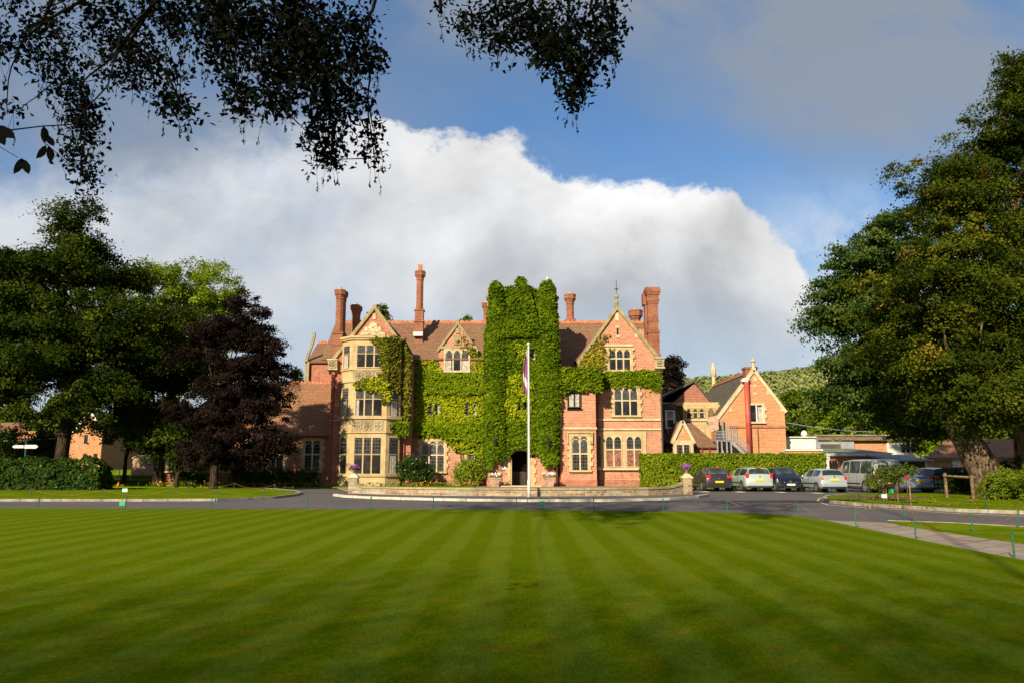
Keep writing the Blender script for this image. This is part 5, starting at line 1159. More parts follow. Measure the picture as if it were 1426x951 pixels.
winpx(an, 1044.5, 1062, 564, 587, AY, lights=2, transom=0, style='plain', sw=0.16, gu='glass', frame='white', sur='stone_l', curtain=[(0.62, 0.97, 0.02, 0.9)])
MB().box(W(1016, 594, AY)[0], a1+0.03, AY-0.09, AY, ZZ(595.5, AY), ZZ(592.5, AY)).build('string_course', M['brick_l'], an)
fx = W(1040, 580, AY)[0]; c_ = MB(); c_.tube([(fx, AY-0.3, ZZ(634, AY)), (fx, AY-0.3, ZZ(530, AY))], 0.20, 14); c_.build('flue', M['redflue'], an, smooth=True)
c_ = MB(); c_.tube([(fx, AY-0.3, ZZ(530, AY)), (fx, AY-0.3, ZZ(527, AY))], 0.27, 12); c_.box(fx-0.4, fx+0.1, AY-0.5, AY-0.1, ZZ(532, AY), ZZ(528, AY)); c_.build('flue_cap', M['white'], an)
MB().tube([(W(1055, 600, AY)[0], AY-0.08, ZZ(632, AY)), (W(1055, 600, AY)[0], AY-0.08, ZZ(597, AY))], 0.03, 6).build('downpipe', M['black'], an)
# linking range behind
lk = thing('link_building', 'low range with slate roofs, tile hung gable and stone window band between house and annexe', 'building', (W(965, 600, 70)[0], 70, 0))
LY = 68.5; q0, q1, qm = W(938, 560, LY)[0], W(989, 560, LY)[0], W(967, 531, LY)[0]
MB().pxz([(q0-2, 0), (q1+1.5, 0), (q1+1.5, ZZ(560, LY)), (q1, ZZ(560, LY)), (qm, ZZ(532.5, LY)), (q0, ZZ(560, LY)), (q0-2, ZZ(560, LY))], LY, 80).build('wall', M['brick_l'], lk)
hung = tiles('pink_hung_tiles', (0.34, 0.14, 0.10), (0.40, 0.18, 0.13), 0.1)
MB().pxz([(q0, ZZ(560, LY)), (qm, ZZ(533, LY)), (q1, ZZ(560, LY))], LY-0.12, LY-0.002).build('tile_hanging', hung, lk)
r_ = MB(); r_.slab([(qm+0.0, LY-0.35, ZZ(531.5, LY)), (q0-3.2, LY-0.35, ZZ(572, LY)), (q0-3.2, 84, ZZ(572, LY)), (qm, 84, ZZ(531.5, LY))], 0.14); r_.slab([(qm, LY-0.35, ZZ(531.5, LY)), (q1+0.2, LY-0.35, ZZ(561, LY)), (q1+0.2, 84, ZZ(561, LY)), (qm, 84, ZZ(531.5, LY))], 0.14); r_.build('roof', M['slate'], lk)
MB().box(q0-1.2, q1+0.9, LY-0.5, LY-0.13, ZZ(565, LY), ZZ(560.5, LY)).build('fascia', M['stone'], lk)
KY = 66.5; k0, k1 = W(951, 570, KY)[0], W(1003, 570, KY)[0]
MB().box(k0, k1, KY, LY-0.01, 0, ZZ(563, KY)).build('wall', M['stone'], lk)
MB().box(k0-0.1, k1+0.1, KY-0.12, KY-0.001, ZZ(586, KY), ZZ(583.5, KY)).build('sill', M['stone_l'], lk)
for i, (a, b) in enumerate(((955.5, 962.5), (964.5, 971.5), (973.5, 980.5))):
    winpx(lk, a, b, 568.5, 581.5, KY, lights=1, transom=0.42, style='round', sw=0.04, quoin=False, gu='leaded', gl='leaded', frame='stone', sill=False)
winpx(lk, 985, 995, 568, 582, KY, lights=1, transom=0, style='round', sw=0.04, quoin=False, gu='wood', frame='stone', sill=False)
# lower roof with the little gable
NY = 63.0; n0, n1 = W(945, 600, NY)[0], W(999, 600, NY)[0]
MB().box(n0-1, n1, NY, KY-0.01, 0, ZZ(623, NY)).build('wall', M['brick_l'], lk)
r_ = MB(); r_.slab([(n0-1, NY-0.3, ZZ(622, NY)), (n1+0.1, NY-0.3, ZZ(622, NY)), (n1-1.4, KY-0.1, ZZ(586, KY)), (n0-1, KY-0.1, ZZ(586, KY))], 0.12); r_.build('roof', M['roof'], lk)
MY = 61.5; m0, m1, mm = W(935.5, 620, MY)[0], W(967, 620, MY)[0], W(950.5, 590, MY)[0]
MB().pxz([(m0+.15, 0), (m1-.15, 0), (m1-.15, ZZ(613, MY)), (mm, ZZ(588, MY)), (m0+.15, ZZ(613, MY))], MY, 64.5).build('porch_gable', M['brick_far'], lk)
c_ = MB(); coping(c_, [(m0, ZZ(617, MY)), (mm, ZZ(586, MY)), (m1, ZZ(617, MY))], 0.22, MY-0.15, MY+0.4); c_.box(m0+0.1, m1-0.1, MY-0.10, MY-0.001, ZZ(636, MY), ZZ(613, MY)); c_.box(mm-0.04, mm+0.04, MY-0.05, MY-.001, ZZ(606, MY), ZZ(598, MY)); c_.build('gable_coping', M['stone_l'], lk)
winpx(lk, 941.5, 961, 619, 634, MY-0.10, lights=2, transom=0, style='plain', sw=0.0, gu='leaded', gl='glass', frame='stone_l')
r_ = MB(); r_.slab([(mm, MY+0.2, ZZ(587, MY)), (m0-0.1, MY+0.2, ZZ(617, MY)), (m0-0.1, 66, ZZ(617, MY)), (mm, 66, ZZ(587, MY))], 0.1); r_.slab([(mm, MY+0.2, ZZ(587, MY)), (m1+0.1, MY+0.2, ZZ(617, MY)), (m1+0.1, 66, ZZ(617, MY)), (mm, 66, ZZ(587, MY))], 0.1); r_.build('roof', M['roof'], lk)
# white dormer beside the house corner
DY = 64.5; e0, e1 = W(926, 585, DY)[0], W(941, 585, DY)[0]
MB().pxz([(e0-1.2, 0), (e1+0.7, 0), (e1+0.7, ZZ(598, DY)), (e1+.5, ZZ(590, DY)), (e1+.1, ZZ(562, DY)), (e0-1.2, ZZ(562, DY))], DY+0.05, LY).build('slate_wall', M['slate'], lk)
winpx(lk, 928, 938, 573, 594.5, DY, lights=1, transom=0.48, style='plain', sw=0.12, gu='glass', gl='glass', frame='white', sur='white', quoin=False, curtain=[(0.08, 0.92, 0.55, 0.95)])
c_ = MB(); c_.pxz([(e0-0.2, ZZ(570, DY)), ((e0+e1)/2, ZZ(560, DY)), (e1+0.2, ZZ(570, DY))], DY-0.2, DY+1.2); c_.build('dormer_roof', M['slate'], lk)
c_ = MB(); c_.tube([(W(928, 597, DY)[0], DY-.3, ZZ(597, DY)), (W(930, 608, DY)[0], DY-0.5, ZZ(606, DY)), (W(933, 620, DY)[0], DY-.5, ZZ(622, DY))], 0.05, 6); c_.build('waste_pipe', M['grey'], lk)
for px in (977, 987):
    c_ = MB(); x = W(px, 622, NY)[0]; c_.tube([(x, NY-.15, 0), (x, NY-.15, ZZ(622, NY))], 0.06, 6); c_.build('downpipe', M['redpipe'], lk)
# fire escape
FY = 62.2; fe = thing('fire_escape', 'grey metal fire escape stair with railings and pink canopy by the annexe gable', 'staircase', (W(1015, 630, FY)[0], FY, 0))
X_ = lambda px, Y=FY: W(px, 610, Y)[0]
pz = ZZ(612.5, FY); l0, l1 = X_(997), X_(1018)
MB().box(l0, l1, FY, FY+1.3, pz-0.08, pz).build('landing', M['grey'], fe)
ps = MB()
for px in (999, 1005, 1012, 1018): ps.box(X_(px)-0.05, X_(px)+0.05, FY+0.02, FY+0.12, 0, pz); ps.box(X_(px)-0.05, X_(px)+0.05, FY+1.2, FY+1.3, 0, pz)
ps.build('post', M['grey'], fe)
rl = MB(); rz0 = ZZ(600, FY)
for h in (0.0, 0.33, 0.66, 1.0): rl.box(l0, l1, FY, FY+0.035, pz+(rz0-pz)*h-0.02, pz+(rz0-pz)*h+0.02)
n = 12
for i in range(n+1): x = l0+(l1-l0)*i/n; rl.box(x-0.012, x+0.012, FY+0.04, FY+0.06, pz, rz0)
rl.box(l0, l0+.04, FY, FY+1.3, rz0-.02, rz0+.02)
s0, s1 = X_(1018), X_(1043); zb = ZZ(637, FY)
for h in (0.0, 0.45, 0.9): rl.tube([(s0, FY, pz+h), (s1, FY, zb+h)], 0.022, 5)
n = 16
for i in range(n+1): x = s0+(s1-s0)*i/n; z = pz+(zb-pz)*i/n; rl.box(x-0.012, x+0.012, FY-.01, FY+0.01, z, z+0.9)
u0, uz = X_(1011), ZZ(572, FY); 
for i in range(9): x = X_(1008)+i*0.16; rl.box(x-0.012, x+0.012, FY+1.2, FY+1.22, pz, pz+1.6-i*0.02)
rl.build('railing', M['grey'], fe)
sg = MB(); sg.slab([(s0, FY, pz), (s1, FY, zb), (s1, FY, zb-0.24), (s0, FY, pz-0.24)], 0.05); sg.slab([(s0, FY+1.1, pz), (s1, FY+1.1, zb), (s1, FY+1.1, zb-0.24), (s0, FY+1.1, pz-0.24)], 0.05)
n = 10
for i in range(n): x = s0+(s1-s0)*i/n; z = pz-(pz-zb)*(i+1)/n; sg.box(x, x+(s1-s0)/n, FY+0.04, FY+1.07, z-0.03, z)
sg.build('steps', M['grey'], fe)
cn = MB(); cn.slab([W(984, 582, FY+.6)[0:1]+(FY+.6,)+W(984, 582, FY+.6)[1:], W(999, 578, FY+.6)[0:1]+(FY+.6,)+W(999, 578, FY+.6)[1:], W(1001, 598, FY)[0:1]+(FY,)+W(1001, 598, FY)[1:], W(990, 602, FY)[0:1]+(FY,)+W(990, 602, FY)[1:]], 0.06); cn.build('canopy', M['planter'], fe)
for px in (1006, 1013): 
    p_ = MB(); p_.box(X_(px)-0.04, X_(px)+0.04, FY+1.2, FY+1.28, pz, ZZ(580, FY)); p_.build('post', M['grey'], fe)
# ------------------------------------------------------------------ low buildings to the right
def bld(name, label, x, y): return thing(name, label, 'building', (x, y, 0))
BY = 62.5; lo = bld('flat_roofed_building', 'low orange brick building with green felt flat roof and white fascia behind the silver van', W(1170, 640, BY)[0], BY)
def bx(par, nm, a, b, t, bo, Y, Y2, mat, ref=None):
    r = (t+bo)/2; return MB().box(W(a, r, Y)[0], W(b, r, Y)[0], Y, Y2, ZZ(bo, Y) if bo < 900 else -0.05, ZZ(t, Y)).build(nm, M[mat] if isinstance(mat, str) else mat, par)
bx(lo, 'wall', 1096, 1240, 632.5, 999, BY, 70, 'brick_far'); bx(lo, 'fascia', 1094, 1242, 630.5, 634.5, BY-0.3, BY-0.005, 'white')
r_ = MB(); za, zb = ZZ(630.3, BY), ZZ(624, 70); r_.slab([(W(1094, 630, BY)[0], BY-0.3, za), (W(1242, 630, BY)[0], BY-0.3, za), (W(1242, 630, BY)[0], 70, zb), (W(1094, 630, BY)[0], 70, zb)], 0.05); r_.build('roof', M['greenroof'], lo)
bx(lo, 'wall', 1095, 1145, 627, 632, BY-0.6, BY-0.31, 'brick_far'); bx(lo, 'fascia', 1094, 1146, 625, 627.2, BY-0.7, BY-0.31, 'white')
bx(lo, 'porch', 1152.5, 1167, 634.8, 999, BY-0.35, BY-0.006, 'white')
for (a, b) in ((1155, 1158.2), (1159.2, 1162), (1163, 1166)): bx(lo, 'window', a, b, 641, 656, BY-0.37, BY-0.351, 'glass')
UY = 70.5; up = bld('upper_brick_block', 'orange brick block with grey cladding above the flat roof and row of white windows', W(1200, 620, UY)[0], UY)
bx(up, 'wall', 1192, 1250, 613, 999, UY, 78, 'brick_far'); bx(up, 'cladding', 1139, 1202, 614.5, 999, UY-0.3, UY-0.01, 'grey'); bx(up, 'cladding_panel', 1143, 1171, 618, 625, UY-0.34, UY-0.301, 'slate')
bx(up, 'window_wall', 1249, 1286, 616, 999, UY-0.1, 78, 'white')
for (a, b) in ((1255, 1260.5), (1262.5, 1267), (1269, 1274.5)): bx(up, 'window', a, b, 618, 629.5, UY-0.13, UY-0.101, 'glass')
bx(up, 'fascia', 1133, 1292, 606.5, 612.5, UY-0.5, UY-0.35, 'wood'); bx(up, 'roof', 1135, 1290, 604.8, 606.4, UY-0.6, 78, 'greyroof')
CYb = 66.0; cb = bld('white_cabin', 'white flat topped cabin on the flat roof beside the annexe', W(1116, 615, CYb)[0], CYb)
bx(cb, 'wall', 1094, 1136, 609, 624.5, CYb, 68.5, 'white'); bx(cb, 'roof', 1093, 1137, 607.4, 608.9, CYb-0.2, 68.7, 'lead'); bx(cb, 'door_panel', 1136.3, 1139, 610, 624, CYb, CYb+0.3, 'grey')
dx_, dz_ = W(1120, 606, 67)[0], ZZ(608, 67); t = thing('roof_vent', 'white rounded vent dome on top of the white cabin', 'vent', (dx_, 67, dz_))
MB().lathe((dx_, 67, dz_), [(0.16, 0), (0.16, 0.1), (0.26, 0.14), (0.27, 0.3), (0.2, 0.45), (0.08, 0.55)], 12).build('dome', M['white'], t, smooth=True)
SY = 58.5; sh = thing('timber_shed', 'dark stained timber shed with sloping felt roof behind the blue saloon car', 'shed', (W(1272, 650, SY)[0], SY, 0))
clad, T, out = newmat('dark_boarding'); Pn, (qx, qy, qz) = gpos(T); fr = T.m('FRACT', T.m('MULTIPLY', qz, 6.0))
pbsdf(T, out, T.mix(T.m('GREATER_THAN', fr, 0.82), T.mix(T.noise(Pn, 4, 4, .6), (0.035, 0.022, 0.016, 1), (0.075, 0.048, 0.035, 1)), (0.008, 0.006, 0.005, 1)), 0.8)
bx(sh, 'wall', 1241, 1302, 640, 999, SY, 62, clad); r_ = MB(); u = W(1240, 640, SY)[0]; v_ = W(1298, 640, SY)[0]
r_.slab([(u, SY-0.3, ZZ(640.5, SY)), (v_, SY-0.3, ZZ(640.5, SY)), (v_-0.6, 62, ZZ(632.5, 62)), (u-0.2, 62, ZZ(632.5, 62))], 0.1); r_.build('roof', M['greyroof'], sh)
FY2 = 57.5; fn_ = thing('board_fence', 'dark board fence with white notices behind the rail and big tree', 'fence', (W(1340, 660, FY2)[0], FY2, 0))
bx(fn_, 'boards', 1302.5, 1440, 650, 999, FY2, FY2+0.1, clad)
for (a, b) in ((1316.5, 1320.5), (1337, 1341)): bx(fn_, 'notice', a, b, 654.5, 661.5, FY2-0.03, FY2-0.002, 'white')
GY = 66.0; bg_ = thing('tiled_bungalow', 'single storey brick building with mossy brown tiled roof at the right edge', 'building', (W(1370, 640, GY)[0], GY, 0))
bx(bg_, 'wall', 1296, 1500, 640, 999, GY, 74, 'brick_far'); bx(bg_, 'fascia', 1290, 1505, 637, 640, GY-0.4, GY-0.005, 'white')
r_ = MB(); r_.slab([(W(1286, 637, GY)[0], GY-0.5, ZZ(637, GY)), (W(1505, 637, GY)[0], GY-0.5, ZZ(637, GY)), (W(1500, 610, 70)[0], 70, ZZ(611, 70)), (W(1318, 610, 70)[0], 70, ZZ(611, 70))], 0.15); r_.build('roof', M['roof_l'], bg_)
bx(bg_, 'window', 1326, 1338, 641, 650, GY-0.04, GY-0.002, 'white')
# ------------------------------------------------------------------ houses and shed on the left
HYl = 92.0; lh = thing('brick_house', 'tall narrow brick house with white verge seen under the left trees', 'house', (W(115, 620, HYl)[0], HYl, 0))
p0, p1, p2 = W(108, 600, HYl)[0], W(143, 600, HYl)[0], W(126.5, 573, HYl)[0]
MB().pxz([(p0, -0.1), (p1, -0.1), (p1, ZZ(598, HYl)), (p2, ZZ(573, HYl)), (p0, ZZ(600, HYl))], HYl, 104).build('wall', M['brick_far'], lh)
r_ = MB(); r_.slab([(p2, HYl-0.3, ZZ(571, HYl)), (p0-.3, HYl-0.3, ZZ(602, HYl)), (p0-.3, 104, ZZ(602, HYl)), (p2, 104, ZZ(571, HYl))], 0.15); r_.slab([(p2, HYl-0.3, ZZ(571, HYl)), (p1+.3, HYl-0.3, ZZ(600, HYl)), (p1+.3, 104, ZZ(600, HYl)), (p2, 104, ZZ(571, HYl))], 0.15); r_.build('roof', M['roof_l'], lh)
r_ = MB(); coping(r_, [(p0-.3, ZZ(602.5, HYl)), (p2, ZZ(571.5, HYl)), (p1+.3, ZZ(600, HYl))], 0.22, HYl-0.36, HYl-0.31); r_.build('verge_board', M['white'], lh)
for (a, b, t, bo) in ((117, 121.5, 605, 617), (115.5, 120, 631, 638), (130, 135, 631, 638)): bx(lh, 'window', a, b, t, bo, HYl-0.05, HYl-0.002, 'glass')
q_ = W(93, 600, 96)[0]; MB().box(q_, p0-0.01, 96, 103, -0.1, ZZ(600, 96)).build('wall', M['brick_far'], lh)
h2 = thing('brick_house', 'brick house glimpsed through leaves at the far left edge', 'house', (W(15, 620, 96)[0], 96, 0)); bx(h2, 'wall', 2, 33, 600, 999, 96, 104, 'brick_far')
r_ = MB(); r_.slab([(W(0, 600, 95.5)[0], 95.5, ZZ(601, 95.5)), (W(36, 600, 95.5)[0], 95.5, ZZ(601, 95.5)), (W(34, 590, 100)[0], 100, ZZ(588, 100)), (W(1, 590, 100)[0], 100, ZZ(588, 100))], 0.15); r_.build('roof', M['roof_l'], h2)
s_ = thing('garden_shed', 'small pinkish wooden shed in the sunny garden on the left', 'shed', (W(194, 650, 72)[0], 72, 0))
x0, x1 = W(184.5, 645, 72)[0], W(203, 645, 72)[0]; xm = x0+(x1-x0)*0.42; zb = 0.55
MB().pxz([(x0, zb), (x1, zb), (x1, ZZ(637, 72)), (xm, ZZ(633, 72)), (x0, ZZ(637, 72))], 72, 74.4).build('wall', M['planter'], s_)
r_ = MB(); r_.slab([(x0-.1, 71.9, ZZ(637.3, 72)), (xm, 71.9, ZZ(632.7, 72)), (xm, 74.5, ZZ(632.7, 72)), (x0-.1, 74.5, ZZ(637.3, 72))], 0.05); r_.slab([(xm, 71.9, ZZ(632.7, 72)), (x1+.1, 71.9, ZZ(637.3, 72)), (x1+.1, 74.5, ZZ(637.3, 72)), (xm, 74.5, ZZ(632.7, 72))], 0.05); r_.build('roof', M['white'], s_)
# rising garden lawn in terraces on the left
gd = MB()
for i, (y, z) in enumerate(((62, 0.15), (66, 0.4), (70, 0.75), (76, 1.15))): gd.box(-62, -30, y, 92, -0.1 if i == 0 else 0, z)
struct(gd.build('garden_terraces', M['meadow']))
# ------------------------------------------------------------------ hill with woods
hp = [(-150, 640), (600, 560), (800, 535), (955, 521), (1000, 518), (1040, 514), (1093, 507), (1135, 503), (1165, 506), (1220, 500), (1300, 490), (1450, 480), (1700, 500), (2000, 560)]
HYd = 420.0; xs_ = [W(p, q, HYd)[0] for p, q in hp]; zs_ = [W(p, q, HYd)[1]-9 for p, q in hp]
def hillz(x, y):
    zt_ = np.interp(x*HYd/np.maximum(y, 1)*1.0, xs_, zs_) if False else np.interp(x, xs_, zs_)
    s = np.clip((y-150)/(HYd-150), 0, 1.15); s = s*s*(3-2*s) if np.isscalar(s) else np.where(s < 1, s*s*(3-2*s), 1-(s-1)*0.3)
    return zt_*s
gx_ = np.linspace(-350, 700, 70); gy_ = np.linspace(150, 640, 34); vs = []; fs = []
for j, y in enumerate(gy_):
    for i, x in enumerate(gx_): vs.append((x, y, float(hillz(x, np.array(y)))-0.3+(0 if j else -1)))
for j in range(len(gy_)-1):
    for i in range(len(gx_)-1): a = j*len(gx_)+i; fs.append((a, a+1, a+1+len(gx_), a+len(gx_)))
hm = MB(); hm.add(vs, fs); struct(hm.build('hill', M['hill'], smooth=True))
rng = np.random.default_rng(77); CC = []
for _ in range(9000):
    x = rng.uniform(60, 330); y = rng.uniform(165, 455); px = x/y*F+713
    if 930 < px < 1330: CC.append((x, y))
CC = np.array(CC); z = hillz(CC[:, 0], CC[:, 1]); r = rng.uniform(3.0, 5.5, len(CC)); keep = []
grid = {}
for i, (x, y) in enumerate(CC):
    k = (int(x/5.5), int(y/7.5))
    if k in grid: continue
    grid[k] = 1; keep.append(i)
CC = CC[keep]; z = z[keep]; r = r[keep]; nn_ = len(CC); per = 110
ii = np.repeat(np.arange(nn_), per); d = usphere(len(ii), rng); d[:, 2] = np.abs(d[:, 2])*1.0-0.15
P = np.stack([CC[ii, 0], CC[ii, 1], z[ii]+2.0], 1)+d*(r[ii]*rng.uniform(0.75, 1.08, len(ii)))[:, None]*np.array([1, 1, 0.9])
tcl = rng.normal(0.5, 0.22, nn_)
GF = leafmat('hazed_wood_leaves', [(0, (0.13, 0.16, 0.06)), (0.5, (0.20, 0.235, 0.085)), (1, (0.28, 0.31, 0.11))], 0.2)  # pale narrow ramp: distance haze put into the leaf colour
fw = leaf_mesh('hillside_wood', P, d+np.array([0, 0, .3])+rng.normal(size=P.shape)*0.35, 1.25, tcl[ii]+rng.normal(0, .1, len(ii)), GF, None, aspect=0.9, rng=rng, loc=(150, 300, 20)); tag(fw, 'dense deciduous wood covering the hillside beyond the annexe', 'wood', kind='stuff')
# understorey mass behind the left trees
P = []; rng = np.random.default_rng(78); n = 34000
px = rng.uniform(-180, 330, n); Y = rng.uniform(108, 118, n); top = 562+22*np.clip((px-90)/60, 0, 1)+9*np.sin(px*0.045)+8*np.sin(px*0.13+1); py = rng.uniform(0, 1, n)**0.9*(655-top)+top
P = np.array([(W(a, b, c)[0], c, max(0.1, W(a, b, c)[1])) for a, b, c in zip(px, py, Y)])
fw = leaf_mesh('woodland_belt', P, rng.normal(size=P.shape)+np.array([0, -.6, .4]), 0.7, rng.normal(0.25, 0.2, n)+0.15*vnoise(P, 0.3, 4), GM, None, aspect=0.9, rng=rng, loc=(-60, 112, 0)); tag(fw, 'dark belt of woodland behind the houses on the left', 'wood', kind='stuff')

# ------------------------------------------------------------------ trees
def bpx(px, Y): return (W(px, 640, Y)[0], Y)
T_ = tree
T_('broadleaf_tree', 'tall dark green broadleaf tree over the laurel hedge at the far left', 'tree', bpx(84, 56), [lobe(118, 315, 56, 12, 26), lobe(92, 328, 56, 11, 26), lobe(150, 365, 56, 16, 18), lobe(48, 372, 56, 13, 24), lobe(112, 350, 56, 30, 48), lobe(135, 395, 56, 42, 60), lobe(72, 375, 56, 35, 50), lobe(95, 440, 55, 80, 70), lobe(35, 490, 55, 70, 95), lobe(120, 530, 54, 85, 70), lobe(165, 455, 56, 55, 65), lobe(-50, 430, 56, 80, 95), lobe(185, 500, 56, 36, 45)], 1250, 150, 0.21, G1, M['bark_dark'], 0.42, fork=7, seed=101, nlimb=16, clump=1.25, lean=(0.4, 0), tint=(0.42, 0.2), sprig=0.9)
T_('broadleaf_tree', 'dark spreading tree cut by the left edge of the photo', 'tree', bpx(-70, 54), [lobe(-60, 480, 54, 80, 100), lobe(-5, 530, 54, 55, 45), lobe(-20, 400, 54, 50, 60)], 500, 130, 0.2, G1, M['bark_dark'], 0.45, fork=5, seed=102, clump=1.1, tint=(0.35, 0.2), sprig=0.8)
T_('bright_tree', 'sunlit yellow green tree rising behind the dark trees left of the copper tree', 'tree', bpx(235, 78), [lobe(236, 402, 78, 50, 42), lobe(285, 425, 78, 36, 40), lobe(200, 440, 78, 36, 50), lobe(240, 500, 78, 70, 60), lobe(300, 480, 78, 30, 40)], 460, 140, 0.27, GB, M['bark'], 0.45, fork=9, seed=103, clump=1.5, tint=(0.5, 0.2), sprig=0.8)
T_('broadleaf_tree', 'mid green tree with olive leaves between the tall left tree and the copper tree', 'tree', bpx(222, 60), [lobe(210, 510, 60, 38, 36), lobe(235, 540, 60, 50, 65), lobe(202, 575, 59, 42, 42), lobe(255, 500, 60, 40, 60)], 460, 150, 0.2, G1, M['bark_dark'], 0.35, fork=4.2, seed=104, clump=1.1, tint=(0.55, 0.22), sprig=0.6)
T_('small_tree', 'low rounded tree with olive leaves in front of the brick house on the left', 'tree', bpx(175, 66), [lobe(162, 602, 66, 34, 24), lobe(195, 592, 66, 34, 26)], 170, 90, 0.24, GM, M['bark_dark'], 0.16, fork=2.2, seed=105, clump=0.9, tint=(0.3, 0.18))
t = T_('multi_stemmed_tree', 'dark multi stemmed small tree beside the lawn left of the copper tree', 'tree', bpx(248, 56), [lobe(236, 615, 56, 36, 26), lobe(262, 616, 56, 28, 32)], 150, 90, 0.22, G1, M['bark_dark'], 0.12, fork=1.0, seed=106, clump=0.9, tint=(0.4, 0.2), nlimb=16)
cbx, cby = G(297, 682)
T_('copper_tree', 'dark purple leaved copper tree on the left grass island', 'tree', (cbx, cby), [lobe(328, 458, cby, 34, 30), lobe(350, 478, cby, 36, 38), lobe(298, 508, cby, 45, 50), lobe(372, 500, cby, 38, 28), lobe(340, 540, cby, 52, 50), lobe(285, 575, cby, 45, 50), lobe(360, 580, cby, 50, 38), lobe(384, 600, cby, 22, 22), lobe(335, 620, cby, 65, 30), lobe(270, 625, cby, 35, 28)], 900, 140, 0.15, GP, M['bark_dark'], 0.24, fork=3.0, seed=107, clump=0.72, nlimb=14, tint=(0.42, 0.22), sprig=0.9)
rbx, rby = G(1386, 694)
lobR = [lobe(1408, 128, rby, 36, 42), lobe(1455, 115, rby, 40, 45), lobe(1380, 165, rby, 30, 35), lobe(1450, 170, rby, 65, 80), lobe(1375, 210, rby, 45, 55), lobe(1330, 260, rby, 50, 45), lobe(1283, 262, rby, 32, 26), lobe(1420, 280, rby, 70, 90), lobe(1340, 350, rby, 75, 70), lobe(1290, 410, rby-1, 60, 60), lobe(1400, 420, rby-1, 90, 90), lobe(1280, 490, rby-1, 62, 55), lobe(1360, 515, rby-2, 90, 68), lobe(1440, 525, rby-1, 80, 70), lobe(1312, 548, rby-1, 50, 38), lobe(1520, 350, rby, 110, 190), lobe(1400, 565, rby-2, 60, 34)]
T_('lime_tree', 'huge old tree with some yellow leaves and leaning ridged trunk on the right', 'tree', (rbx, rby), lobR, 2300, 150, 0.15, G2, M['bark'], 0.72, fork=3.4, seed=108, clump=0.95, nlimb=18, lean=(-1.5, 0), tint=(0.48, 0.22), sprig=0.9)
T_('chestnut_tree', 'rounded mid green tree with long leaves at the left of the huge right tree', 'tree', bpx(1352, 47), [lobe(1245, 345, 47, 42, 42), lobe(1215, 385, 47, 50, 45), lobe(1186, 430, 47, 40, 38), lobe(1184, 485, 47, 34, 38), lobe(1142, 478, 47, 9, 6), lobe(1154, 500, 47, 9, 9), lobe(1214, 520, 47, 38, 42), lobe(1235, 470, 47, 60, 80), lobe(1210, 556, 46.5, 38, 34), lobe(1280, 545, 46.5, 55, 42), lobe(1312, 578, 46, 32, 28)], 1000, 150, 0.18, G3, M['bark_dark'], 0.35, fork=5.0, seed=109, clump=1.0, nlimb=12, tint=(0.5, 0.2), sprig=0.8, droop=1.2)
T_('park_tree', 'straight trunked tree cut by the right edge of the photo', 'tree', bpx(1424, 45), [lobe(1480, 470, 45, 70, 90), lobe(1440, 560, 45, 60, 50)], 240, 100, 0.24, G2, M['bark'], 0.36, fork=5.5, seed=110, clump=1.0, tint=(0.4, 0.2))
T_('dark_tree', 'dark reddish tree rising behind the right chimney of the house', 'tree', bpx(934, 88), [lobe(936, 513, 88, 11, 13), lobe(928, 532, 88, 18, 18), lobe(940, 545, 88, 12, 14)], 140, 90, 0.30, GP, M['bark_dark'], 0.35, fork=6, seed=111, clump=0.9, tint=(0.55, 0.25))
T_('round_tree', 'large rounded green tree standing below the wooded hill right of the annexe', 'tree', bpx(1125, 130), [lobe(1125, 574, 130, 26, 22), lobe(1108, 588, 130, 24, 22), lobe(1146, 588, 130, 22, 20)], 360, 110, 0.5, GB, M['bark'], 0.5, fork=4, seed=112, clump=1.4, tint=(0.25, 0.18))
for i, (px, py, rx, rz_, Y, lab) in enumerate(((1205, 603, 28, 16, 100, 'bright bushy tree behind the grey cladding right of the big rounded tree'), (1250, 598, 30, 20, 96, 'bright bushy tree behind the white windowed block'), (1172, 600, 20, 14, 105, 'small green tree left of the bright bushy ones behind the flat roof'), (1305, 596, 34, 26, 100, 'broad green tree behind the tiled roof on the right'), (1370, 600, 40, 30, 98, 'green tree seen behind the trunk of the huge tree'), (1075, 598, 22, 22, 118, 'green tree close behind the right edge of the annexe'), (1010, 590, 40, 34, 112, 'green tree behind the slate roofs of the annexe'))):
    T_('background_tree', lab, 'tree', bpx(px, Y), [lobe(px, py, Y, rx, rz_), lobe(px+rx*0.5, py+8, Y, rx*0.7, rz_*0.8)], 150, 80, 0.5, GB if i < 3 else GM, M['bark'], 0.25, fork=2.5, seed=120+i, clump=1.7, tint=(0.35, 0.2), group='trees behind the low buildings')
for i, (px, py, rx, rz_, lab) in enumerate(((533, 436, 6, 9, 'pointed treetop just showing right of the left gable'), (527, 452, 5, 14, 'small treetop beside the left gable peak, lower than its neighbour'), (650, 449, 3.5, 6, 'tiny treetop over the ridge above the centre gable'), (415, 522, 8, 8, 'light green treetop over the ridge of the left wing'))):
    Y = 92; T_('treetop', lab, 'tree', bpx(px, Y), [lobe(px, py, Y, rx, rz_), lobe(px, py+20, Y, rx*1.6, rz_*1.6)], 50, 50, 0.35, GM if i != 3 else GB, M['bark'], 0.2, fork=5, seed=140+i, clump=0.8, nlimb=4, tint=(0.4, 0.15), group='treetops over the roof')
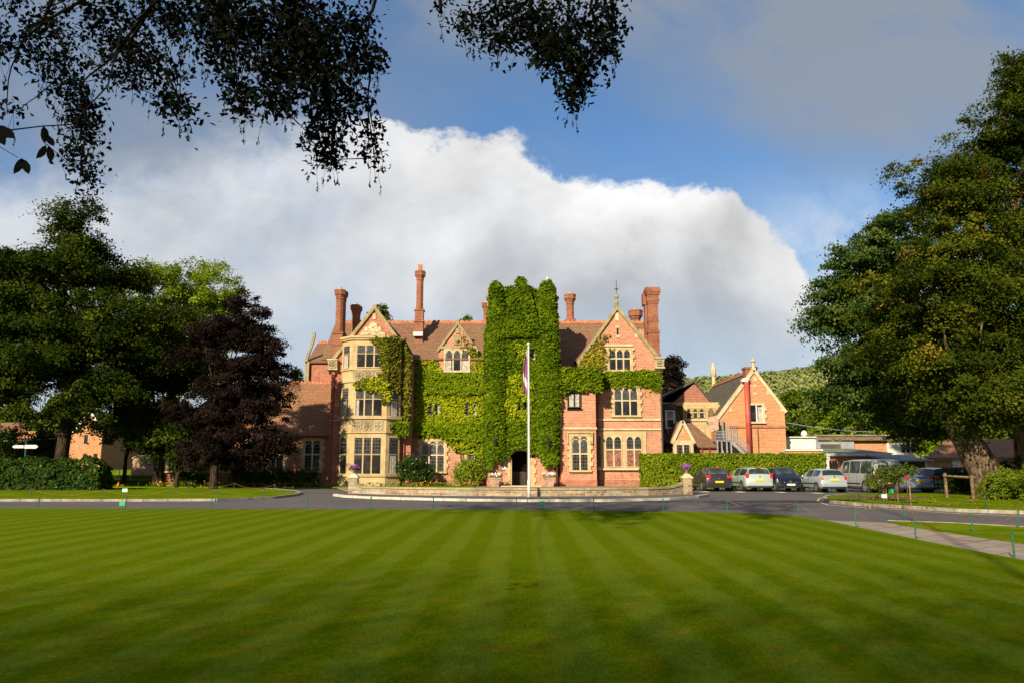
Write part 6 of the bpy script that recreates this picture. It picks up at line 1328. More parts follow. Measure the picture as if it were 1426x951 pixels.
# ------------------------------------------------------------------ vehicles
def paint(name, c, metal=0.35, rough=0.3):
    m_, T, out = newmat(name); P, s = gpos(T); n = T.noise(P, 2.0, 4, 0.6)
    low = T.mix(T.m('MULTIPLY', T.sstep(s[2], 0.55, 0.15), 0.35), c+(1,), (0.12, 0.10, 0.085, 1))     # road dirt low on the body
    pbsdf(T, out, low, T.m('ADD', rough, T.m('MULTIPLY', n, 0.12)), None, metal=metal, coat=0.7); return m_
def loft(ST, closed=True):
    rings = []
    for (y, zb, zbe, zt, wl, wb, wt) in ST:
        zm = zb+(zbe-zb)*0.55
        H = [(0, zb), (wl*0.85, zb), (wl*0.97, zb+0.10), (wl*1.0, zm), (wb, zbe), (wt, zt-0.05 if zt-zbe > 0.15 else zbe+(zt-zbe)*0.6), (wt*0.72, zt), (0, zt+0.015)]
        rings.append([(x, y, z) for x, z in H]+[(-x, y, z) for x, z in H[-2:0:-1]])
    return rings
def cell(rings, i, a, b, s0, s1, off, t0=0.06, t1=0.94):
    """panel lying on the skin between stations i and i+1, ring indices a..b"""
    r0, r1 = rings[i], rings[i+1]; L = lambda p, q, t: Vector(p).lerp(Vector(q), t)
    A = L(r0[a], r1[a], s0); B = L(r0[a], r1[a], s1); C = L(r0[b], r1[b], s1); D = L(r0[b], r1[b], s0)
    A2 = A.lerp(D, t0); D2 = A.lerp(D, t1); B2 = B.lerp(C, t0); C2 = B.lerp(C, t1)
    n = (B2-A2).cross(D2-A2)
    if n.length < 1e-9: return [A2, B2, C2, D2]
    n.normalize(); cen = (A2+B2+C2+D2)/4
    if n.dot(cen-Vector((0, cen.y, 0.7))) < 0: n = -n
    return [p+n*off for p in (A2, B2, C2, D2)]
SPEC = {
 'hatch': dict(ST=[(-2.12, .40, .72, .80, .66, .70, .60), (-2.06, .30, .82, .90, .82, .80, .68), (-1.98, .26, .96, 1.02, .87, .83, .70), (-1.66, .22, .99, 1.42, .89, .85, .58), (-0.6, .20, .96, 1.48, .90, .88, .60), (0.35, .20, .93, 1.44, .90, .87, .60), (1.15, .20, .92, 1.00, .89, .84, .70), (1.85, .24, .80, .88, .86, .78, .62), (2.10, .32, .60, .68, .78, .72, .60)], rear=2, side=[(2, .35, .95), (3, .05, .93), (4, .05, .95), (5, .04, .62)], wind=5, wheels=(-1.28, 1.35), r=.32),
 'estate': dict(ST=[(-2.22, .40, .72, .80, .68, .70, .60), (-2.17, .30, .82, .92, .82, .80, .70), (-2.12, .26, .97, 1.03, .87, .83, .72), (-1.92, .22, .99, 1.44, .89, .85, .60), (-0.7, .20, .96, 1.50, .90, .88, .61), (0.40, .20, .93, 1.46, .90, .87, .60), (1.20, .20, .92, 1.00, .89, .84, .70), (1.95, .24, .80, .88, .86, .78, .62), (2.22, .32, .60, .68, .78, .72, .60)], rear=2, side=[(2, .45, .95), (3, .05, .95), (4, .05, .95), (5, .04, .62)], wind=5, wheels=(-1.35, 1.4), r=.32),
 'small': dict(ST=[(-1.76, .38, .72, .80, .64, .66, .58), (-1.70, .28, .95, 1.02, .79, .77, .66), (-1.52, .22, .99, 1.40, .81, .79, .58), (-0.5, .20, .95, 1.49, .82, .80, .58), (0.40, .20, .93, 1.46, .82, .79, .57), (1.10, .20, .93, 1.02, .82, .77, .66), (1.58, .24, .80, .88, .79, .72, .58), (1.76, .30, .58, .66, .72, .66, .56)], rear=1, side=[(2, .05, .93), (3, .05, .95), (4, .04, .62)], wind=4, wheels=(-1.12, 1.22), r=.29),
 'polo': dict(ST=[(-1.86, .38, .68, .76, .66, .68, .58), (-1.80, .28, .84, .90, .79, .77, .66), (-1.74, .24, .92, .98, .81, .79, .68), (-1.42, .22, .95, 1.36, .82, .80, .56), (-0.5, .20, .92, 1.42, .83, .81, .57), (0.35, .20, .90, 1.38, .83, .81, .57), (1.00, .20, .89, .97, .82, .78, .66), (1.62, .24, .78, .85, .79, .72, .58), (1.86, .30, .58, .66, .72, .66, .56)], rear=2, side=[(3, .02, .93), (4, .05, .95), (5, .04, .62)], wind=5, wheels=(-1.14, 1.25), r=.29),
 'van': dict(ST=[(-2.44, .42, 1.02, 1.70, .84, .88, .74), (-2.40, .34, 1.08, 1.90, .90, .91, .78), (-2.2, .28, 1.10, 1.95, .93, .93, .78), (-1.0, .26, 1.10, 1.97, .94, .94, .79), (0.2, .26, 1.10, 1.97, .94, .94, .79), (1.05, .26, 1.08, 1.90, .94, .93, .77), (1.70, .26, 1.05, 1.15, .93, .90, .76), (2.25, .30, .92, 1.00, .90, .84, .68), (2.44, .38, .66, .76, .80, .76, .64)], rear=None, side=[(2, .08, .95), (3, .04, .96), (4, .06, .96), (5, .04, .60)], wind=5, wheels=(-1.5, 1.5), r=.34),
 'saloon': dict(ST=[(-2.30, .42, .72, .82, .70, .72, .62), (-2.24, .32, .88, .96, .84, .82, .70), (-1.75, .24, .96, 1.03, .89, .86, .70), (-0.85, .22, .96, 1.38, .90, .87, .58), (-0.2, .20, .95, 1.43, .91, .88, .59), (0.45, .20, .93, 1.40, .90, .87, .59), (1.25, .20, .91, .99, .89, .84, .70), (2.0, .24, .80, .87, .86, .78, .62), (2.30, .32, .58, .66, .78, .72, .60)], rear=2, side=[(2, .5, .95), (3, .05, .95), (4, .03, .95), (5, .04, .62)], wind=5, wheels=(-1.36, 1.42), r=.32),
}
def car(kind, px, py, body, label, heading=0.0, rearlight='tall', plate='plate_y', cat='car', front=False, name='parked_car'):
    S = SPEC[kind]; ST = S['ST']; x, y = G(px, py); Lr = -ST[0][0]
    yc = y+Lr if not front else y-ST[-1][0]*-1
    t = thing(name, label, cat, (x, y+(Lr if not front else ST[-1][0]), 0), heading if not front else PI+heading, group='vehicles parked in the row by the hedge and shed')
    R = loft(ST); n = len(R[0]); mb = MB(); vs = [p for r in R for p in r]; fs = []
    for i in range(len(R)-1):
        for k in range(n): fs.append((i*n+k, i*n+(k+1) % n, (i+1)*n+(k+1) % n, (i+1)*n+k))
    fs += [tuple(range(n-1, -1, -1)), tuple(range((len(R)-1)*n, len(R)*n))]; mb.add(vs, fs)
    b = mb.build('body', body, t, local=True, smooth=True)
    try: b.data.set_sharp_from_angle(angle=math.radians(38))
    except Exception: pass
    # glass
    for i, s0, s1 in S['side']:
        for (a, c) in ((4, 5), (n-4, n-5)):
            g = MB(); P = cell(R, i, a, c, s0, s1, 0.006); g.add(P, [(0, 1, 2, 3)]); g.build('side_window', M['carglass'], t, local=True)
    def screen(i, nm, s0=0.10, s1=0.90):
        g = MB()
        for (a, c, t0, t1) in ((5, 6, 0.15, 1.0), (6, 7, 0, 1), (7, 8, 0, 1), (8, 9, 0, 0.85)): g.add(cell(R, i, a, c, s0, s1, 0.008, t0, t1), [(0, 1, 2, 3)])
        g.build(nm, M['carglass'], t, local=True)
    screen(S['wind'], 'windscreen')
    ry = ST[0][0]; 
    if S['rear'] is not None: screen(S['rear'], 'rear_window', 0.12, 0.9)
    else:
        g = MB(); g.add([(-.66, ry-0.01, 1.15), (.66, ry-0.01, 1.15), (.60, ry+0.0, 1.66), (-.60, ry+0.0, 1.66)], [(0, 1, 2, 3)]); g.build('rear_window', M['carglass'], t, local=True)
        MB().box(-.01, .01, ry-0.012, ry, .45, 1.14).build('door_seam', M['black'], t, local=True)
    # wheels
    W_ = ST[4][4]; r = S['r']
    for wy in S['wheels']:
        for sx in (-1, 1):
            a = MB(); a.disc_x((sx*(W_-0.10), wy, r), r*1.17, 0.215, 24); a.build('wheel_arch', M['black'], t, local=True)
            w = MB(); w.disc_x((sx*(W_-0.085), wy, r), r, 0.21, 24); wo = w.build('wheel', M['rubber'], t, local=True)
            q = MB(); q.disc_x((sx*(W_+0.015), wy, r), r*0.66, 0.02, 20); q.build('rim', M['alloy'], wo, local=True)
            q = MB()
            for k in range(6):
                an_ = k*PI/3; c_, s_ = math.cos(an_+.5)*r*.42, math.sin(an_+.5)*r*.42; q.disc_x((sx*(W_+0.024), wy+c_, r+s_), r*0.11, 0.006, 8)
            q.build('spoke_gaps', M['black'], wo, local=True)
    # rear end
    yb = ST[1][0]; wl = ST[1][4]
    bp = MB(); bp.box(-wl*0.98, wl*0.98, ry-0.03, yb+0.12, .34, .56); bp.build('bumper', body if kind in ('estate', 'polo', 'saloon', 'hatch') else M['black'], t, local=True, bevel=0.04)
    MB().box(-wl*0.9, wl*0.9, ry-0.02, yb+0.1, .24, .34).build('bumper_skirt', M['black'], t, local=True)
    zl = {'hatch': (.82, 1.0), 'estate': (.80, 1.12), 'small': (.8, 1.1), 'polo': (.72, .93), 'van': (.75, 1.10), 'saloon': (.72, .98)}[kind]
    for sx in (-1, 1):
        w0, w1 = (wl*0.62, wl*1.0) if kind != 'estate' else (wl*0.80, wl*1.02); yr = {'hatch': -2.09, 'estate': -2.19, 'saloon': -2.27, 'polo': -1.83}.get(kind, ry-0.02)
        if kind == 'van': w0 = wl*0.86
        if kind == 'polo': w0 = wl*.78
        q = MB(); q.box(sx*w0, sx*w1, yr-0.01, yr+0.22, zl[0], zl[1]); o = q.build('tail_light', M['orangelens' if kind == 'polo' and sx < 0 else 'taillight'], t, local=True, bevel=0.03)
    zp = {'hatch': .60, 'estate': .72, 'small': .6, 'polo': .76, 'van': .62, 'saloon': .74}[kind]
    if not front:
        pb = MB(); pb.box(-.26, .26, ry-0.045, ry+0.02, zp-.055, zp+.055); po = pb.build('number_plate', M['plate_y'], t, local=True)
    q = MB(); 
    MB().lathe((0, ry-0.02, zp+0.22), [(0.01, -0.05), (0.05, 0), (0.01, 0.05)], 8).build('badge', M['chrome'], t, local=True)
    if kind in ('hatch', 'estate'): MB().box(-.16, .16, ST[3][0]-0.10, ST[3][0], 1.43, 1.47).build('brake_light', M['taillight'], t, local=True)
    # front end
    yf = ST[-1][0]; wf = ST[-1][4]
    MB().box(-wf*0.98, wf*0.98, yf-0.14, yf+0.04, .34, .50).build('front_bumper', body, t, local=True, bevel=0.04)
    MB().box(-wf*0.6, wf*0.6, yf-0.05, yf+0.05, .24, .34).build('grille', M['black'], t, local=True)
    for sx in (-1, 1):
        q = MB(); q.add([(sx*wf*.50, yf+0.015, .58), (sx*wf*1.02, yf-0.10, .60), (sx*wf*1.06, yf-0.22, .80), (sx*wf*.60, yf-0.06, .72)], [(0, 1, 2, 3)]); q.add([(sx*wf*.50, yf-.2, .58), (sx*wf*1.0, yf-0.3, .60), (sx*wf*1.0, yf-0.4, .78), (sx*wf*.60, yf-0.3, .70)], [(0, 1, 2, 3)])
        q.f.append((0, 1, 5, 4)); q.f.append((1, 2, 6, 5)); q.f.append((2, 3, 7, 6)); q.f.append((3, 0, 4, 7)); q.mi += [0]*4
        q.build('headlight', M['headlight'], t, local=True)
        iw = S['wind']; yw = ST[iw+1][0]-0.25; m_ = MB(); m_.box(sx*(W_-0.02), sx*(W_+0.17), yw-0.06, yw+0.04, ST[iw][2]-0.02, ST[iw][2]+0.13); m_.build('wing_mirror', body if kind != 'van' else M['black'], t, local=True, bevel=0.03)
    if front:
        pb = MB(); pb.box(-.26, .26, yf+0.03, yf+0.055, .40, .50); pb.build('number_plate', M['plate_w'], t, local=True)
        MB().box(.225, .26, yf+0.054, yf+0.058, .40, .50).build('plate_band', M['blue'], t, local=True)
        MB().tube([(0, yf-0.06, .63), (0, yf+0.015, .63)], 0.075, 16).build('badge', M['chrome'], t, local=True)
    # door handles, shut lines, rubbing strips
    for sx in (-1, 1):
        h = MB()
        for yy in (0.15, -0.75) if kind != 'polo' else (0.0,): h.box(sx*(W_-0.03), sx*(W_+0.012), yy-0.09, yy+0.05, ST[4][2]-0.14, ST[4][2]-0.11)
        h.build('door_handle', body, t, local=True)
        h = MB()
        for yy in ((0.25, -0.65) if kind != 'polo' else (-0.1,)): h.box(sx*(W_-0.04), sx*(W_+0.003), yy-0.012, yy+0.0, .34, ST[4][2]-0.03)
        h.box(sx*(W_-0.05), sx*(W_+0.008), ST[2][0]+0.6 if kind != 'van' else -1.0, 0.95, .50, .56)
        h.build('door_seam', M['black'], t, local=True)
    if kind in ('hatch', 'small', 'polo', 'van'): pass
    return t
car('hatch', 1001, 684, paint('dark_plum_paint', (0.030, 0.026, 0.034)), 'dark hatchback parked nearest the house with its yellow plate to the camera', heading=0.03)
car('estate', 1058, 684.2, paint('pale_green_silver_paint', (0.42, 0.50, 0.50)), 'pale silver green estate car between two dark cars in front of the hedge', heading=0.02)
car('small', 1103, 684.6, paint('navy_paint', (0.012, 0.013, 0.035)), 'small navy car facing the camera with headlights and white plate showing', heading=-0.03, front=True)
car('polo', 1161, 685.6, paint('light_blue_silver_paint', (0.36, 0.43, 0.50)), 'light silver blue three door hatchback beside the end of the hedge', heading=0.05)
car('van', 1232, 686.2, paint('silver_paint', (0.40, 0.41, 0.44)), 'tall silver passenger van parked behind the rose trees', heading=0.12, cat='van', name='parked_van')
car('saloon', 1281, 687, paint('steel_blue_paint', (0.17, 0.25, 0.36)), 'steel blue saloon parked in front of the dark timber shed', heading=0.03)
car('hatch', 1322, 687, paint('blue_black_paint', (0.020, 0.030, 0.055)), 'dark blue car mostly hidden behind the wooden rail near the big trunk', heading=0.05)

# ------------------------------------------------------------------ rope posts, ropes, signs
def put_post(px, py, lean, label, group, h=0.48, z=0.0):
    x, y = G(px, py, z)
    if not PP:
        t = thing('rope_post', label, 'post', (x, y, z), group=group)
        MB().tube([(0, 0, -0.04), (0, 0, h)], 0.017, 8).build('stake', M['green_post'], t, local=True)
        MB().lathe((0, 0, h-0.04), [(0.028, 0), (0.028, 0.02)], 8).build('rope_eye', M['green_post'], t, local=True); PP.append(t)
    else:
        t = copy_tree(PP[0]); t.location = (x, y, z); t['label'] = label; t['group'] = group
    t.rotation_euler = (0, math.radians(lean), 0)
    return Vector((x+math.sin(math.radians(lean))*h, y, z+h*math.cos(math.radians(lean))-0.03))
PP = []
def edge_y(px): return float(np.interp(px, [e[0] for e in edge], [e[1] for e in edge]))
def ropes(tops, label, sag=0.28, start=0):
    if len(tops) < 2: return
    mb = MB()
    for a, b in zip(tops, tops[1:]):
        P = []; n = 12; s = min(sag, 0.10*(b-a).length); s = min(s, a.z-0.06)
        for i in range(n+1): t_ = i/n; p = a.lerp(b, t_); p.z = max(p.z-4*s*t_*(1-t_), 0.07); P.append(p)
        mb.tube(P, 0.006, 5)
    c = sum(tops, Vector())/len(tops); o = mb.build('rope', M['rope'], None, loc=(c.x, c.y, 0.05)); tag(o, label, 'rope')
ORD = ['first', 'second', 'third', 'fourth', 'fifth', 'sixth', 'seventh', 'eighth', 'ninth', 'tenth', 'eleventh', 'twelfth', 'thirteenth', 'fourteenth']
lawn_px = [(52, 6), (174, 5), (293, 6), (427, 4), (516, 1), (603, 1), (719, 0), (827, 0), (924, -1), (1013, -1), (1114, -8), (1192, 2), (1275, 3), (1413, -1)]
tops = [put_post(px, edge_y(px)-0.3 if px < 1400 else 778, l, f'{ORD[i]} green rope post from the left along the far edge of the striped lawn', 'rope posts along the striped lawn') for i, (px, l) in enumerate(lawn_px)]
ropes(tops[9:], 'thin orange rope strung along the right edge of the striped lawn beside the paved path')
pv = [(1262.5, 726.5, -9, 'leaning green rope post where the paved path meets the road'), (1355.5, 743, -4, 'green rope post on the grass verge beside the paved path'), (1419, 737, 3, 'green rope post by the road kerb at the right edge of the verge')]
tops = [put_post(a, b, l, s_, 'rope posts along the verge') for a, b, l, s_ in pv]; ropes(tops[:2]+tops[2:], 'orange rope on the posts of the grass verge between path and road')
ir = [(1159, 692, -14, 'outer of the two leaning posts at the tip of the right grass island'), (1163.5, 694, -14, 'inner of the two leaning posts at the tip of the right grass island'), (1198.5, 698.5, -10, 'leaning green rope post left of the rose bed, near the kerb'), (1265, 703, -2, 'upright green rope post by the kerb right of the rose bed'), (1377, 708.5, -14, 'leaning green rope post in front of the big tree trunk')]
tops = [put_post(a, b, l, s_, 'rope posts on the right grass island', z=0.05) for a, b, l, s_ in ir]; ropes(tops[1:], 'orange rope along the kerb side of the right grass island')
tops = [put_post(a, b, l, s_, 'rope posts on the right grass island', z=0.05) for a, b, l, s_ in ((1182.5, 690.5, -10, 'small leaning post at the back of the island beside the light blue hatchback'), (1211.5, 689.8, -10, 'small leaning post at the back of the island below the silver van'))]
ropes(tops, 'orange rope at the back of the right grass island in front of the van')
il = [(43, 694, -2, 'green rope post at the left end of the left grass island below the laurel hedge'), (143, 694, 1, 'green rope post on the left grass island below the right end of the laurel hedge'), (235, 694.5, 0, 'green rope post left of the copper tree trunk near the kerb'), (303, 694, 0, 'green rope post just right of the copper tree trunk near the kerb'), (364.5, 692.6, 16, 'strongly leaning green post at the right end of the left grass island')]
tops = [put_post(a, b, l, s_, 'rope posts on the left grass island', z=0.05) for a, b, l, s_ in il]; ropes(tops[:2]+tops[2:], 'orange rope along the kerb side of the left grass island')
ib = [(191, 681.5, 9, 'leaning green post at the back of the left island beside the orange cone'), (261, 681, 5, 'green post at the back of the left island left of the copper tree'), (325, 682, 6, 'green post at the back of the left island right of the copper tree'), (381, 684.5, 6, 'green post at the back of the left island below the left wing'), (391.5, 688.5, 22, 'left of the two crossing posts at the tip of the left island'), (403.5, 688.3, 22, 'right of the two crossing posts at the tip of the left island')]
tops = [put_post(a, b, l, s_, 'rope posts on the left grass island', z=0.05) for a, b, l, s_ in ib]; ropes(tops[1:], 'orange rope along the back of the left grass island')
def small_sign(px, t, b, hw, base, mat, label, z=0.04):
    x, y = G(px, base, z); zt_, zb_ = ZZ(t, y), ZZ(b, y); w = hw*y/F
    s = thing('lawn_sign', label, 'sign', (x, y, z), group='small signs on green stakes')
    MB().tube([(x, y, z-0.03), (x, y, zb_+0.02)], 0.014, 6).build('stake', M['green_post'], s)
    MB().box(x-w, x+w, y-0.02, y-0.002, zb_, zt_).build('board', M[mat], s, bevel=0.004)
    if mat == 'mint': MB().box(x-w*0.8, x+w*0.8, y-0.026, y-0.021, zb_+(zt_-zb_)*.12, zb_+(zt_-zb_)*.85).build('face', plain('pale_sign_face', (0.55, 0.78, 0.68), 0.5), s)
small_sign(173.5, 679.8, 684.6, 3.6, 691, 'mint', 'small pale mint sign on the left grass island', 0.06)
small_sign(169.5, 697.6, 704, 3.9, 712, 'signgreen', 'small plain green sign on the lawn edge at the far left')
small_sign(755.5, 697.2, 702.2, 3.6, 710.2, 'signgreen', 'small green sign on the lawn edge just right of the flagpole')
small_sign(1231.8, 687.6, 693, 3.8, 699.5, 'mint', 'small mint sign in front of the rose bed', 0.06)
small_sign(1241.5, 680.5, 685.8, 3.4, 689, 'signgreen', 'small green sign behind the rose trees below the van', 0.06)
# signpost behind the laurel hedge
sx_, sy_ = W(34.5, 640, 54)[0], 54.0; sg_ = thing('signpost', 'green finger post with white direction arms behind the laurel hedge', 'signpost', (sx_, sy_, 0))
MB().tube([(sx_, sy_, 0), (sx_, sy_, ZZ(615.5, sy_))], 0.05, 8).build('post', M['green_post'], sg_); MB().lathe((sx_, sy_, ZZ(615.5, sy_)), [(0.07, 0), (0.09, 0.05), (0.02, 0.1)], 8).build('finial', M['green_post'], sg_)
for (a, b, t_, bo, yy) in ((35, 51, 619, 624, -0.06), (21, 34, 619.5, 623.5, -0.09)):
    e, f_ = W(a, 620, sy_)[0], W(b, 620, sy_)[0]; tip = (f_+0.14) if a > 30 else (e-0.14); z0, z1 = ZZ(bo, sy_), ZZ(t_, sy_)
    P = [(e, z0), (f_, z0), (tip, (z0+z1)/2), (f_, z1), (e, z1)] if a > 30 else [(e, z0), (f_, z0), (f_, z1), (e, z1), (tip, (z0+z1)/2)]
    MB().pxz(P, sy_+yy, sy_+yy+0.03).build('arm', M['white'], sg_)
# traffic cone
x, y = G(164.5, 678.6); t = thing('traffic_cone', 'small orange traffic cone on the drive behind the left island', 'cone', (x, y, 0)); MB().lathe((x, y, 0.03), [(0.17, 0), (0.03, 0.42)], 14).build('cone', M['orange'], t, smooth=True); MB().box(x-.22, x+.22, y-.22, y+.22, 0, 0.03).build('base', M['orange'], t)
# white stakes in the garden
for px, t_, b, lab in ((167, 645, 656, 'white garden marker stake, the one further left'), (182.5, 645, 655, 'white garden marker stake beside the pink shed')):
    Y = 68.0; x = W(px, 650, Y)[0]; o = MB().tube([(x, Y, 0.25), (x+0.12*(px > 170), Y, ZZ(t_, Y))], 0.035, 6).build('marker_stake', M['white'], None, loc=(x, Y, 0.3)); tag(o, lab, 'stake', 'white stakes in the sloping garden')
# wooden rail by the big tree
x0, y0 = G(1318.5, 692, .09); x1, y1 = G(1355.5, 694, .09); t = thing('wooden_rail', 'low wooden knee rail on two square posts left of the big trunk', 'rail', ((x0+x1)/2, (y0+y1)/2, 0.09))
for (x, y, px_) in ((x0, y0, 658), (x1, y1, 661)): MB().box(x-0.055, x+0.055, y-0.055, y+0.055, 0.05, ZZ(px_, y)).build('post', M['wood'], t, bevel=0.01)
zr = ZZ(662, y0); a = MB(); a.tube([(x0-0.1, y0-0.02, zr), (x1+0.3, y1-0.05, zr-0.08)], 0.055, 4); a.build('rail', M['wood'], t)
# rose trees
def rose(px, py, t_, rad, label, fl, stake_off=0.10, seed=1, n=26, ls=0.09, per=28):
    x, y = G(px, py, 0.1); zc = ZZ(t_, y); t = thing('rose_tree', label, 'rose tree', (x, y, 0.1), group='standard rose trees on the right grass island')
    L = [(x, y, zc, rad, rad, rad*0.85)]; rng = np.random.default_rng(seed)
    o, cc = crown('foliage', L, n, per, ls, GM, t, clump=rad*0.35, seed=seed, tint=(0.4, 0.2), inner=0.5, flat=0.9)
    s = MB(); s.tube([(x, y, 0.05), (x+0.02, y, zc*0.5), (x, y, zc-rad*0.4)], 0.022, 6)
    for k in range(5): limb(s, (x, y, zc-rad*0.5), cc[k], 0.015, 0.006)
    s.build('stem', M['bark'], t); MB().box(x+stake_off, x+stake_off+0.04, y, y+0.04, 0.05, zc-rad*0.4).build('stake', M['wood'], t)
    if fl: petals('flowers', cc[rng.integers(0, len(cc), 20)]+rng.normal(0, 0.1, (20, 3))+np.array([0, -0.15, 0]), 0.065, fl, t, seed)
    return t
rose(1231, 697, 661, 0.68, 'tallest bushy rose tree with orange red blooms in the mulch bed', FL_R, seed=3, n=44)
rose(1222, 694, 668, 0.42, 'drooping rose tree at the left of the mulch bed by the van', FL_R, seed=4, n=30)
rose(1247, 698, 662, 0.42, 'slim rose tree without blooms right of the tallest one', None, seed=5, n=30)
rose(1264.5, 702.5, 655, 0.34, 'single round headed rose tree by the kerb right of the mulch bed', None, seed=6, n=26)
# fallen leaves on the right island under the lime tree
rng = np.random.default_rng(9); P = []
for _ in range(420):
    g_ = G(rng.uniform(1180, 1430), rng.uniform(690, 709), 0.1); P.append((g_[0], g_[1], 0.105))
P = np.array(P); fl_ = leaf_mesh('fallen_leaves', P, rng.normal(size=P.shape)*0.3+np.array([0, 0, 1]), 0.09, rng.random(len(P)), leafmat('dead_leaves', [(0, (0.12, 0.06, 0.02)), (1, (0.35, 0.22, 0.05))], 0.1), None, loc=(16, 36, 0.1)); tag(fl_, 'yellow and brown fallen leaves scattered on the right grass island', 'leaves', kind='stuff')
# overhead cables
for (a, b, nm, lab) in (((1094, 588, 66), (1215, 601, 84), 'cable', 'pale overhead cable running from the annexe towards the trees'), ((-60, 612, 60), (95, 608, 60), 'cable', 'thin overhead cable crossing in front of the left brick house')):
    A = Vector((W(a[0], a[1], a[2])[0], a[2], W(a[0], a[1], a[2])[1])); B = Vector((W(b[0], b[1], b[2])[0], b[2], W(b[0], b[1], b[2])[1])); mb = MB(); P = []
    for i in range(11): q = A.lerp(B, i/10); q.z -= 0.35*4*(i/10)*(1-i/10)*0.5; P.append(q)
    mb.tube(P, 0.035 if a[0] > 0 else 0.02, 5); o = mb.build(nm, M['lead'], None, loc=tuple(A)); tag(o, lab, 'cable')

# ------------------------------------------------------------------ the great tree over the viewer
ox, oy = -4.0, -14.0
ot = thing('overhanging_tree', 'dark leafy boughs with dangling seed tails hanging down across the top of the view', 'tree', (ox, oy, 0))
OV = [  # (cx, cy, rx, ry, clumps) of hanging boughs, measured in the photograph; given depth and thickness below
 (20, 20, 40, 40, 16), (22, 75, 26, 22, 7), (15, 150, 16, 12, 3), (60, 60, 30, 40, 14), (90, 100, 32, 42, 22), (110, 150, 30, 34, 26), (115, 190, 24, 24, 16), (108, 222, 18, 16, 9), (128, 252, 12, 12, 7),
 (120, 30, 60, 40, 34), (190, 30, 70, 45, 50), (175, 85, 40, 30, 24), (200, 105, 24, 22, 10), (240, 95, 16, 14, 7), (245, 140, 16, 16, 10), (258, 160, 10, 12, 5),
 (270, 20, 60, 30, 40), (300, 55, 40, 28, 22), (330, 30, 50, 38, 34), (322, 100, 18, 16, 7), (330, 138, 16, 12, 8), (342, 150, 8, 14, 4), (385, 35, 60, 45, 50), (390, 85, 45, 36, 38), (385, 130, 24, 20, 14), (375, 148, 14, 12, 5), (440, 40, 55, 45, 50), (450, 90, 45, 45, 48),
 (490, 60, 36, 40, 26), (515, 82, 20, 22, 10), (460, 135, 32, 28, 22), (450, 180, 24, 30, 18), (448, 205, 18, 24, 11), (462, 222, 12, 10, 5), (500, 150, 16, 16, 7), (515, 185, 10, 16, 5), (522, 205, 9, 12, 4), (526, 224, 6, 8, 2), (510, 20, 10, 20, 5),
 (614, 10, 10, 16, 3), (655, 30, 22, 22, 13), (685, 18, 30, 20, 14), (690, 55, 18, 16, 9), (700, 45, 12, 20, 5), (740, 20, 42, 28, 26), (745, 55, 28, 24, 16), (775, 30, 40, 32, 26), (770, 78, 28, 18, 14), (795, 88, 26, 20, 14), (780, 60, 40, 18, 14), (815, 100, 14, 20, 8), (800, 125, 12, 18, 7), (795, 136, 10, 8, 4), (838, 25, 18, 28, 14), (848, 52, 15, 24, 12), (845, 72, 14, 10, 6)]
rng = np.random.default_rng(42); CCn = []; 
for (cx, cy, rx, ry, n) in OV:
    base_d = 14.0+1.4*math.sin(cx*0.013)+0.8*math.cos(cy*0.03)
    for _ in range(int(n*1.0)):
        a = rng.uniform(0, 2*PI); q = math.sqrt(rng.random()); px = cx+rx*q*math.cos(a); py = cy+ry*q*math.sin(a); Y = base_d+rng.normal(0, 0.9)
        w = W(px, py, Y); CCn.append((w[0], Y, w[1], 0))
# the boughs carry on above and to the left of the photograph
for _ in range(210):
    px = rng.uniform(-260, 560); py = rng.uniform(-200, -8); Y = rng.uniform(11.5, 16.0); w = W(px, py, Y); CCn.append((w[0], Y, w[1], 1))
for _ in range(60):
    px = rng.uniform(600, 880); py = rng.uniform(-150, -8); Y = rng.uniform(12, 15.5); w = W(px, py, Y); CCn.append((w[0], Y, w[1], 1))
CCn = np.array(CCn); per = 17; ii = np.repeat(np.arange(len(CCn)), per); g = rng.normal(size=(len(ii), 3))*np.array([0.135, 0.16, 0.115])
P = CCn[ii, :3]+g; nrm = rng.normal(size=P.shape)*0.8+np.array([0, -0.4, 0.5])
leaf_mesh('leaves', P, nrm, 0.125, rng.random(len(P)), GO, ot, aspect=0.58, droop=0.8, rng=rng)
# boughs and twigs
rnd = random.Random(5); mb = MB()
def Wp(px, py, Y): w = W(px, py, Y); return (w[0], Y, w[1])
hub = (1.0, 7.0, 16.0)
mb2 = MB(); mb2.tube([(ox, oy, -0.2), (ox, oy, 1.0), (ox+0.3, oy+0.6, 3.5), (ox+0.8, oy+1.8, 6.0)], [0.75, 0.6, 0.5, 0.42], 14); mb2.build('trunk', M['bark_dark'], ot, smooth=True)
fk = (ox+0.8, oy+1.8, 6.0); limb(mb, fk, hub, 0.05, 0.05, 0.05, rnd=rnd)
ends = [((330, -120), (200, 20), (110, 120), (112, 225)), ((380, -140), (300, 20), (330, 135)), ((420, -130), (400, 20), (450, 120), (452, 215)), ((560, -160), (500, 40), (512, 140), (524, 225)), ((240, -120), (100, 10), (30, 60), (10, 160)), ((760, -170), (740, 15), (690, 60)), ((800, -170), (790, 40), (812, 110), (797, 138)), ((840, -160), (822, 10), (848, 70)), ((620, -150), (614, 12), (612, 20)), ((250, -100), (180, 60), (250, 150)), ((100, -120), (60, 30), (90, 100), (30, 150))]
for E in ends:
    Y = 14.0; pts = [Wp(a, b, Y+rnd.uniform(-.3, .3)) for a, b in E]; limb(mb, hub, pts[0], 0.08, 0.05, 0.05, rnd=rnd)
    r = 0.065
    for p, q in zip(pts, pts[1:]): limb(mb, p, q, r, r*0.45, 0.03, wob=0.25, rnd=rnd); r *= 0.5
tag(mb.build('bough', M['bark_shade'], ot)); mb = MB()
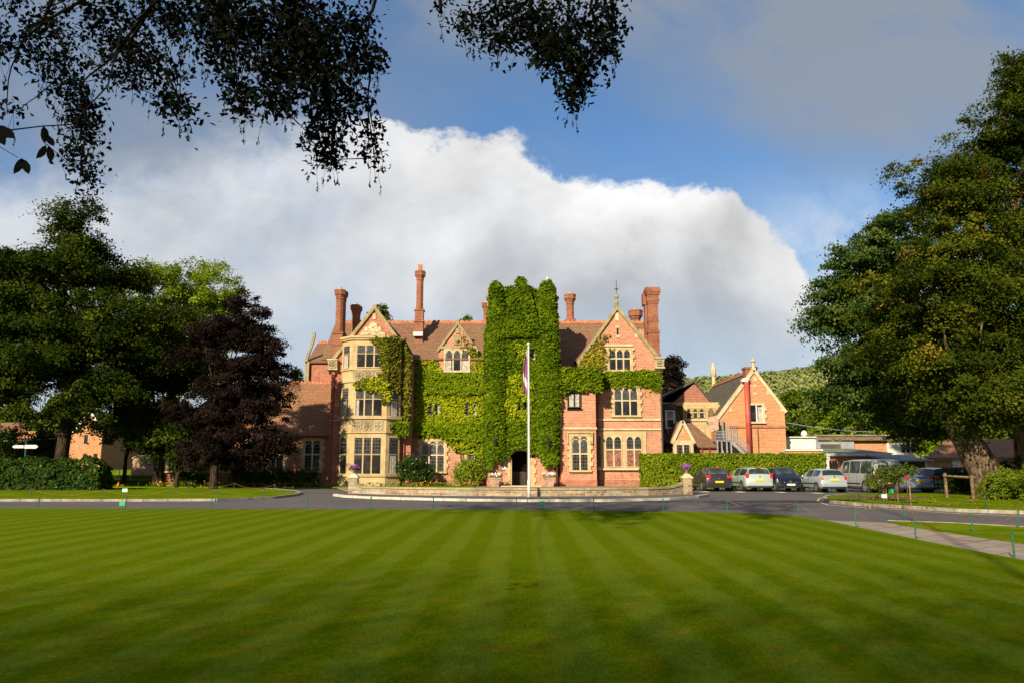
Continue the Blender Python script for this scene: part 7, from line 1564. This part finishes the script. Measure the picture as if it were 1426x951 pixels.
for j in range(0, len(CCn), 2):
    c = Vector(CCn[j, :3]); k = rnd.randrange(len(ends)); E = ends[k]; best = None
    best = min((Vector(Wp(*q_, 14.0)) for E_ in ends for q_ in E_[1:]), key=lambda v: (v-c).length)
    mb.tube([tuple(c+(best-c)*min(1, 0.75/max((best-c).length, 0.01))+Vector((0, 0, 0.05))), tuple(c+(best-c)*0.1+Vector((0, 0, .02))), tuple(c)], [0.011, 0.008, 0.005], 4)
tag(mb.build('twigs', M['bark_shade'], ot), kind='stuff')
# seed tails hanging on threads
th = MB(); SP = []; 
for (cx, cy, rx, ry, n) in OV:
    for _ in range(max(2, int(n*0.42))):
        px = cx+rnd.uniform(-rx, rx); py = cy+rnd.uniform(0.2, 1.0)*ry; Y = 13.8+rnd.uniform(-.9, .9); L = rnd.uniform(0.22, 0.70)
        p = Vector(Wp(px, py, Y)); w1 = rnd.uniform(-.065, .065); w2 = rnd.uniform(-.065, .065)
        pts = [p, p+Vector((w1, 0, -L*0.35)), p+Vector((w1+w2, 0, -L*0.7)), p+Vector((w1+w2*1.4+rnd.uniform(-.02, .02), 0, -L))]
        th.tube([tuple(q) for q in pts], 0.0036, 3, cap=False)
        for k in range(rnd.randint(3, 9)):
            t_ = rnd.uniform(0.45, 1.0); q = pts[2].lerp(pts[3], (t_-.45)/.55); SP.append((q.x+rnd.uniform(-.02, .02), q.y+rnd.uniform(-.02, .02), q.z))
tag(th.build('seed_threads', M['bark_shade'], ot), kind='stuff')
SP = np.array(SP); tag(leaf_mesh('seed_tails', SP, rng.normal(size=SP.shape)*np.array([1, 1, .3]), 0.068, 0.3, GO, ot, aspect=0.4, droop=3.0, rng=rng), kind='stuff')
# big leaves of a nearer twig at the left edge
NL = []; 
for (px, py, an_, s) in ((8, 184, -0.6, 0.085), (0, 192, -1.0, 0.07), (61, 188, -1.5, 0.065), (69, 196, -0.9, 0.055), (57, 212, -2.2, 0.06), (69, 215, -1.4, 0.062), (24, 232, -2.0, 0.062), (35, 232, -1.1, 0.065)):
    NL.append((px, py, an_, s))
lb = MB()
for (px, py, an_, s) in NL:
    c = Vector(Wp(px, py, 4.6)); d = Vector((math.cos(an_), 0.1, math.sin(an_))); n_ = Vector((-d.z, 0.25, d.x)).normalized(); L = s*0.85
    prof_ = [(-1, 0), (-0.6, 0.42), (0, 0.55), (0.5, 0.38), (1, 0)]
    up_ = [c+d*L*a+n_*L*b*0.8+Vector((0, 0.02*b, 0)) for a, b in prof_]; dn = [c+d*L*a-n_*L*b*0.8+Vector((0, 0.02*b, 0)) for a, b in prof_[1:-1]][::-1]
    lb.add(up_+dn, [tuple(range(8))])
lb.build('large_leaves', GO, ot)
lb = MB(); lb.tube([Wp(-60, 196, 4.7), Wp(10, 182, 4.65), Wp(60, 176, 4.6), Wp(100, 174, 4.8), Wp(150, 120, 8.5), Wp(170, 40, 13.0)], [0.006, 0.005, 0.004, 0.004, 0.01, 0.02], 5); lb.tube([Wp(-30, 190, 4.7), Wp(0, 205, 4.65), Wp(25, 220, 4.6)], [0.003, 0.0025, 0.002], 5); lb.tube([Wp(60, 176, 4.6), Wp(62, 186, 4.6), Wp(64, 204, 4.6)], 0.002, 4); lb.build('twig', M['bark_shade'], ot)
# unseen crown added behind the viewer, spread thin to dim the near lawn
SHADE_CROWN = [(-12, -17, 13, 9, 5.5, 2.5), (-21, -18, 13, 8, 5.5, 2.5), (-3, -17, 13, 8, 5.5, 2.5), (-12, -22, 14, 13, 4, 2.5)]
o, cc = crown('crown', SHADE_CROWN, 1300, 64, 0.125, G1, ot, clump=4.0, seed=200, inner=0.5, tint=(0.3, 0.15), boughs=False)
mb = MB()
for k in range(10): limb(mb, fk, cc[rnd.randrange(len(cc))], 0.09, 0.02, 0.05, rnd=rnd)  # tie the added shade crown to the trunk
mb.build('shade_crown_limbs', M['bark_dark'], ot)
